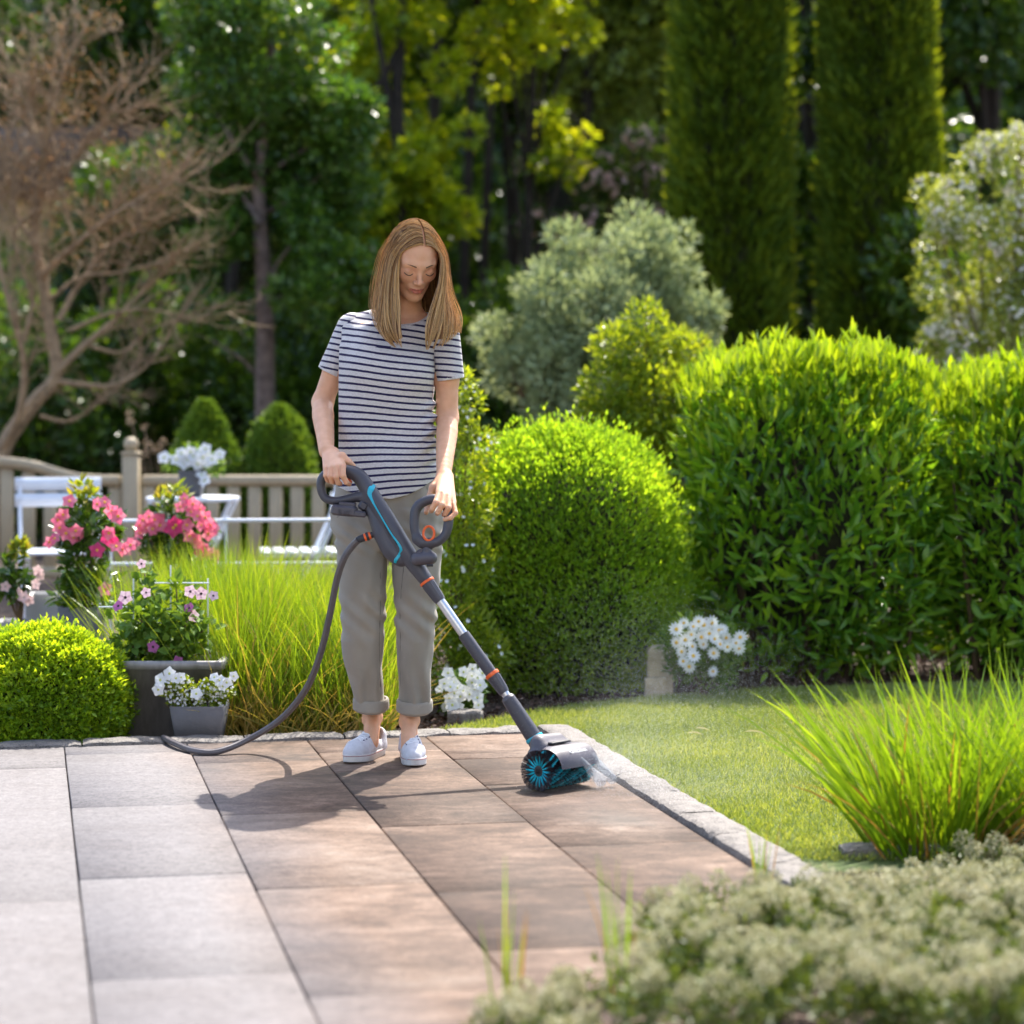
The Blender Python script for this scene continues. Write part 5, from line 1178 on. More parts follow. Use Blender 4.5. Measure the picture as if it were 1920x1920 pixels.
# hood over the roller (an arched shell with real thickness)
mb = MB(); prof = []
for a_ in np.linspace(-45, 84, 15):
    prof.append((math.sin(R(a_)), math.cos(R(a_)), .0655 if a_ < 80 else .0655+.0006*(a_-80)/4))
V = []; S_ = np.array([.034, .038, .05, .12, .180, .197, .201]); K_ = [0.0, .9, 1, 1, 1, .96, .86]; n = len(prof)
for j, (s_, k_) in enumerate(zip(S_, K_)):
    for (sn, cs, rr_) in prof:
        rad_ = rr_ if k_ > .5 else .0585
        rad_ = rad_*(k_ if k_ > .5 else 1); V.append(tuple(BH(s_, sn*rad_, cs*rad_)))
for j, (s_, k_) in enumerate(zip(S_[::-1], K_[::-1])):
    for (sn, cs, rr_) in prof: V.append(tuple(BH(s_ if k_ else .0345, sn*.0575, cs*.0575)))
m_ = len(S_)*2
mb.add(V, [[i*n+k, i*n+k+1, (i+1)*n+k+1, (i+1)*n+k] for i in range(m_-1) for k in range(n-1)]+[[i*n, (i+1)*n, (m_-2-i)*n, (m_-1-i)*n] for i in range(len(S_)-1)]+[[i*n+n-1, (m_-1-i)*n+n-1, (m_-2-i)*n+n-1, (i+1)*n+n-1] for i in range(len(S_)-1)])
hood = mb.build('hood', m_grey2, cl_root, True)
# maker's name on the hood
cu = bpy.data.curves.new('lettering', 'FONT'); cu.body = 'GARDENA'; cu.size = .0155; cu.extrude = .0003; cu.align_x = 'CENTER'; cu.align_y = 'CENTER'; cu.materials.append(m_white)
tmp_ = bpy.data.objects.new('tmp_text', cu); COL.objects.link(tmp_); bpy.context.view_layer.update()
lme = bpy.data.meshes.new_from_object(tmp_.evaluated_get(bpy.context.evaluated_depsgraph_get())); bpy.data.objects.remove(tmp_)
tx_ = bpy.data.objects.new('lettering', lme); COL.objects.link(tx_)
a_ = R(42); nn = (nrm*math.sin(a_)+up*math.cos(a_)); upv = (up*math.sin(a_)-nrm*math.cos(a_)) 
tx_.parent = cl_root; Mx = Matrix((adir, upv, nn)).transposed().to_4x4(); Mx.translation = BH(.125, 0, 0)+nn*.0662
tx_.matrix_parent_inverse = Matrix.Translation(cl_root.location).inverted(); tx_.matrix_basis = Mx
mb = MB(); c_ = BH(.087, 0, 0)+nn*.0660; mb.tube([c_-upv*.003, c_+upv*.004], [.0028, .0018], 8); mb.build('emblem', m_white, cl_root)
# roller core and bristles
mb = MB(); mb.lathe(A0-adir*.004, [(.004, -.001), (.0155, 0), (.0175, .004), (.0175, LEN)], 22, adir); mb.build('brush_core', m_rub, cl_root, True)
for k in range(3):
    mb = MB(); c_ = A0-adir*.006+Vector((nrm*(.006*(k-1)))); mb.box(c_, (.002, .0015, .016), Matrix(((adir.x, nrm.x, 0), (adir.y, nrm.y, 0), (0, 0, 1)))); mb.build('hub_slot', m_black, cl_root)
def bristles(s, th, r0, r1, w, flare=0.0, jit=.03):
    n = len(s); ad = np.array(adir); nn_ = np.array(nrm); uu = np.array([0, 0, 1.])
    rd = nn_[None]*np.cos(th)[:, None]+uu[None]*np.sin(th)[:, None]
    d = unit(rd+rng.normal(0, jit, (n, 3))-ad[None]*flare)
    p = np.array(A0)[None]+ad[None]*s[:, None]+rd*r0
    L_ = np.minimum(r1-r0, 1)*np.ones(n)
    # do not push through the paving: shorten the bristles that point down
    zz = p[:, 2]+d[:, 2]*L_; over = zz < .003; L_[over] = (p[over, 2]-.003)/np.maximum(-d[over, 2], .2)
    V1, q1 = leaf_arrays(p, d, np.cross(d, rnd_dirs(n)), L_, w, 'diamond', 0, 0)
    V1 = V1.reshape(n, 4, 3)
    sd_ = V1[:, 1]-V1[:, 3]; V1[:, 1] = p+d*L_[:, None]+sd_*.5; V1[:, 3] = p-sd_*.0+sd_*0; tmp = V1.copy()
    # rectangle: base left, base right, tip right, tip left
    half = sd_*.5
    V1[:, 0] = p-half; V1[:, 1] = p+half; V1[:, 2] = p+d*L_[:, None]+half*.8; V1[:, 3] = p+d*L_[:, None]-half*.8
    b_ = (np.arange(n)*4)[:, None]
    return V1.reshape(-1, 3), b_+np.array([[0, 1, 2, 3]])
n = 6500; s_ = rng.uniform(.002, LEN, n); th = rng.uniform(0, 2*np.pi, n)
arr = [bristles(s_, th, .016, .0575, .0008)]
n = 1500; arr.append(bristles(rng.uniform(0, .004, n), rng.uniform(0, 2*np.pi, n), .016, .062, .0009, .30, .05))
leaf_obj('black_bristles', arr, m_brist, cl_root, False)
arr = []
for k in range(18):      # rows of turquoise bristles winding along the roller
    n = 420; u = rng.uniform(0, 1, n)
    if k % 3: arr.append(bristles(u*LEN, 2*np.pi*k/18+u*1.9+rng.normal(0, .016, n), .016, .0555, .0016))
    n = 90; arr.append(bristles(rng.uniform(-.004, .003, n), 2*np.pi*k/18+rng.normal(0, .030, n), .016, .046, .0022, .12, .006))
leaf_obj('turquoise_bristles', arr, m_tealb, cl_root, False)
# clear splash guards
m_clear, nt, b = newmat('clear_plastic'); b.inputs['Roughness'].default_value = .08; b.inputs['Base Color'].default_value = (.85, .88, .92, 1)
tp_ = node(nt, 'ShaderNodeBsdfTransparent'); tp_.inputs[0].default_value = (.86, .89, .92, 1); mx = node(nt, 'ShaderNodeMixShader'); mx.inputs[0].default_value = .18
nt.links.new(tp_.outputs[0], mx.inputs[1]); nt.links.new(b.outputs[0], mx.inputs[2]); nt.links.new(mx.outputs[0], nt.nodes['Material Output'].inputs['Surface'])
for s_, z_, k_ in ((.13, .018, 1.0), (.185, .022, .9)):
    v5 = Vol(np.array(BH(s_, .07, 0))-.07, np.array(BH(s_, .07, 0))+.07, .0022)
    v5.cap(BH(s_-.006, .055, z_+.008), BH(s_+.022*k_, .105, -.036), .007, .017*k_, .01); v5.mesh('splash_guard', m_clear, cl_root)

# hose
m_hose, nt, b = newmat('hose_rubber'); b.inputs['Roughness'].default_value = .45
tc = node(nt, 'ShaderNodeTexCoord'); wv = node(nt, 'ShaderNodeTexNoise'); wv.inputs['Scale'].default_value = 40; nt.links.new(tc.outputs['Object'], wv.inputs['Vector'])
cr = node(nt, 'ShaderNodeValToRGB'); cr.color_ramp.elements[0].color = (.095, .085, .095, 1); cr.color_ramp.elements[1].color = (.15, .135, .14, 1); nt.links.new(wv.outputs['Fac'], cr.inputs['Fac']); nt.links.new(cr.outputs['Color'], b.inputs['Base Color'])
e0 = c0+dr*1.05
hp = [e0, P(662, 1022, 7.13), P(646, 1045, 7.14), P(632, 1085, 7.18), P(619, 1150, 7.24), P(601, 1225, 7.32), P(575, 1290, 7.42), P(530, 1345, 7.52), P(472, 1383, 7.56)]
g = [G(410, 1409, .011), G(365, 1408, .011)]
hp += [Vector((g[0].x, g[0].y, .0115)), Vector((g[1].x, g[1].y, .0115)), P(328, 1394, 7.66), P(308, 1384, 7.80), P(303, 1388, 7.90), P(308, 1394, 7.93)]
hp = catmull(hp, 8)
hp += [hp[-1]+Vector((.03, .06, -.03)), hp[-1]+Vector((.10, .14, -.045))]
hr_ = empty('garden_hose', (hp[20].x, hp[20].y, 0), 'grey hose curving from the cleaner down to the patio', 'hose')
mb = MB(); mb.tube(hp, .0098, 16); mb.build('tube', m_hose, hr_, True)
mb = MB()
for k in range(8):
    an = 2*math.pi*k/8; q = []
    u = (hp[1]-hp[0]).orthogonal().normalized()
    for i, p in enumerate(hp):
        T_ = (hp[min(i+1, len(hp)-1)]-hp[max(i-1, 0)]).normalized(); u = (u-T_*u.dot(T_)).normalized(); w_ = T_.cross(u); q.append(p+(u*math.cos(an)+w_*math.sin(an))*.0095)
    mb.tube(q, .0013, 4)
mb.build('ribs', m_hose, hr_, True)

# fine spray thrown up by the brush
m_drop = plain('water_spray', (.9, .92, .95), .2, var=.0); 
nt = m_drop.node_tree; b = nt.nodes['Principled BSDF']; tr = node(nt, 'ShaderNodeBsdfTranslucent'); tr.inputs[0].default_value = (.95, .97, 1, 1); mx = node(nt, 'ShaderNodeMixShader'); mx.inputs[0].default_value = .5
nt.links.new(b.outputs[0], mx.inputs[1]); nt.links.new(tr.outputs[0], mx.inputs[2]); nt.links.new(mx.outputs[0], nt.nodes['Material Output'].inputs['Surface'])
n = 150000; t_ = rng.uniform(0, 1, n)**.9; an = rng.normal(.88, .48, n); sp_ = 1.0*t_
dx = sp_*np.cos(an)*rng.uniform(.5, 1.1, n); dz = np.maximum(sp_*np.sin(an)*.75-.35*t_**2*.5, .0); dyy = rng.normal(0, .11, n)+.10*t_
pos = np.stack([.24+dx, 6.86+dyy, .03+dz*rng.uniform(.3, 1.1, n)], 1)
k = rng.integers(0, n, 26000); pos[k] = np.stack([rng.normal(.50, .17, 26000), rng.normal(6.72, .12, 26000), np.abs(rng.normal(0.012, .035, 26000))], 1)
pos[:, 2] = np.maximum(pos[:, 2], .003)
r_ = .00018+.00032*rng.uniform(0, 1, n)[:, None]**2.5+.0004*(rng.uniform(0, 1, n)[:, None] > .99)
tet = np.array([[1, 1, 1], [1, -1, -1], [-1, 1, -1], [-1, -1, 1.]]); V = (pos[:, None]+tet[None]*r_[:, None]*.7).reshape(-1, 3); b_ = (np.arange(n)*4)[:, None]
Qd = np.concatenate([b_+np.array([f]) for f in ([0, 1, 2], [0, 3, 1], [0, 2, 3], [1, 3, 2])])
tag(link('water_spray', mesh_np('water_spray', V, Qd, m_drop)), kind='stuff')
# ------------------------------------------------------------------ the woman
woman = empty('person', (-.387, 7.42, 0), 'woman with long blonde hair in a striped t-shirt and rolled grey trousers, holding the cleaner', 'person')
m_skin, nt, b = newmat('skin')
at = node(nt, 'ShaderNodeAttribute', attribute_name='flush'); tc = node(nt, 'ShaderNodeTexCoord')
nz = node(nt, 'ShaderNodeTexNoise'); nz.inputs['Scale'].default_value = 28; nz.inputs['Detail'].default_value = 5; nt.links.new(tc.outputs['Object'], nz.inputs['Vector'])
cr = node(nt, 'ShaderNodeValToRGB'); cr.color_ramp.elements[0].position = .3; cr.color_ramp.elements[0].color = (.70, .365, .22, 1); cr.color_ramp.elements[1].position = .7; cr.color_ramp.elements[1].color = (.80, .45, .28, 1)
nt.links.new(nz.outputs['Fac'], cr.inputs['Fac'])
mx = node(nt, 'ShaderNodeMix', data_type='RGBA'); mx.inputs[7].default_value = (.42, .105, .085, 1)
nt.links.new(at.outputs['Fac'], mx.inputs[0]); nt.links.new(cr.outputs['Color'], mx.inputs[6]); nt.links.new(mx.outputs[2], b.inputs['Base Color'])
b.inputs['Roughness'].default_value = .48; b.inputs['Specular IOR Level'].default_value = .4
b.inputs['Subsurface Weight'].default_value = .18; b.inputs['Subsurface Radius'].default_value = (.012, .004, .002); b.inputs['Subsurface Scale'].default_value = 1.0
n2 = node(nt, 'ShaderNodeTexNoise'); n2.inputs['Scale'].default_value = 320; nt.links.new(tc.outputs['Object'], n2.inputs['Vector']); bp = node(nt, 'ShaderNodeBump'); bp.inputs['Strength'].default_value = .12; bp.inputs['Distance'].default_value = .002
nt.links.new(n2.outputs['Fac'], bp.inputs['Height']); nt.links.new(bp.outputs['Normal'], b.inputs['Normal'])

# head frame: turned to the picture's right and bowed
PSI, PIT = R(19), R(33)
HC = Vector((-.308, 7.335, 1.576))
hL = Vector((math.cos(PSI), math.sin(PSI), 0)); hF = Vector((math.sin(PSI)*math.cos(PIT), -math.cos(PSI)*math.cos(PIT), -math.sin(PIT))); hU = Vector((math.sin(PSI)*math.sin(PIT), -math.cos(PSI)*math.sin(PIT), math.cos(PIT)))
HM = np.array([hL, hF, hU]).T       # columns: lateral, forward, up
def HD(l, f, u): return HC+hL*l+hF*f+hU*u
sk = Vol((-.655, 7.0, .0), (-.13, 7.62, 1.70), .0022)
# skull and face
sk.ell(HD(0, -.012, .028), (.073, .092, .086), .01, M=HM)
sk.ell(HD(0, .024, -.028), (.0575, .060, .078), .02, M=HM)
sk.ell(HD(0, .010, .010), (.067, .072, .07), .02, M=HM)
sk.cap(HD(-.050, -.005, -.050), HD(-.016, .062, -.094), .018, .014, .025); sk.cap(HD(.050, -.005, -.050), HD(.016, .062, -.094), .018, .014, .025)
sk.ell(HD(0, .068, -.098), (.016, .014, .013), .02, M=HM)
for s_ in (-1, 1):
    sk.ell(HD(s_*.040, .058, -.022), (.019, .017, .017), .022, M=HM)
    sk.cap(HD(s_*.012, .080, .019), HD(s_*.044, .066, .022), .0075, .007, .018)
    sk.ell(HD(s_*.0330, .092, .001), (.0165, .012, .0105), .012, 's', M=HM)
    sk.ell(HD(s_*.0330, .0685, -.0015), (.0150, .0145, .0115), .004, M=HM)
    sk.cap(HD(s_*.0215, .0795, -.0075), HD(s_*.0335, .0820, -.0100), .0022, .0024, .003); sk.cap(HD(s_*.0335, .0820, -.0100), HD(s_*.0455, .0755, -.0070), .0024, .002, .003)
sk.cap(HD(0, .081, .012), HD(0, .0985, -.026), .0068, .0082, .010)
sk.ell(HD(0, .1005, -.0305), (.0098, .0092, .0085), .007, M=HM)
for s_ in (-1, 1): sk.ell(HD(s_*.0115, .0915, -.0340), (.0062, .0085, .0062), .005, M=HM); sk.ell(HD(s_*.0062, .0955, -.0405), (.0034, .005, .0030), .002, 's', M=HM)
sk.ell(HD(0, .074, -.060), (.026, .0165, .020), .012, M=HM)
sk.chain([HD(-.0235, .0790, -.0605), HD(-.010, .0880, -.0580), HD(-.003, .0905, -.0572), HD(0, .0900, -.0580), HD(.003, .0905, -.0572), HD(.010, .0880, -.0580), HD(.0235, .0790, -.0605)], [.0018, .0036, .0042, .0040, .0042, .0036, .0018], .003)
sk.chain([HD(-.021, .0790, -.0640), HD(-.009, .0875, -.0680), HD(0, .0892, -.0690), HD(.009, .0875, -.0680), HD(.021, .0790, -.0640)], [.0018, .0045, .0052, .0045, .0018], .003)
mc = [HD(-.0260, .0800, -.0590), HD(-.012, .0905, -.0625), HD(0, .0945, -.0625), HD(.012, .0905, -.0625), HD(.0260, .0800, -.0590)]
for i in range(4): sk.cap(mc[i], mc[i+1], .0013, .0013, .0018, 's')
for s_ in (-1, 1): sk.ell(HD(s_*.074, -.008, -.006), (.008, .017, .028), .008, M=HM)
# neck, shoulders, trunk (under the clothes), arms
NB = Vector((-.338, 7.415, 1.405))
sk.cap(HD(0, -.030, -.050), NB, .0475, .050, .025)
SL, SR = Vector((-.508, 7.45, 1.365)), Vector((-.214, 7.385, 1.335))
sk.cap(NB+Vector((-.02, .01, -.005)), SL, .036, .038, .03); sk.cap(NB+Vector((.02, .005, -.01)), SR, .034, .036, .03)
sk.cap(Vector((-.355, 7.378, 1.368)), Vector((-.43, 7.412, 1.385)), .008, .007, .02); sk.cap(Vector((-.325, 7.374, 1.364)), Vector((-.265, 7.386, 1.362)), .008, .007, .02)
def pxz(py, Y=7.42): return H-(py-765)*Y/F
def pxx(px, Y=7.42): return (px-960)*Y/F
shirt_tab = [(605, 742, 84, .072, 7.415), (625, 741, 93, .085, 7.412), (650, 733, 94, .097, 7.408), (680, 729, 91, .106, 7.403), (710, 727, 89.5, .109, 7.400), (740, 726, 89, .106, 7.403), (780, 726, 90, .101, 7.41), (820, 727, 92, .101, 7.415), (860, 727.5, 93.5, .106, 7.415), (900, 728, 94, .111, 7.415), (950, 728, 95, .114, 7.415)]
sk.gcyl([(pxz(py), pxx(c), Y, hw*.001686-.010, b_-.010) for py, c, hw, b_, Y in shirt_tab[:-1]], .03)
# legs (bare below the trousers)
LHIP, RHIP = (pxx(680), 7.42, pxz(950)), (pxx(772), 7.42, pxz(950))
AL, AR = Vector((pxx(698, 7.5), 7.50, .105)), Vector((pxx(768, 7.44), 7.43, .105))
sk.gcyl([(pxz(py), pxx(728), 7.42, .13, .095) for py in (880, 990)], .03)
for hip, kn, an in ((LHIP, (pxx(680), 7.41, pxz(1180)), AL), (RHIP, (pxx(779), 7.39, pxz(1180)), AR)):
    kn = Vector(kn); hip = Vector(hip)
    sk.cap(hip, kn, .062, .045, .03); sk.cap(kn, kn.lerp(an, .35)+Vector((0, .012, 0)), .044, .047, .02); sk.cap(kn.lerp(an, .35)+Vector((0, .012, 0)), an+Vector((0, 0, .075)), .046, .0275, .02)
    sk.cap(an+Vector((0, 0, .085)), an+Vector((0, 0, .02)), .0275, .0265, .015, sy=1.15); sk.cap(an+Vector((0, .0, .02)), an+Vector((0, -.07, -.055)), .027, .024, .02); sk.cap(an+Vector((0, .02, .0)), an+Vector((0, .025, -.06)), .024, .026, .02)
    for s_ in (-1, 1): sk.ell(an+Vector((s_*.0215, 0, .012+.004*s_)), (.0095, .012, .013), .012)
# arms
EL, WL = Vector((-.602, 7.462, 1.128)), Vector((-.572, 7.232, .978))
sk.chain([SL, SL.lerp(EL, .5)+Vector((-.004, 0, 0)), EL], [.041, .036, .0325], .02)
sk.chain(catmull([EL, EL.lerp(WL, .28)+Vector((-.002, .0, -.002)), EL.lerp(WL, .7), WL], 4), np.interp(np.arange(13), [0, 4, 8, 12], [.0325, .0345, .0280, .0235]), .016, .0009)
ER, WR = Vector((-.203, 7.395, 1.078)), Vector((-.2085, 7.185, .908))
sk.chain([SR, SR.lerp(ER, .5)+Vector((.004, 0, 0)), ER], [.040, .0355, .033], .02)
sk.chain(catmull([ER, ER.lerp(WR, .28)+Vector((.001, 0, -.002)), ER.lerp(WR, .7), WR], 4), np.interp(np.arange(13), [0, 4, 8, 12], [.0325, .0335, .0275, .0228]), .016, .0009)
# hands: palm wedge, four separate fingers curling round the bar, thumb from the side of the palm
def Q(px, py, Y): return P(px, py, Y)
# left of the picture: back of the hand faces us, fingers reach down over the rear grip
kn = [Q(611, 880, 7.125), Q(620.5, 879, 7.113), Q(631, 877, 7.107), Q(642.5, 875, 7.107)]
for k, w_ in zip(kn, (.0095, .0105, .0110, .0110)):
    sk.cap(WL+Vector(((k.x-WL.x)*.45, -.008, -.008)), k+Vector((0, .006, .002)), .0165, w_, .012)
fing = [[kn[0], Q(611, 891, 7.110), Q(614, 900, 7.122), Q(618, 903, 7.142)], [kn[1], Q(619, 893, 7.098), Q(622.5, 903, 7.110), Q(627, 905, 7.136)],
        [kn[2], Q(630, 894, 7.092), Q(634, 905, 7.104), Q(638, 907, 7.132)], [kn[3], Q(643, 892, 7.093), Q(649, 904, 7.102), Q(655, 908, 7.124)]]
for f_, r_ in zip(fing, (.0074, .0081, .0085, .0086)):
    sk.chain(f_, [r_*1.12, r_*1.08, r_*.95, r_*.85], .0035, .003)
sk.chain([WL+Vector((.012, .0, -.018)), Q(641, 856, 7.165), Q(653, 866, 7.160), Q(662, 873, 7.166)], [.014, .0135, .0105, .0085], .010, .006)
# right of the picture: hand closes over the top right corner of the loop handle
kn = [Q(823, 926, 7.056), Q(832, 930, 7.048), Q(841, 936, 7.048), Q(850, 946, 7.056)]
for k, w_ in zip(kn, (.0110, .0112, .0105, .0095)):
    sk.cap(WR+Vector(((k.x-WR.x)*.4, -.012, -.010)), k+Vector((0, .008, .004)), .0165, w_, .012)
fing = [[kn[0], Q(817.5, 942, 7.026), Q(810.5, 954, 7.034), Q(809, 958, 7.062)], [kn[1], Q(829, 947, 7.020), Q(822, 960, 7.030), Q(820, 963, 7.060)],
        [kn[2], Q(841, 952, 7.022), Q(835, 963, 7.034), Q(832, 965, 7.062)], [kn[3], Q(854, 962, 7.034), Q(845, 971, 7.024), Q(834, 974, 7.030)]]
for f_, r_ in zip(fing, (.0087, .0087, .0082, .0074)):
    sk.chain(f_, [r_*1.12, r_*1.08, r_*.95, r_*.85], .0035, .003)
sk.chain([WR+Vector((-.010, -.01, -.012)), Q(813, 914, 7.130), Q(807, 930, 7.128), Q(802, 950, 7.118), Q(799, 961, 7.10)], [.014, .0135, .0105, .0088, .0072], .010, .006)
body_o = sk.mesh('body', m_skin, woman)
# flush: lips, cheeks, knuckles, nose tip
vv = verts_of(body_o); rel = (vv-np.array(HC)) @ HM
def bump(c, r): return np.exp(-(((rel-np.array(c))/np.array(r))**2).sum(1))
l_, f_, u_ = rel[:, 0], rel[:, 1], rel[:, 2]
lipmask = (f_ > .072) & (np.abs(l_) < .0235) & (u_ < -.0545-.0*l_) & (u_ > -.0735+(l_/.0235)**2*.010) & (u_ < -.0535-(l_/.0235)**2*.006)
fl = .30*(bump((-.044, .055, -.026), (.018, .03, .016))+bump((.044, .055, -.026), (.018, .03, .016)))+.22*bump((0, .10, -.032), (.012, .015, .01))
fl = np.where(lipmask, .80, fl); 
for s_ in (-1, 1): fl = np.maximum(fl, .28*bump((s_*.0330, .08, .006), (.014, .02, .006)))
for k in kn+[Q(611, 880, 7.125), Q(620.5, 879, 7.113), Q(631, 877, 7.107), Q(642.5, 875, 7.107)]: fl = np.maximum(fl, .25*np.exp(-(((vv-np.array(k))/.008)**2).sum(1)))
set_attr(body_o, 'flush', np.clip(fl, 0, 1))
# lashes and brows as fine hairs
m_brow = plain('brow_hair', (.15, .08, .04), .7)
m_lash = plain('lash_hair', (.045, .025, .018), .6)
for s_ in (-1, 1):
    mb = MB(); pts = [HD(s_*.0190, .0805, -.0060), HD(s_*.0255, .0842, -.0095), HD(s_*.0335, .0853, -.0115), HD(s_*.0415, .0822, -.0100), HD(s_*.0480, .0755, -.0060)]
    mb.tube(catmull(pts, 4), [.0005]+[.0013]*15+[.0007], 5); mb.build('eyelashes', m_lash, woman, True)
    mb = MB()
    for i in range(150):
        t = random.random(); l0 = .011+.038*t; c = HD(s_*l0, .0905-.022*t**1.6, .0185+.007*math.sin(t*2.3)-.003*t+random.uniform(-.0017, .0017)*(1.2-t))
        mb.tube([c, c+hL*s_*.005+hU*.0014*(1-1.6*t)], [.00055, .00025], 3, cap=False)
    mb.build('eyebrow', m_brow, woman)

# hair: layered strands over a closed under-layer
def hs(l, lt=7.3): return [P(*q) for q in l]
gl = [
 [(800, 463, 7.262), (776, 461, 7.246), (755, 473, 7.242), (748, 503, 7.240), (747, 545, 7.240), (750, 590, 7.236), (752, 622, 7.232), (758, 650, 7.236)],
 [(799, 449, 7.272), (768, 452, 7.258), (744, 476, 7.252), (733, 515, 7.250), (729, 558, 7.246), (731, 600, 7.238), (738, 628, 7.232), (750, 652, 7.234)],
 [(797, 434, 7.292), (757, 438, 7.284), (728, 466, 7.280), (714, 512, 7.284), (706, 560, 7.284), (706, 600, 7.274), (716, 628, 7.256), (737, 649, 7.242)],
 [(793, 423, 7.325), (753, 429, 7.326), (722, 462, 7.332), (706, 514, 7.336), (700, 552, 7.334), (703, 586, 7.318), (714, 612, 7.290), (730, 632, 7.262)],
 [(789, 418, 7.36), (752, 430, 7.375), (724, 466, 7.385), (709, 516, 7.395), (703, 552, 7.395), (704, 578, 7.385), (709, 597, 7.375), (719, 610, 7.36)],
 [(784, 418, 7.39), (758, 434, 7.425), (737, 470, 7.445), (725, 520, 7.455), (721, 560, 7.470), (724, 585, 7.485), (729, 600, 7.49), (735, 612, 7.49)],
 [(780, 420, 7.40), (777, 438, 7.437), (775, 475, 7.460), (774, 525, 7.475), (776, 575, 7.490), (778, 605, 7.500), (780, 625, 7.505), (782, 640, 7.505)],
 [(786, 418, 7.39), (806, 434, 7.425), (817, 470, 7.445), (822, 520, 7.455), (830, 570, 7.465), (834, 600, 7.47), (836, 618, 7.475), (836, 630, 7.475)],
 [(792, 418, 7.36), (816, 433, 7.375), (830, 468, 7.385), (836, 516, 7.395), (844, 560, 7.39), (852, 590, 7.385), (856, 610, 7.375), (857, 626, 7.36)],
 [(798, 423, 7.325), (820, 438, 7.326), (834, 468, 7.332), (840, 512, 7.336), (848, 552, 7.328), (857, 584, 7.312), (861, 606, 7.294), (858, 624, 7.284)],
 [(801, 436, 7.292), (821, 448, 7.284), (834, 476, 7.280), (839, 512, 7.280), (843, 550, 7.274), (846, 588, 7.262), (843, 622, 7.250), (834, 646, 7.246)],
 [(803, 450, 7.272), (822, 462, 7.262), (832, 486, 7.258), (833, 518, 7.256), (830, 555, 7.248), (824, 592, 7.240), (817, 625, 7.234), (808, 655, 7.234)],
 [(803, 463, 7.262), (817, 464, 7.252), (826, 477, 7.248), (826, 508, 7.246), (820, 542, 7.244), (808, 578, 7.238), (799, 615, 7.232), (800, 656, 7.232)]]
GD = np.array([[tuple(p) for p in hs(g_)] for g_ in gl])
for i_, (th_, l0_) in enumerate(zip([38, 54, 71, 90, 112, 138, 160, 138, 112, 90, 71, 54, 38], [.002, .002, .002, .003, .003, .003, .006, .009, .009, .009, .010, .010, .010])):
    GD[i_, 0] = np.array(HD(l0_, -.012+.097*math.cos(R(th_)), .028+.092*math.sin(R(th_))))
    if i_ != 6: GD[i_, 1] = .35*GD[i_, 0]+.65*GD[i_, 1]
def push_out(U, m):
    q = (U-np.array(HC)) @ HM-np.array([0, -.012, .026]); r_ = np.array([.073, .092, .088])+m
    k = np.sqrt(((q/r_)**2).sum(-1, keepdims=True)); up_ = q[..., 2:3] > -.05
    q2 = np.where((k < 1) & up_, q/np.maximum(k, .2), q)
    return (q2+np.array([0, -.012, .026])) @ HM.T+np.array(HC)
for i_ in range(2, 11):
    kk_ = .85 if i_ < 6 else (.95 if i_ == 6 else .83)
    for j_, m_ in zip(range(1, 7), (.6, 1, 1, 1, .5, .2)):
        f0 = 1-(1-kk_)*m_; xc = (775-960)*GD[i_, j_, 1]/F; GD[i_, j_, 0] = xc+(GD[i_, j_, 0]-xc)*f0
for i_, dy_ in ((0, .015), (1, .011), (11, .011), (12, .015)): GD[i_, 1:6, 1] += dy_            # guides x points x 3
def cr_interp(A, t):
    """catmull-rom along axis 0 of A at float positions t"""
    n = len(A); i = np.clip(np.floor(t).astype(int), 0, n-2); f = (t-i); sh = (len(t),)+(1,)*(A.ndim-1); f = f.reshape(sh)
    a, b_, c, d = A[np.clip(i-1, 0, n-1)], A[i], A[i+1], A[np.clip(i+2, 0, n-1)]
    return .5*(2*b_+(c-a)*f+(2*a-5*b_+4*c-d)*f*f+(3*b_-a-3*c+d)*f**3)
def strands(ts, npt, amp, inset, seed):
    A = cr_interp(GD, ts)                                            # strands x 8 x 3
    A = np.swapaxes(A, 0, 1); U = cr_interp(A, np.linspace(0, 7, npt)); U = np.swapaxes(U, 0, 1)   # strands x npt x 3
    return U
m_hair, nt, b = newmat('hair')
g = node(nt, 'ShaderNodeNewGeometry'); cr = node(nt, 'ShaderNodeValToRGB'); el = cr.color_ramp.elements
el[0].position = 0; el[0].color = (.17, .072, .022, 1); el[1].position = 1; el[1].color = (.95, .66, .30, 1)
e = el.new(.35); e.color = (.46, .23, .075, 1); e = el.new(.7); e.color = (.78, .46, .16, 1)
tc = node(nt, 'ShaderNodeTexCoord'); sx = node(nt, 'ShaderNodeSeparateXYZ'); nt.links.new(tc.outputs['Object'], sx.inputs[0])
mr = node(nt, 'ShaderNodeMapRange'); mr.inputs[1].default_value = 1.32; mr.inputs[2].default_value = 1.70; mr.inputs[3].default_value = .16; mr.inputs[4].default_value = -.10; nt.links.new(sx.outputs['Z'], mr.inputs[0])
ad = node(nt, 'ShaderNodeMath', operation='ADD'); nt.links.new(g.outputs['Random Per Island'], ad.inputs[0]); nt.links.new(mr.outputs[0], ad.inputs[1]); nt.links.new(ad.outputs[0], cr.inputs['Fac'])
nt.links.new(cr.outputs['Color'], b.inputs['Base Color']); b.inputs['Roughness'].default_value = .30; b.inputs['Specular IOR Level'].default_value = .9; b.inputs['Anisotropic'].default_value = .5
tr = node(nt, 'ShaderNodeBsdfTranslucent'); nt.links.new(cr.outputs['Color'], tr.inputs[0]); mx = node(nt, 'ShaderNodeMixShader'); mx.inputs[0].default_value = .32
nt.links.new(b.outputs[0], mx.inputs[1]); nt.links.new(tr.outputs[0], mx.inputs[2]); nt.links.new(mx.outputs[0], nt.nodes['Material Output'].inputs['Surface'])
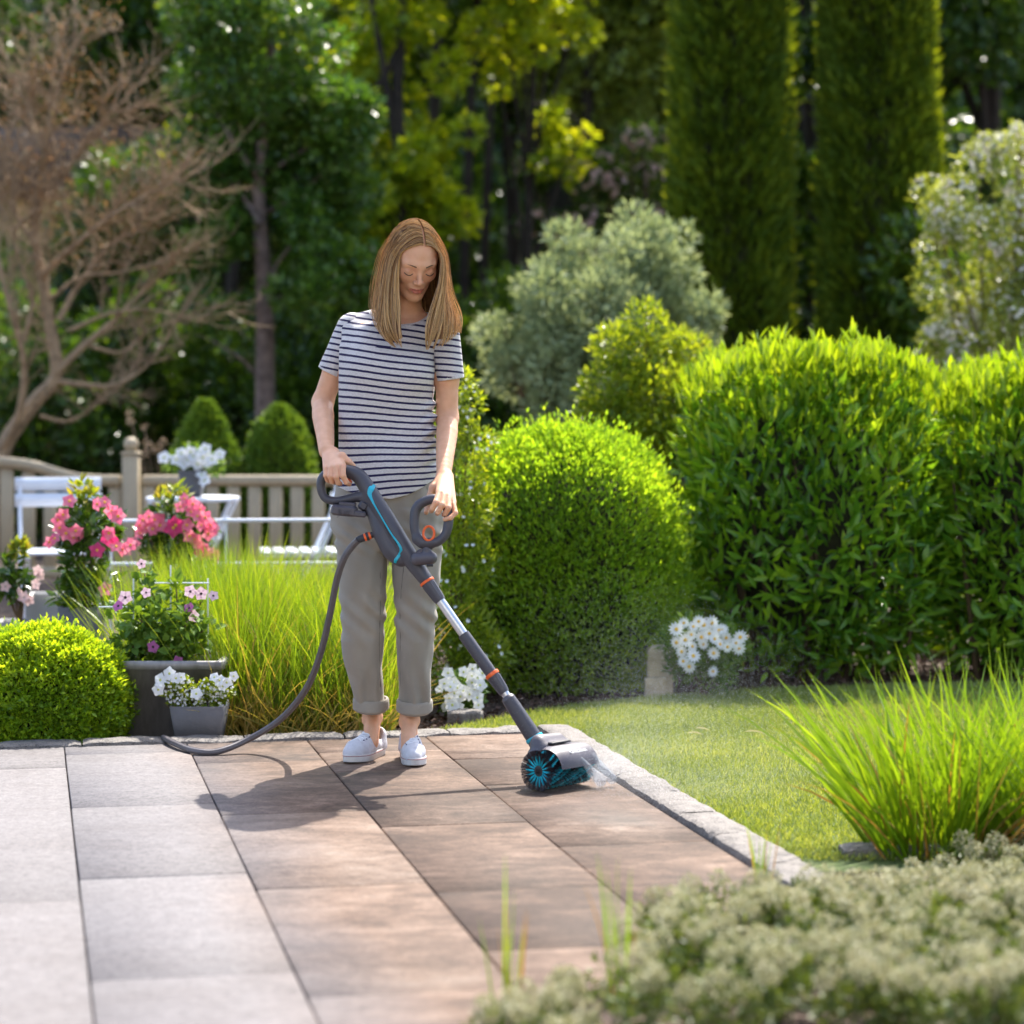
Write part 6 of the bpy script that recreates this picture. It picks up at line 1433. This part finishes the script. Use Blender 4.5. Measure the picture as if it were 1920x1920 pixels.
hair = empty('hair', (0, 0, 0)); hair.parent = woman; hair.matrix_parent_inverse = Matrix.Translation(woman.location).inverted()
# under-layer
gt = np.linspace(0, 12, 73); U = strands(gt, 22, 0, 0, 0); U = np.stack([U[:, min(21, int(round(k_*.90)))] for k_ in range(22)], 1)
axis_c = np.array([-.308, 7.36, 0])
def inset(U, d):
    W = U.copy(); c = np.stack([np.full(U.shape[:2], -.306), np.full(U.shape[:2], 7.365)], -1); v_ = c-W[..., :2]; L = np.linalg.norm(v_, axis=-1, keepdims=True); W[..., :2] += v_/np.maximum(L, .02)*d
    W[..., 2] -= d*.6*(W[..., 2] > 1.62); return W
Ui = push_out(inset(U, .005), .003); Ui = Ui; Ui[:, -1] = Ui[:, -1]-np.array([0, 0, .001])
a_, b_ = Ui.shape[:2]; idx = np.arange(a_*b_).reshape(a_, b_)
Qd = np.stack([idx[:-1, :-1], idx[1:, :-1], idx[1:, 1:], idx[:-1, 1:]], -1).reshape(-1, 4)
m_under = plain('hair_under', (.26, .125, .045), .6, var=.3, scale=60)
o = link('hair_under_layer', mesh_np('hair_under_layer', Ui.reshape(-1, 3), Qd, m_under, True), hair)
# strands
def ribbon_tubes(U, r, seed):
    """three sided tubes along every strand"""
    n, m = U.shape[:2]; T = np.gradient(U, axis=1); T /= np.linalg.norm(T, axis=2, keepdims=True)+1e-9
    ref = np.array([0, 1.0, 0.2]); s_ = np.cross(T, ref); s_ /= np.linalg.norm(s_, axis=2, keepdims=True)+1e-9; w_ = np.cross(T, s_)
    V = []; 
    for k in range(3):
        an = 2*np.pi*k/3+.5; V.append(U+(s_*np.cos(an)+w_*np.sin(an))*r)
    V = np.stack(V, 2).reshape(-1, 3); base = (np.arange(n)*m*3)[:, None, None]+(np.arange(m-1)*3)[None, :, None]
    Qs = []
    for k in range(3): Qs.append(np.concatenate([base+k, base+(k+1) % 3, base+3+(k+1) % 3, base+3+k], -1).reshape(-1, 4))
    return V, np.concatenate(Qs)
nl = 110; locks = np.sort(rng.uniform(0, 12, nl)); per = 30; M_ = 20
ts = []; dep = []; lens = []
for L_ in locks:
    sp = rng.normal(0, .085, per); ts.append(np.clip(L_+sp, 0, 12)); dep.append(rng.uniform(-.004, .004)+rng.normal(0, .0016, per)); lens.append(np.full(per, rng.uniform(.84, 1.03))+rng.normal(0, .05, per))
ts = np.concatenate(ts); dep = np.concatenate(dep); lens = np.concatenate(lens); n = len(ts)
lockid = np.repeat(np.arange(nl), per)
U = strands(ts, M_, 0, 0, 0); tt = np.linspace(0, 1, M_)[None, :]
U = inset(U, 0); out = U[..., :2]-np.array([-.306, 7.365]); out /= np.linalg.norm(out, axis=-1, keepdims=True)+1e-9
U[..., :2] += out*(dep[:, None, None]*(0.25+tt[..., None]*1.2))
ph = rng.uniform(0, 6.28, nl)[lockid][:, None]; wob = .0050*np.sin(tt*8+ph)*tt**1.4+.0012*np.sin(tt*17+rng.uniform(0, 6.28, n)[:, None])*tt
U[..., 0] += wob; U[..., 1] += .7*wob
lockx = np.interp(locks, locks, locks)   # locks gather toward their ends
cen = np.stack([U[lockid == k].mean(0) for k in range(nl)]); U += (cen[lockid]-U)*(.75*tt[..., None]**3)
lens = np.clip(lens, .82, 1.0); q_ = tt*(M_-1)*lens[:, None]; i0_ = np.clip(np.floor(q_).astype(int), 0, M_-2); f_ = (q_-i0_)[..., None]; ar_ = np.arange(n)[:, None]
U = U[ar_, i0_]*(1-f_)+U[ar_, i0_+1]*f_
U = push_out(U, .0065+dep[:, None, None]*.5)
rad_ = .00095*rng.uniform(.7, 1.3, n)[:, None, None]*np.interp(np.linspace(0, 1, M_), [0, .1, .8, 1], [.9, 1, .9, .25])[None, :, None]
V, Qd = ribbon_tubes(U, rad_, 1)
link('hair_strands', mesh_np('hair_strands', V, Qd, m_hair, True), hair)
# stray hairs catching the sun
n = 260; ts = rng.uniform(1.5, 10.5, n); U = strands(ts, M_, 0, 0, 0); out = U[..., :2]-np.array([-.306, 7.365]); out /= np.linalg.norm(out, axis=-1, keepdims=True)+1e-9
U[..., :2] += out*(rng.uniform(.002, .030, n)[:, None, None]*np.sin(tt*3.0+.1)[..., None])+rng.normal(0, .0012, (n, 1, 2))
U[..., 0] += .006*np.sin(tt*rng.uniform(4, 12, n)[:, None]+rng.uniform(0, 6.28, n)[:, None])*tt; U[..., 2] += .006*np.sin(tt*2.5)*rng.uniform(0, 1.2, n)[:, None]
U = push_out(U, .009)
V, Qd = ribbon_tubes(U, np.full((1, 1, 1), .00042), 1)
link('stray_hairs', mesh_np('stray_hairs', V, Qd, m_hair, True), hair)

# t-shirt
m_shirt, nt, b = newmat('striped_cotton')
at = node(nt, 'ShaderNodeAttribute', attribute_name='stripe'); tc = node(nt, 'ShaderNodeTexCoord')
nz = node(nt, 'ShaderNodeTexNoise'); nz.inputs['Scale'].default_value = 55; nz.inputs['Detail'].default_value = 3; nt.links.new(tc.outputs['Object'], nz.inputs['Vector'])
m1 = node(nt, 'ShaderNodeMath', operation='MULTIPLY_ADD'); m1.inputs[1].default_value = .10; nt.links.new(nz.outputs['Fac'], m1.inputs[0]); nt.links.new(at.outputs['Fac'], m1.inputs[2])
fr = node(nt, 'ShaderNodeMath', operation='FRACT'); nt.links.new(m1.outputs[0], fr.inputs[0])
cr = node(nt, 'ShaderNodeValToRGB'); el = cr.color_ramp.elements; el[0].position = 0; el[0].color = (0, 0, 0, 1); el[1].position = .035; el[1].color = (1, 1, 1, 1); e = el.new(.33); e.color = (1, 1, 1, 1); e = el.new(.365); e.color = (0, 0, 0, 1)
nt.links.new(fr.outputs[0], cr.inputs['Fac'])
n2 = node(nt, 'ShaderNodeTexNoise'); n2.inputs['Scale'].default_value = 160; n2.inputs['Detail'].default_value = 3; mp = node(nt, 'ShaderNodeMapping'); mp.inputs['Scale'].default_value = (1, 1, 3); nt.links.new(tc.outputs['Object'], mp.inputs[0]); nt.links.new(mp.outputs[0], n2.inputs['Vector'])
cw = node(nt, 'ShaderNodeValToRGB'); cw.color_ramp.elements[0].position = .3; cw.color_ramp.elements[0].color = (.60, .57, .57, 1); cw.color_ramp.elements[1].position = .65; cw.color_ramp.elements[1].color = (.76, .73, .73, 1); nt.links.new(n2.outputs['Fac'], cw.inputs['Fac'])
mx = node(nt, 'ShaderNodeMix', data_type='RGBA'); mx.inputs[7].default_value = (.022, .018, .075, 1); nt.links.new(cr.outputs['Color'], mx.inputs[0]); nt.links.new(cw.outputs['Color'], mx.inputs[6]); nt.links.new(mx.outputs[2], b.inputs['Base Color'])
b.inputs['Roughness'].default_value = .85; b.inputs['Specular IOR Level'].default_value = .2; b.inputs['Sheen Weight'].default_value = .2
bp = node(nt, 'ShaderNodeBump'); bp.inputs['Strength'].default_value = .15; bp.inputs['Distance'].default_value = .002; nt.links.new(n2.outputs['Fac'], bp.inputs['Height']); nt.links.new(bp.outputs['Normal'], b.inputs['Normal'])
tr = node(nt, 'ShaderNodeBsdfTranslucent'); nt.links.new(mx.outputs[2], tr.inputs[0]); mm = node(nt, 'ShaderNodeMixShader'); mm.inputs[0].default_value = .12
nt.links.new(b.outputs[0], mm.inputs[1]); nt.links.new(tr.outputs[0], mm.inputs[2]); nt.links.new(mm.outputs[0], nt.nodes['Material Output'].inputs['Surface'])
sh = Vol((-.66, 7.24, .78), (-.10, 7.58, 1.48), .0024)
sh.gcyl([(pxz(py), pxx(c), Y, hw*.001686, b_) for py, c, hw, b_, Y in shirt_tab], .012, p=2.25, kc=.02)
sh.cap(NB+Vector((-.035, .01, -.012)), SL+Vector((.0, 0, -.004)), .044, .0475, .028); sh.cap(NB+Vector((.03, .005, -.018)), SR+Vector((.0, 0, -.006)), .042, .046, .028)
for s_, c in ((-1, (-.432, 7.345, 1.235)), (1, (-.315, 7.33, 1.225))): sh.ell(c, (.058, .042, .058), .045)
# drape folds
X, Y, Z = sh.points()
fold = .0022*vn(X, Y, Z, 26, 14, 9, 3)+.0016*vn(X, Y, Z, 16, 10, 34, 5)*np.clip((1.25-Z)*5, 0, 1)
side = np.clip((X+.29)/.06, 0, 1)*np.clip((1.16-Z)/.05, 0, 1)*np.clip((Z-.88)/.05, 0, 1)
fold = fold+.0038*side*np.sin((Z*1.0-X*.55)*150+2*np.sin(X*30))
sh.a += 2.3*fold.astype(np.float32)
# neckline, hem
sh.ell((-.352, 7.35, 1.447), (.112, .15, .074), .004, 's')
zh = np.interp(X.ravel(), [pxx(p) for p in (600, 640, 670, 700, 735, 765, 795, 818, 840)], [pxz(p) for p in (908, 914, 924, 931, 933, 927, 912, 896, 890)]).astype(np.float32)[:, None, None]
hem = zh-Z+0*Y
sh.a = np.maximum(sh.a, hem+.0008*np.sin(X*90))
shirt = sh.mesh('shirt', m_shirt, woman)
vv = verts_of(shirt)
PIT_ = .0209
tilt = np.interp(vv[:, 2], [.82, .87, .98, 1.12, 1.28, 1.38], [-.11, -.085, .0, .09, .14, .16])
stripe = vv[:, 2]+tilt*(vv[:, 0]+.39)+.0012*np.sin(vv[:, 0]*25+vv[:, 2]*9)+.05*np.clip(vv[:, 1]-7.36, -.1, .1)*(vv[:, 2] > 1.3)
sd_ = np.clip((vv[:, 0]+.29)/.06, 0, 1)*np.clip((1.16-vv[:, 2])/.05, 0, 1)*np.clip((vv[:, 2]-.88)/.05, 0, 1)
stripe = stripe+.0022*sd_*np.sin((vv[:, 2]-vv[:, 0]*.55)*150+1.2+2*np.sin(vv[:, 0]*30))
# plain band along the neckline
dn = np.sqrt((((vv-np.array([-.352, 7.35, 1.447]))/np.array([.112, .15, .074]))**2).sum(1))
stripe = stripe/PIT_
stripe = np.where(dn < 1.09, np.floor(stripe)+.6, stripe)
set_attr(shirt, 'stripe', stripe)
# sleeves
def sleeve(S, E, h0, r0, r1, nx, off):
    s5 = Vol(np.minimum(S, h0)-.085, np.maximum(S, h0)+.085, .0022); S = np.array(S); h0 = np.array(h0); d = (h0-S)/np.linalg.norm(h0-S)
    s5.cap(S-d*.004, h0+d*.02, r0, r1, .01, sy=1.12)
    X, Y, Z = s5.points(); t_ = (X-S[0])*d[0]+(Y-S[1])*d[1]+(Z-S[2])*d[2]; L_ = np.linalg.norm(h0-S)
    s5.a = s5.a+(.0022*vn(X, Y, Z, 30, 30, 14, nx)).astype(np.float32)
    s5.cap(h0-d*.06, h0+d*.06, r1-.0055, r1-.0038, .003, 's', sy=1.12)
    s5.a = np.maximum(s5.a, (t_-L_).astype(np.float32))
    o = s5.mesh('sleeve', m_shirt, shirt); q = verts_of(o)-S
    ta = q @ d; rad = q-ta[:, None]*d; st = (-ta+off[0]*rad[:, 0]+.10*rad[:, 1])/.0205+off[1]
    st = np.where(ta > L_-.006, np.floor(st)+.6, st); set_attr(o, 'stripe', st); return o
HL_ = Vector((pxx(620.5, 7.46), 7.462, pxz(699, 7.46))); HR_ = Vector((pxx(844, 7.38), 7.392, pxz(711, 7.38)))
sleeve(SL+Vector((0, 0, -.004)), EL, HL_, .0500, .0415, 11, (-.28, .1)); sleeve(SR+Vector((.002, 0, -.006)), ER, HR_, .0490, .0455, 12, (.22, .35))

# trousers with turn-ups
m_trou, nt, b = newmat('grey_chino'); b.inputs['Roughness'].default_value = .8; b.inputs['Specular IOR Level'].default_value = .25; b.inputs['Sheen Weight'].default_value = .15
tc = node(nt, 'ShaderNodeTexCoord'); nz = node(nt, 'ShaderNodeTexNoise'); nz.inputs['Scale'].default_value = 7; nz.inputs['Detail'].default_value = 5; nt.links.new(tc.outputs['Object'], nz.inputs['Vector'])
cr = node(nt, 'ShaderNodeValToRGB'); cr.color_ramp.elements[0].position = .3; cr.color_ramp.elements[0].color = (.27, .243, .203, 1); cr.color_ramp.elements[1].position = .7; cr.color_ramp.elements[1].color = (.345, .31, .262, 1); nt.links.new(nz.outputs['Fac'], cr.inputs['Fac']); nt.links.new(cr.outputs['Color'], b.inputs['Base Color'])
n2 = node(nt, 'ShaderNodeTexNoise'); n2.inputs['Scale'].default_value = 700; nt.links.new(tc.outputs['Object'], n2.inputs['Vector']); bp = node(nt, 'ShaderNodeBump'); bp.inputs['Strength'].default_value = .25; bp.inputs['Distance'].default_value = .001; nt.links.new(n2.outputs['Fac'], bp.inputs['Height']); nt.links.new(bp.outputs['Normal'], b.inputs['Normal'])
tv = Vol((-.62, 7.24, .12), (-.14, 7.60, .94), .0024)
lt = [(960, 673, 50, .098, 7.42), (1000, 675, 49, .096, 7.42), (1040, 678, 46, .090, 7.415), (1080, 679, 43.5, .083, 7.41), (1150, 680.5, 41, .073, 7.405), (1200, 680, 39, .068, 7.405), (1250, 682, 35.5, .064, 7.42), (1290, 688, 32.5, .060, 7.44), (1322, 693, 30.5, .057, 7.455)]
rt = [(960, 779, 49, .098, 7.42), (1000, 780, 48.5, .096, 7.415), (1040, 781, 46, .090, 7.41), (1080, 782, 42.5, .083, 7.40), (1130, 781, 38.5, .073, 7.395), (1200, 779.5, 35.5, .068, 7.395), (1250, 778, 33.5, .064, 7.405), (1290, 776.5, 31.5, .060, 7.41), (1322, 776, 30.5, .057, 7.415)]
for t_ in (lt, rt): tv.gcyl([(pxz(py), pxx(c), Y_, hw*.001686, b_) for py, c, hw, b_, Y_ in t_], .014, p=2.2, kc=.004)
tv.gcyl([(pxz(885), pxx(725), 7.42, .150, .100), (pxz(920), pxx(725), 7.42, .158, .104), (pxz(960), pxx(725), 7.42, .172, .108), (pxz(1000), pxx(727), 7.42, .172, .104), (pxz(1030), pxx(729), 7.42, .12, .085)], .022, p=2.3)
X, Y, Z = tv.points()
kx = np.where(X < pxx(729), pxx(684), pxx(779))
fold = .0030*vn(X, Y, Z, 34, 26, 7, 21)+.0024*vn(X, Y, Z, 22, 16, 16, 22)
# knee creases and bunching above the turn-ups
fold = fold+.0026*np.sin((Z*1.0+(X-kx)*.9)*95)*np.exp(-((Z-.46)/.07)**2)+.0036*np.sin((X-kx)*115+Y*20+Z*14)*np.clip((.36-Z)/.16, 0, 1)+.0026*np.sin((Z+(X-kx)*.7)*120)*np.exp(-((Z-.70)/.05)**2)
tv.a += 1.6*fold.astype(np.float32)
# side seams pressed in
for sx_, tb in ((1, lt), (1, rt)): pass
trou = tv.mesh('trousers', m_trou, woman)
m_seam = plain('trouser_seam', (.15, .135, .115), .85)
def on_trouser(px, py):
    for i in range(200):
        p = P(px, py, 7.25+.0015*i); ix = np.round((np.array(p)-tv.lo)/tv.h).astype(int)
        if (ix >= 0).all() and (ix < tv.n).all() and tv.a[tuple(ix)] < 0: return p-Vector((0, .0002, 0))
    return P(px, py, 7.36)
for ln in ([(757, 1062), (753, 1100), (750, 1150), (751, 1200), (750, 1250), (752, 1300)], [(712, 1062), (714, 1100), (713, 1150), (711, 1200), (712, 1250), (714, 1300)], [(799, 905), (802, 925), (808, 945), (818, 962)], [(652, 930), (646, 945), (638, 962), (630, 975)]):
    mb = MB(); mb.tube([on_trouser(*q) for q in [(ln[i][0]+(ln[i+1][0]-ln[i][0])*t, ln[i][1]+(ln[i+1][1]-ln[i][1])*t) for i in range(len(ln)-1) for t in (0, .25, .5, .75)]], .0011, 5); mb.build('seam', m_seam, trou)
for t_, yc in ((lt, 7.455), (rt, 7.415)):
    c = pxx(t_[-1][1]+1); mb = MB(); n = 40; V = []
    prof = [(-.004, .005), (0.0, .0085), (0.004, .0125), (.0045, .022), (.0042, .036), (.0035, .044), (.001, .0475), (-.004, .046), (-.007, .040), (-.009, .01)]
    z0 = pxz(1336)-.006
    for dr_, z in prof:
        for k in range(n):
            a_ = 2*math.pi*k/n; w_ = 1+.012*math.sin(3*a_+z*60)
            V.append((c+(.0535+dr_)*w_*math.cos(a_), yc+(.0605+dr_)*w_*math.sin(a_), z0+z*1.0+.0022*math.sin(2*a_+1)+.008*math.sin(a_)*.3))
    m_ = len(prof); mb.add(V, [[i*n+(k+1) % n, i*n+k, ((i+1) % m_)*n+k, ((i+1) % m_)*n+(k+1) % n][::-1] for i in range(m_) for k in range(n)])
    mb.build('turn_up', m_trou, trou, True)

# canvas shoes
m_canvas = plain('white_canvas', (.60, .60, .65), .8, var=.08, scale=60, bump=.3, bscale=500)
m_sole = plain('white_rubber', (.60, .58, .56), .55, var=.08, scale=30)
m_line = plain('red_line', (.30, .06, .07), .6); m_navy = plain('navy_print', (.03, .03, .11), .6)
m_lace = plain('white_lace', (.80, .80, .84), .8)
def shoe(label, toe, heel):
    toe, heel = Vector(toe), Vector(heel); d = (toe-heel); L_ = .252; d.normalize(); s_ = Vector((-d.y, d.x, 0)); o_ = heel
    def w(x, y, z): return o_+d*x+s_*y+Vector((0, 0, z))
    Mx = np.array([d, s_, Vector((0, 0, 1))]).T
    root = empty('shoe', (heel.x, heel.y, 0)); root.parent = woman; root.matrix_parent_inverse = Matrix.Translation(woman.location).inverted()
    lo = np.minimum(np.array(toe), np.array(heel))-.09; hi = np.maximum(np.array(toe), np.array(heel))+.09; lo[2] = -.004; hi[2] = .11
    v = Vol(lo, hi, .0020)
    foot = [(.030, .0275, .0), (.07, .0275, .002), (.12, .030, .004), (.17, .0365, .003), (.200, .036, .0), (.220, .030, -.002)]
    for (x0, r0, y0), (x1, r1, y1) in zip(foot[:-1], foot[1:]): v.cap(w(x0, y0, .034), w(x1, y1, .033-(.006 if x1 > .21 else 0)), r0*.93, r1*.93, .008)
    v.cap(w(.035, 0, .03), w(.028, 0, .062), .031, .027, .01); v.cap(w(.12, .002, .036), w(.083, 0, .070), .030, .026, .012); v.cap(w(.16, .003, .032), w(.11, .002, .052), .033, .031, .012)
    X, Y, Z = v.points(); v.a = np.maximum(v.a, (.018-Z+0*X+0*Y).astype(np.float32))
    v.cap(w(.058, 0, .115), w(.048, 0, .062), .036, .021, .006, 's')   # opening
    v.cap(w(.085, 0, .120), w(.062, 0, .075), .030, .024, .006, 's')
    v.a = v.a+(.0010*vn(X, Y, Z, 90, 90, 60, 8)).astype(np.float32)
    v.mesh('upper', m_canvas, root)
    # sole: outline swept up
    out = []
    n = 44
    for k in range(n):
        a_ = 2*math.pi*k/n; cx = .127+.127*math.cos(a_); wy = .0375*math.sin(a_)
        wid = np.interp(cx, [0, .03, .1, .17, .21, .254], [.86, .90, .86, 1.10, 1.12, .98]); cyy = np.interp(cx, [0, .1, .17, .25], [0, .002, .004, -.001])
        pw = abs(math.sin(a_))**.72*(1 if math.sin(a_) > 0 else -1)
        out.append((cx, cyy+.0375*pw*wid))
    mb = MB(); V = []
    prof = [(.955, .0), (1.0, .003), (1.0, .020), (.985, .0235), (.93, .0240)]
    for sc, z in prof:
        for (x, y) in out:
            ry = .001 if x < .2 else .001
            V.append(tuple(w(.127+(x-.127)*sc, y*sc if abs(y) > 0 else 0, z+(.004*max(0, (x-.19)/.06)))))
    m_ = len(prof); mb.add(V, [[i*n+k, i*n+(k+1) % n, (i+1)*n+(k+1) % n, (i+1)*n+k] for i in range(m_-1) for k in range(n)]+[[k for k in range(n)][::-1], [(m_-1)*n+k for k in range(n)]])
    mb.build('sole', m_sole, root, True)
    mb = MB(); mb.tube([w(.127+(x-.127)*1.003, y*1.006, .0200+.004*max(0, (x-.19)/.06)) for x, y in out]+[w(.127+(out[0][0]-.127)*1.003, out[0][1]*1.006, .0200+.004)], .0009, 5, cap=False); mb.build('sole_line', m_line, root)
    def surf(x, y):
        z = .11
        while z > .02:
            ix = np.round((np.array(w(x, y, z))-v.lo)/v.h).astype(int)
            if (ix >= 0).all() and (ix < v.n).all() and v.a[tuple(ix)] < 0: return w(x, y, z+.0015)
            z -= .001
        return w(x, y, z)
    for i in range(4):
        x0 = .118+.020*i; mb = MB(); hw = .019
        for a0, a1 in ((x0, x0+.014), (x0+.014, x0)):
            mb.tube([surf(a0+(a1-a0)*t, -hw+2*hw*t) for t in np.linspace(0, 1, 7)], .0019, 6)
        mb.build('lace', m_lace, root, True)
        for sy_ in (-1, 1):
            mb = MB(); c = surf(x0, sy_*.0205); mb.tube([c-Vector((0, 0, .002)), c+Vector((0, 0, .0012))], .0024, 7); mb.build('eyelet', m_navy, root)
    c = surf(.098, .0); mb = MB(); n_ = 7
    q = [surf(.092, -.012+.024*i/(n_-1))+Vector((0, 0, .0008)) for i in range(n_)]+[surf(.104, .012-.024*i/(n_-1))+Vector((0, 0, .0008)) for i in range(n_)]
    mb.tube(q+[q[0]], .0009, 4, cap=False); mb.tube([surf(.098, -.006)+Vector((0, 0, .001)), surf(.098, .006)+Vector((0, 0, .001))], .0016, 5); mb.build('tongue_patch', m_navy, root)
shoe('', (-.512, 7.315, 0), (-.4185, 7.548, 0)); shoe('', (-.297, 7.246, 0), (-.336, 7.494, 0))
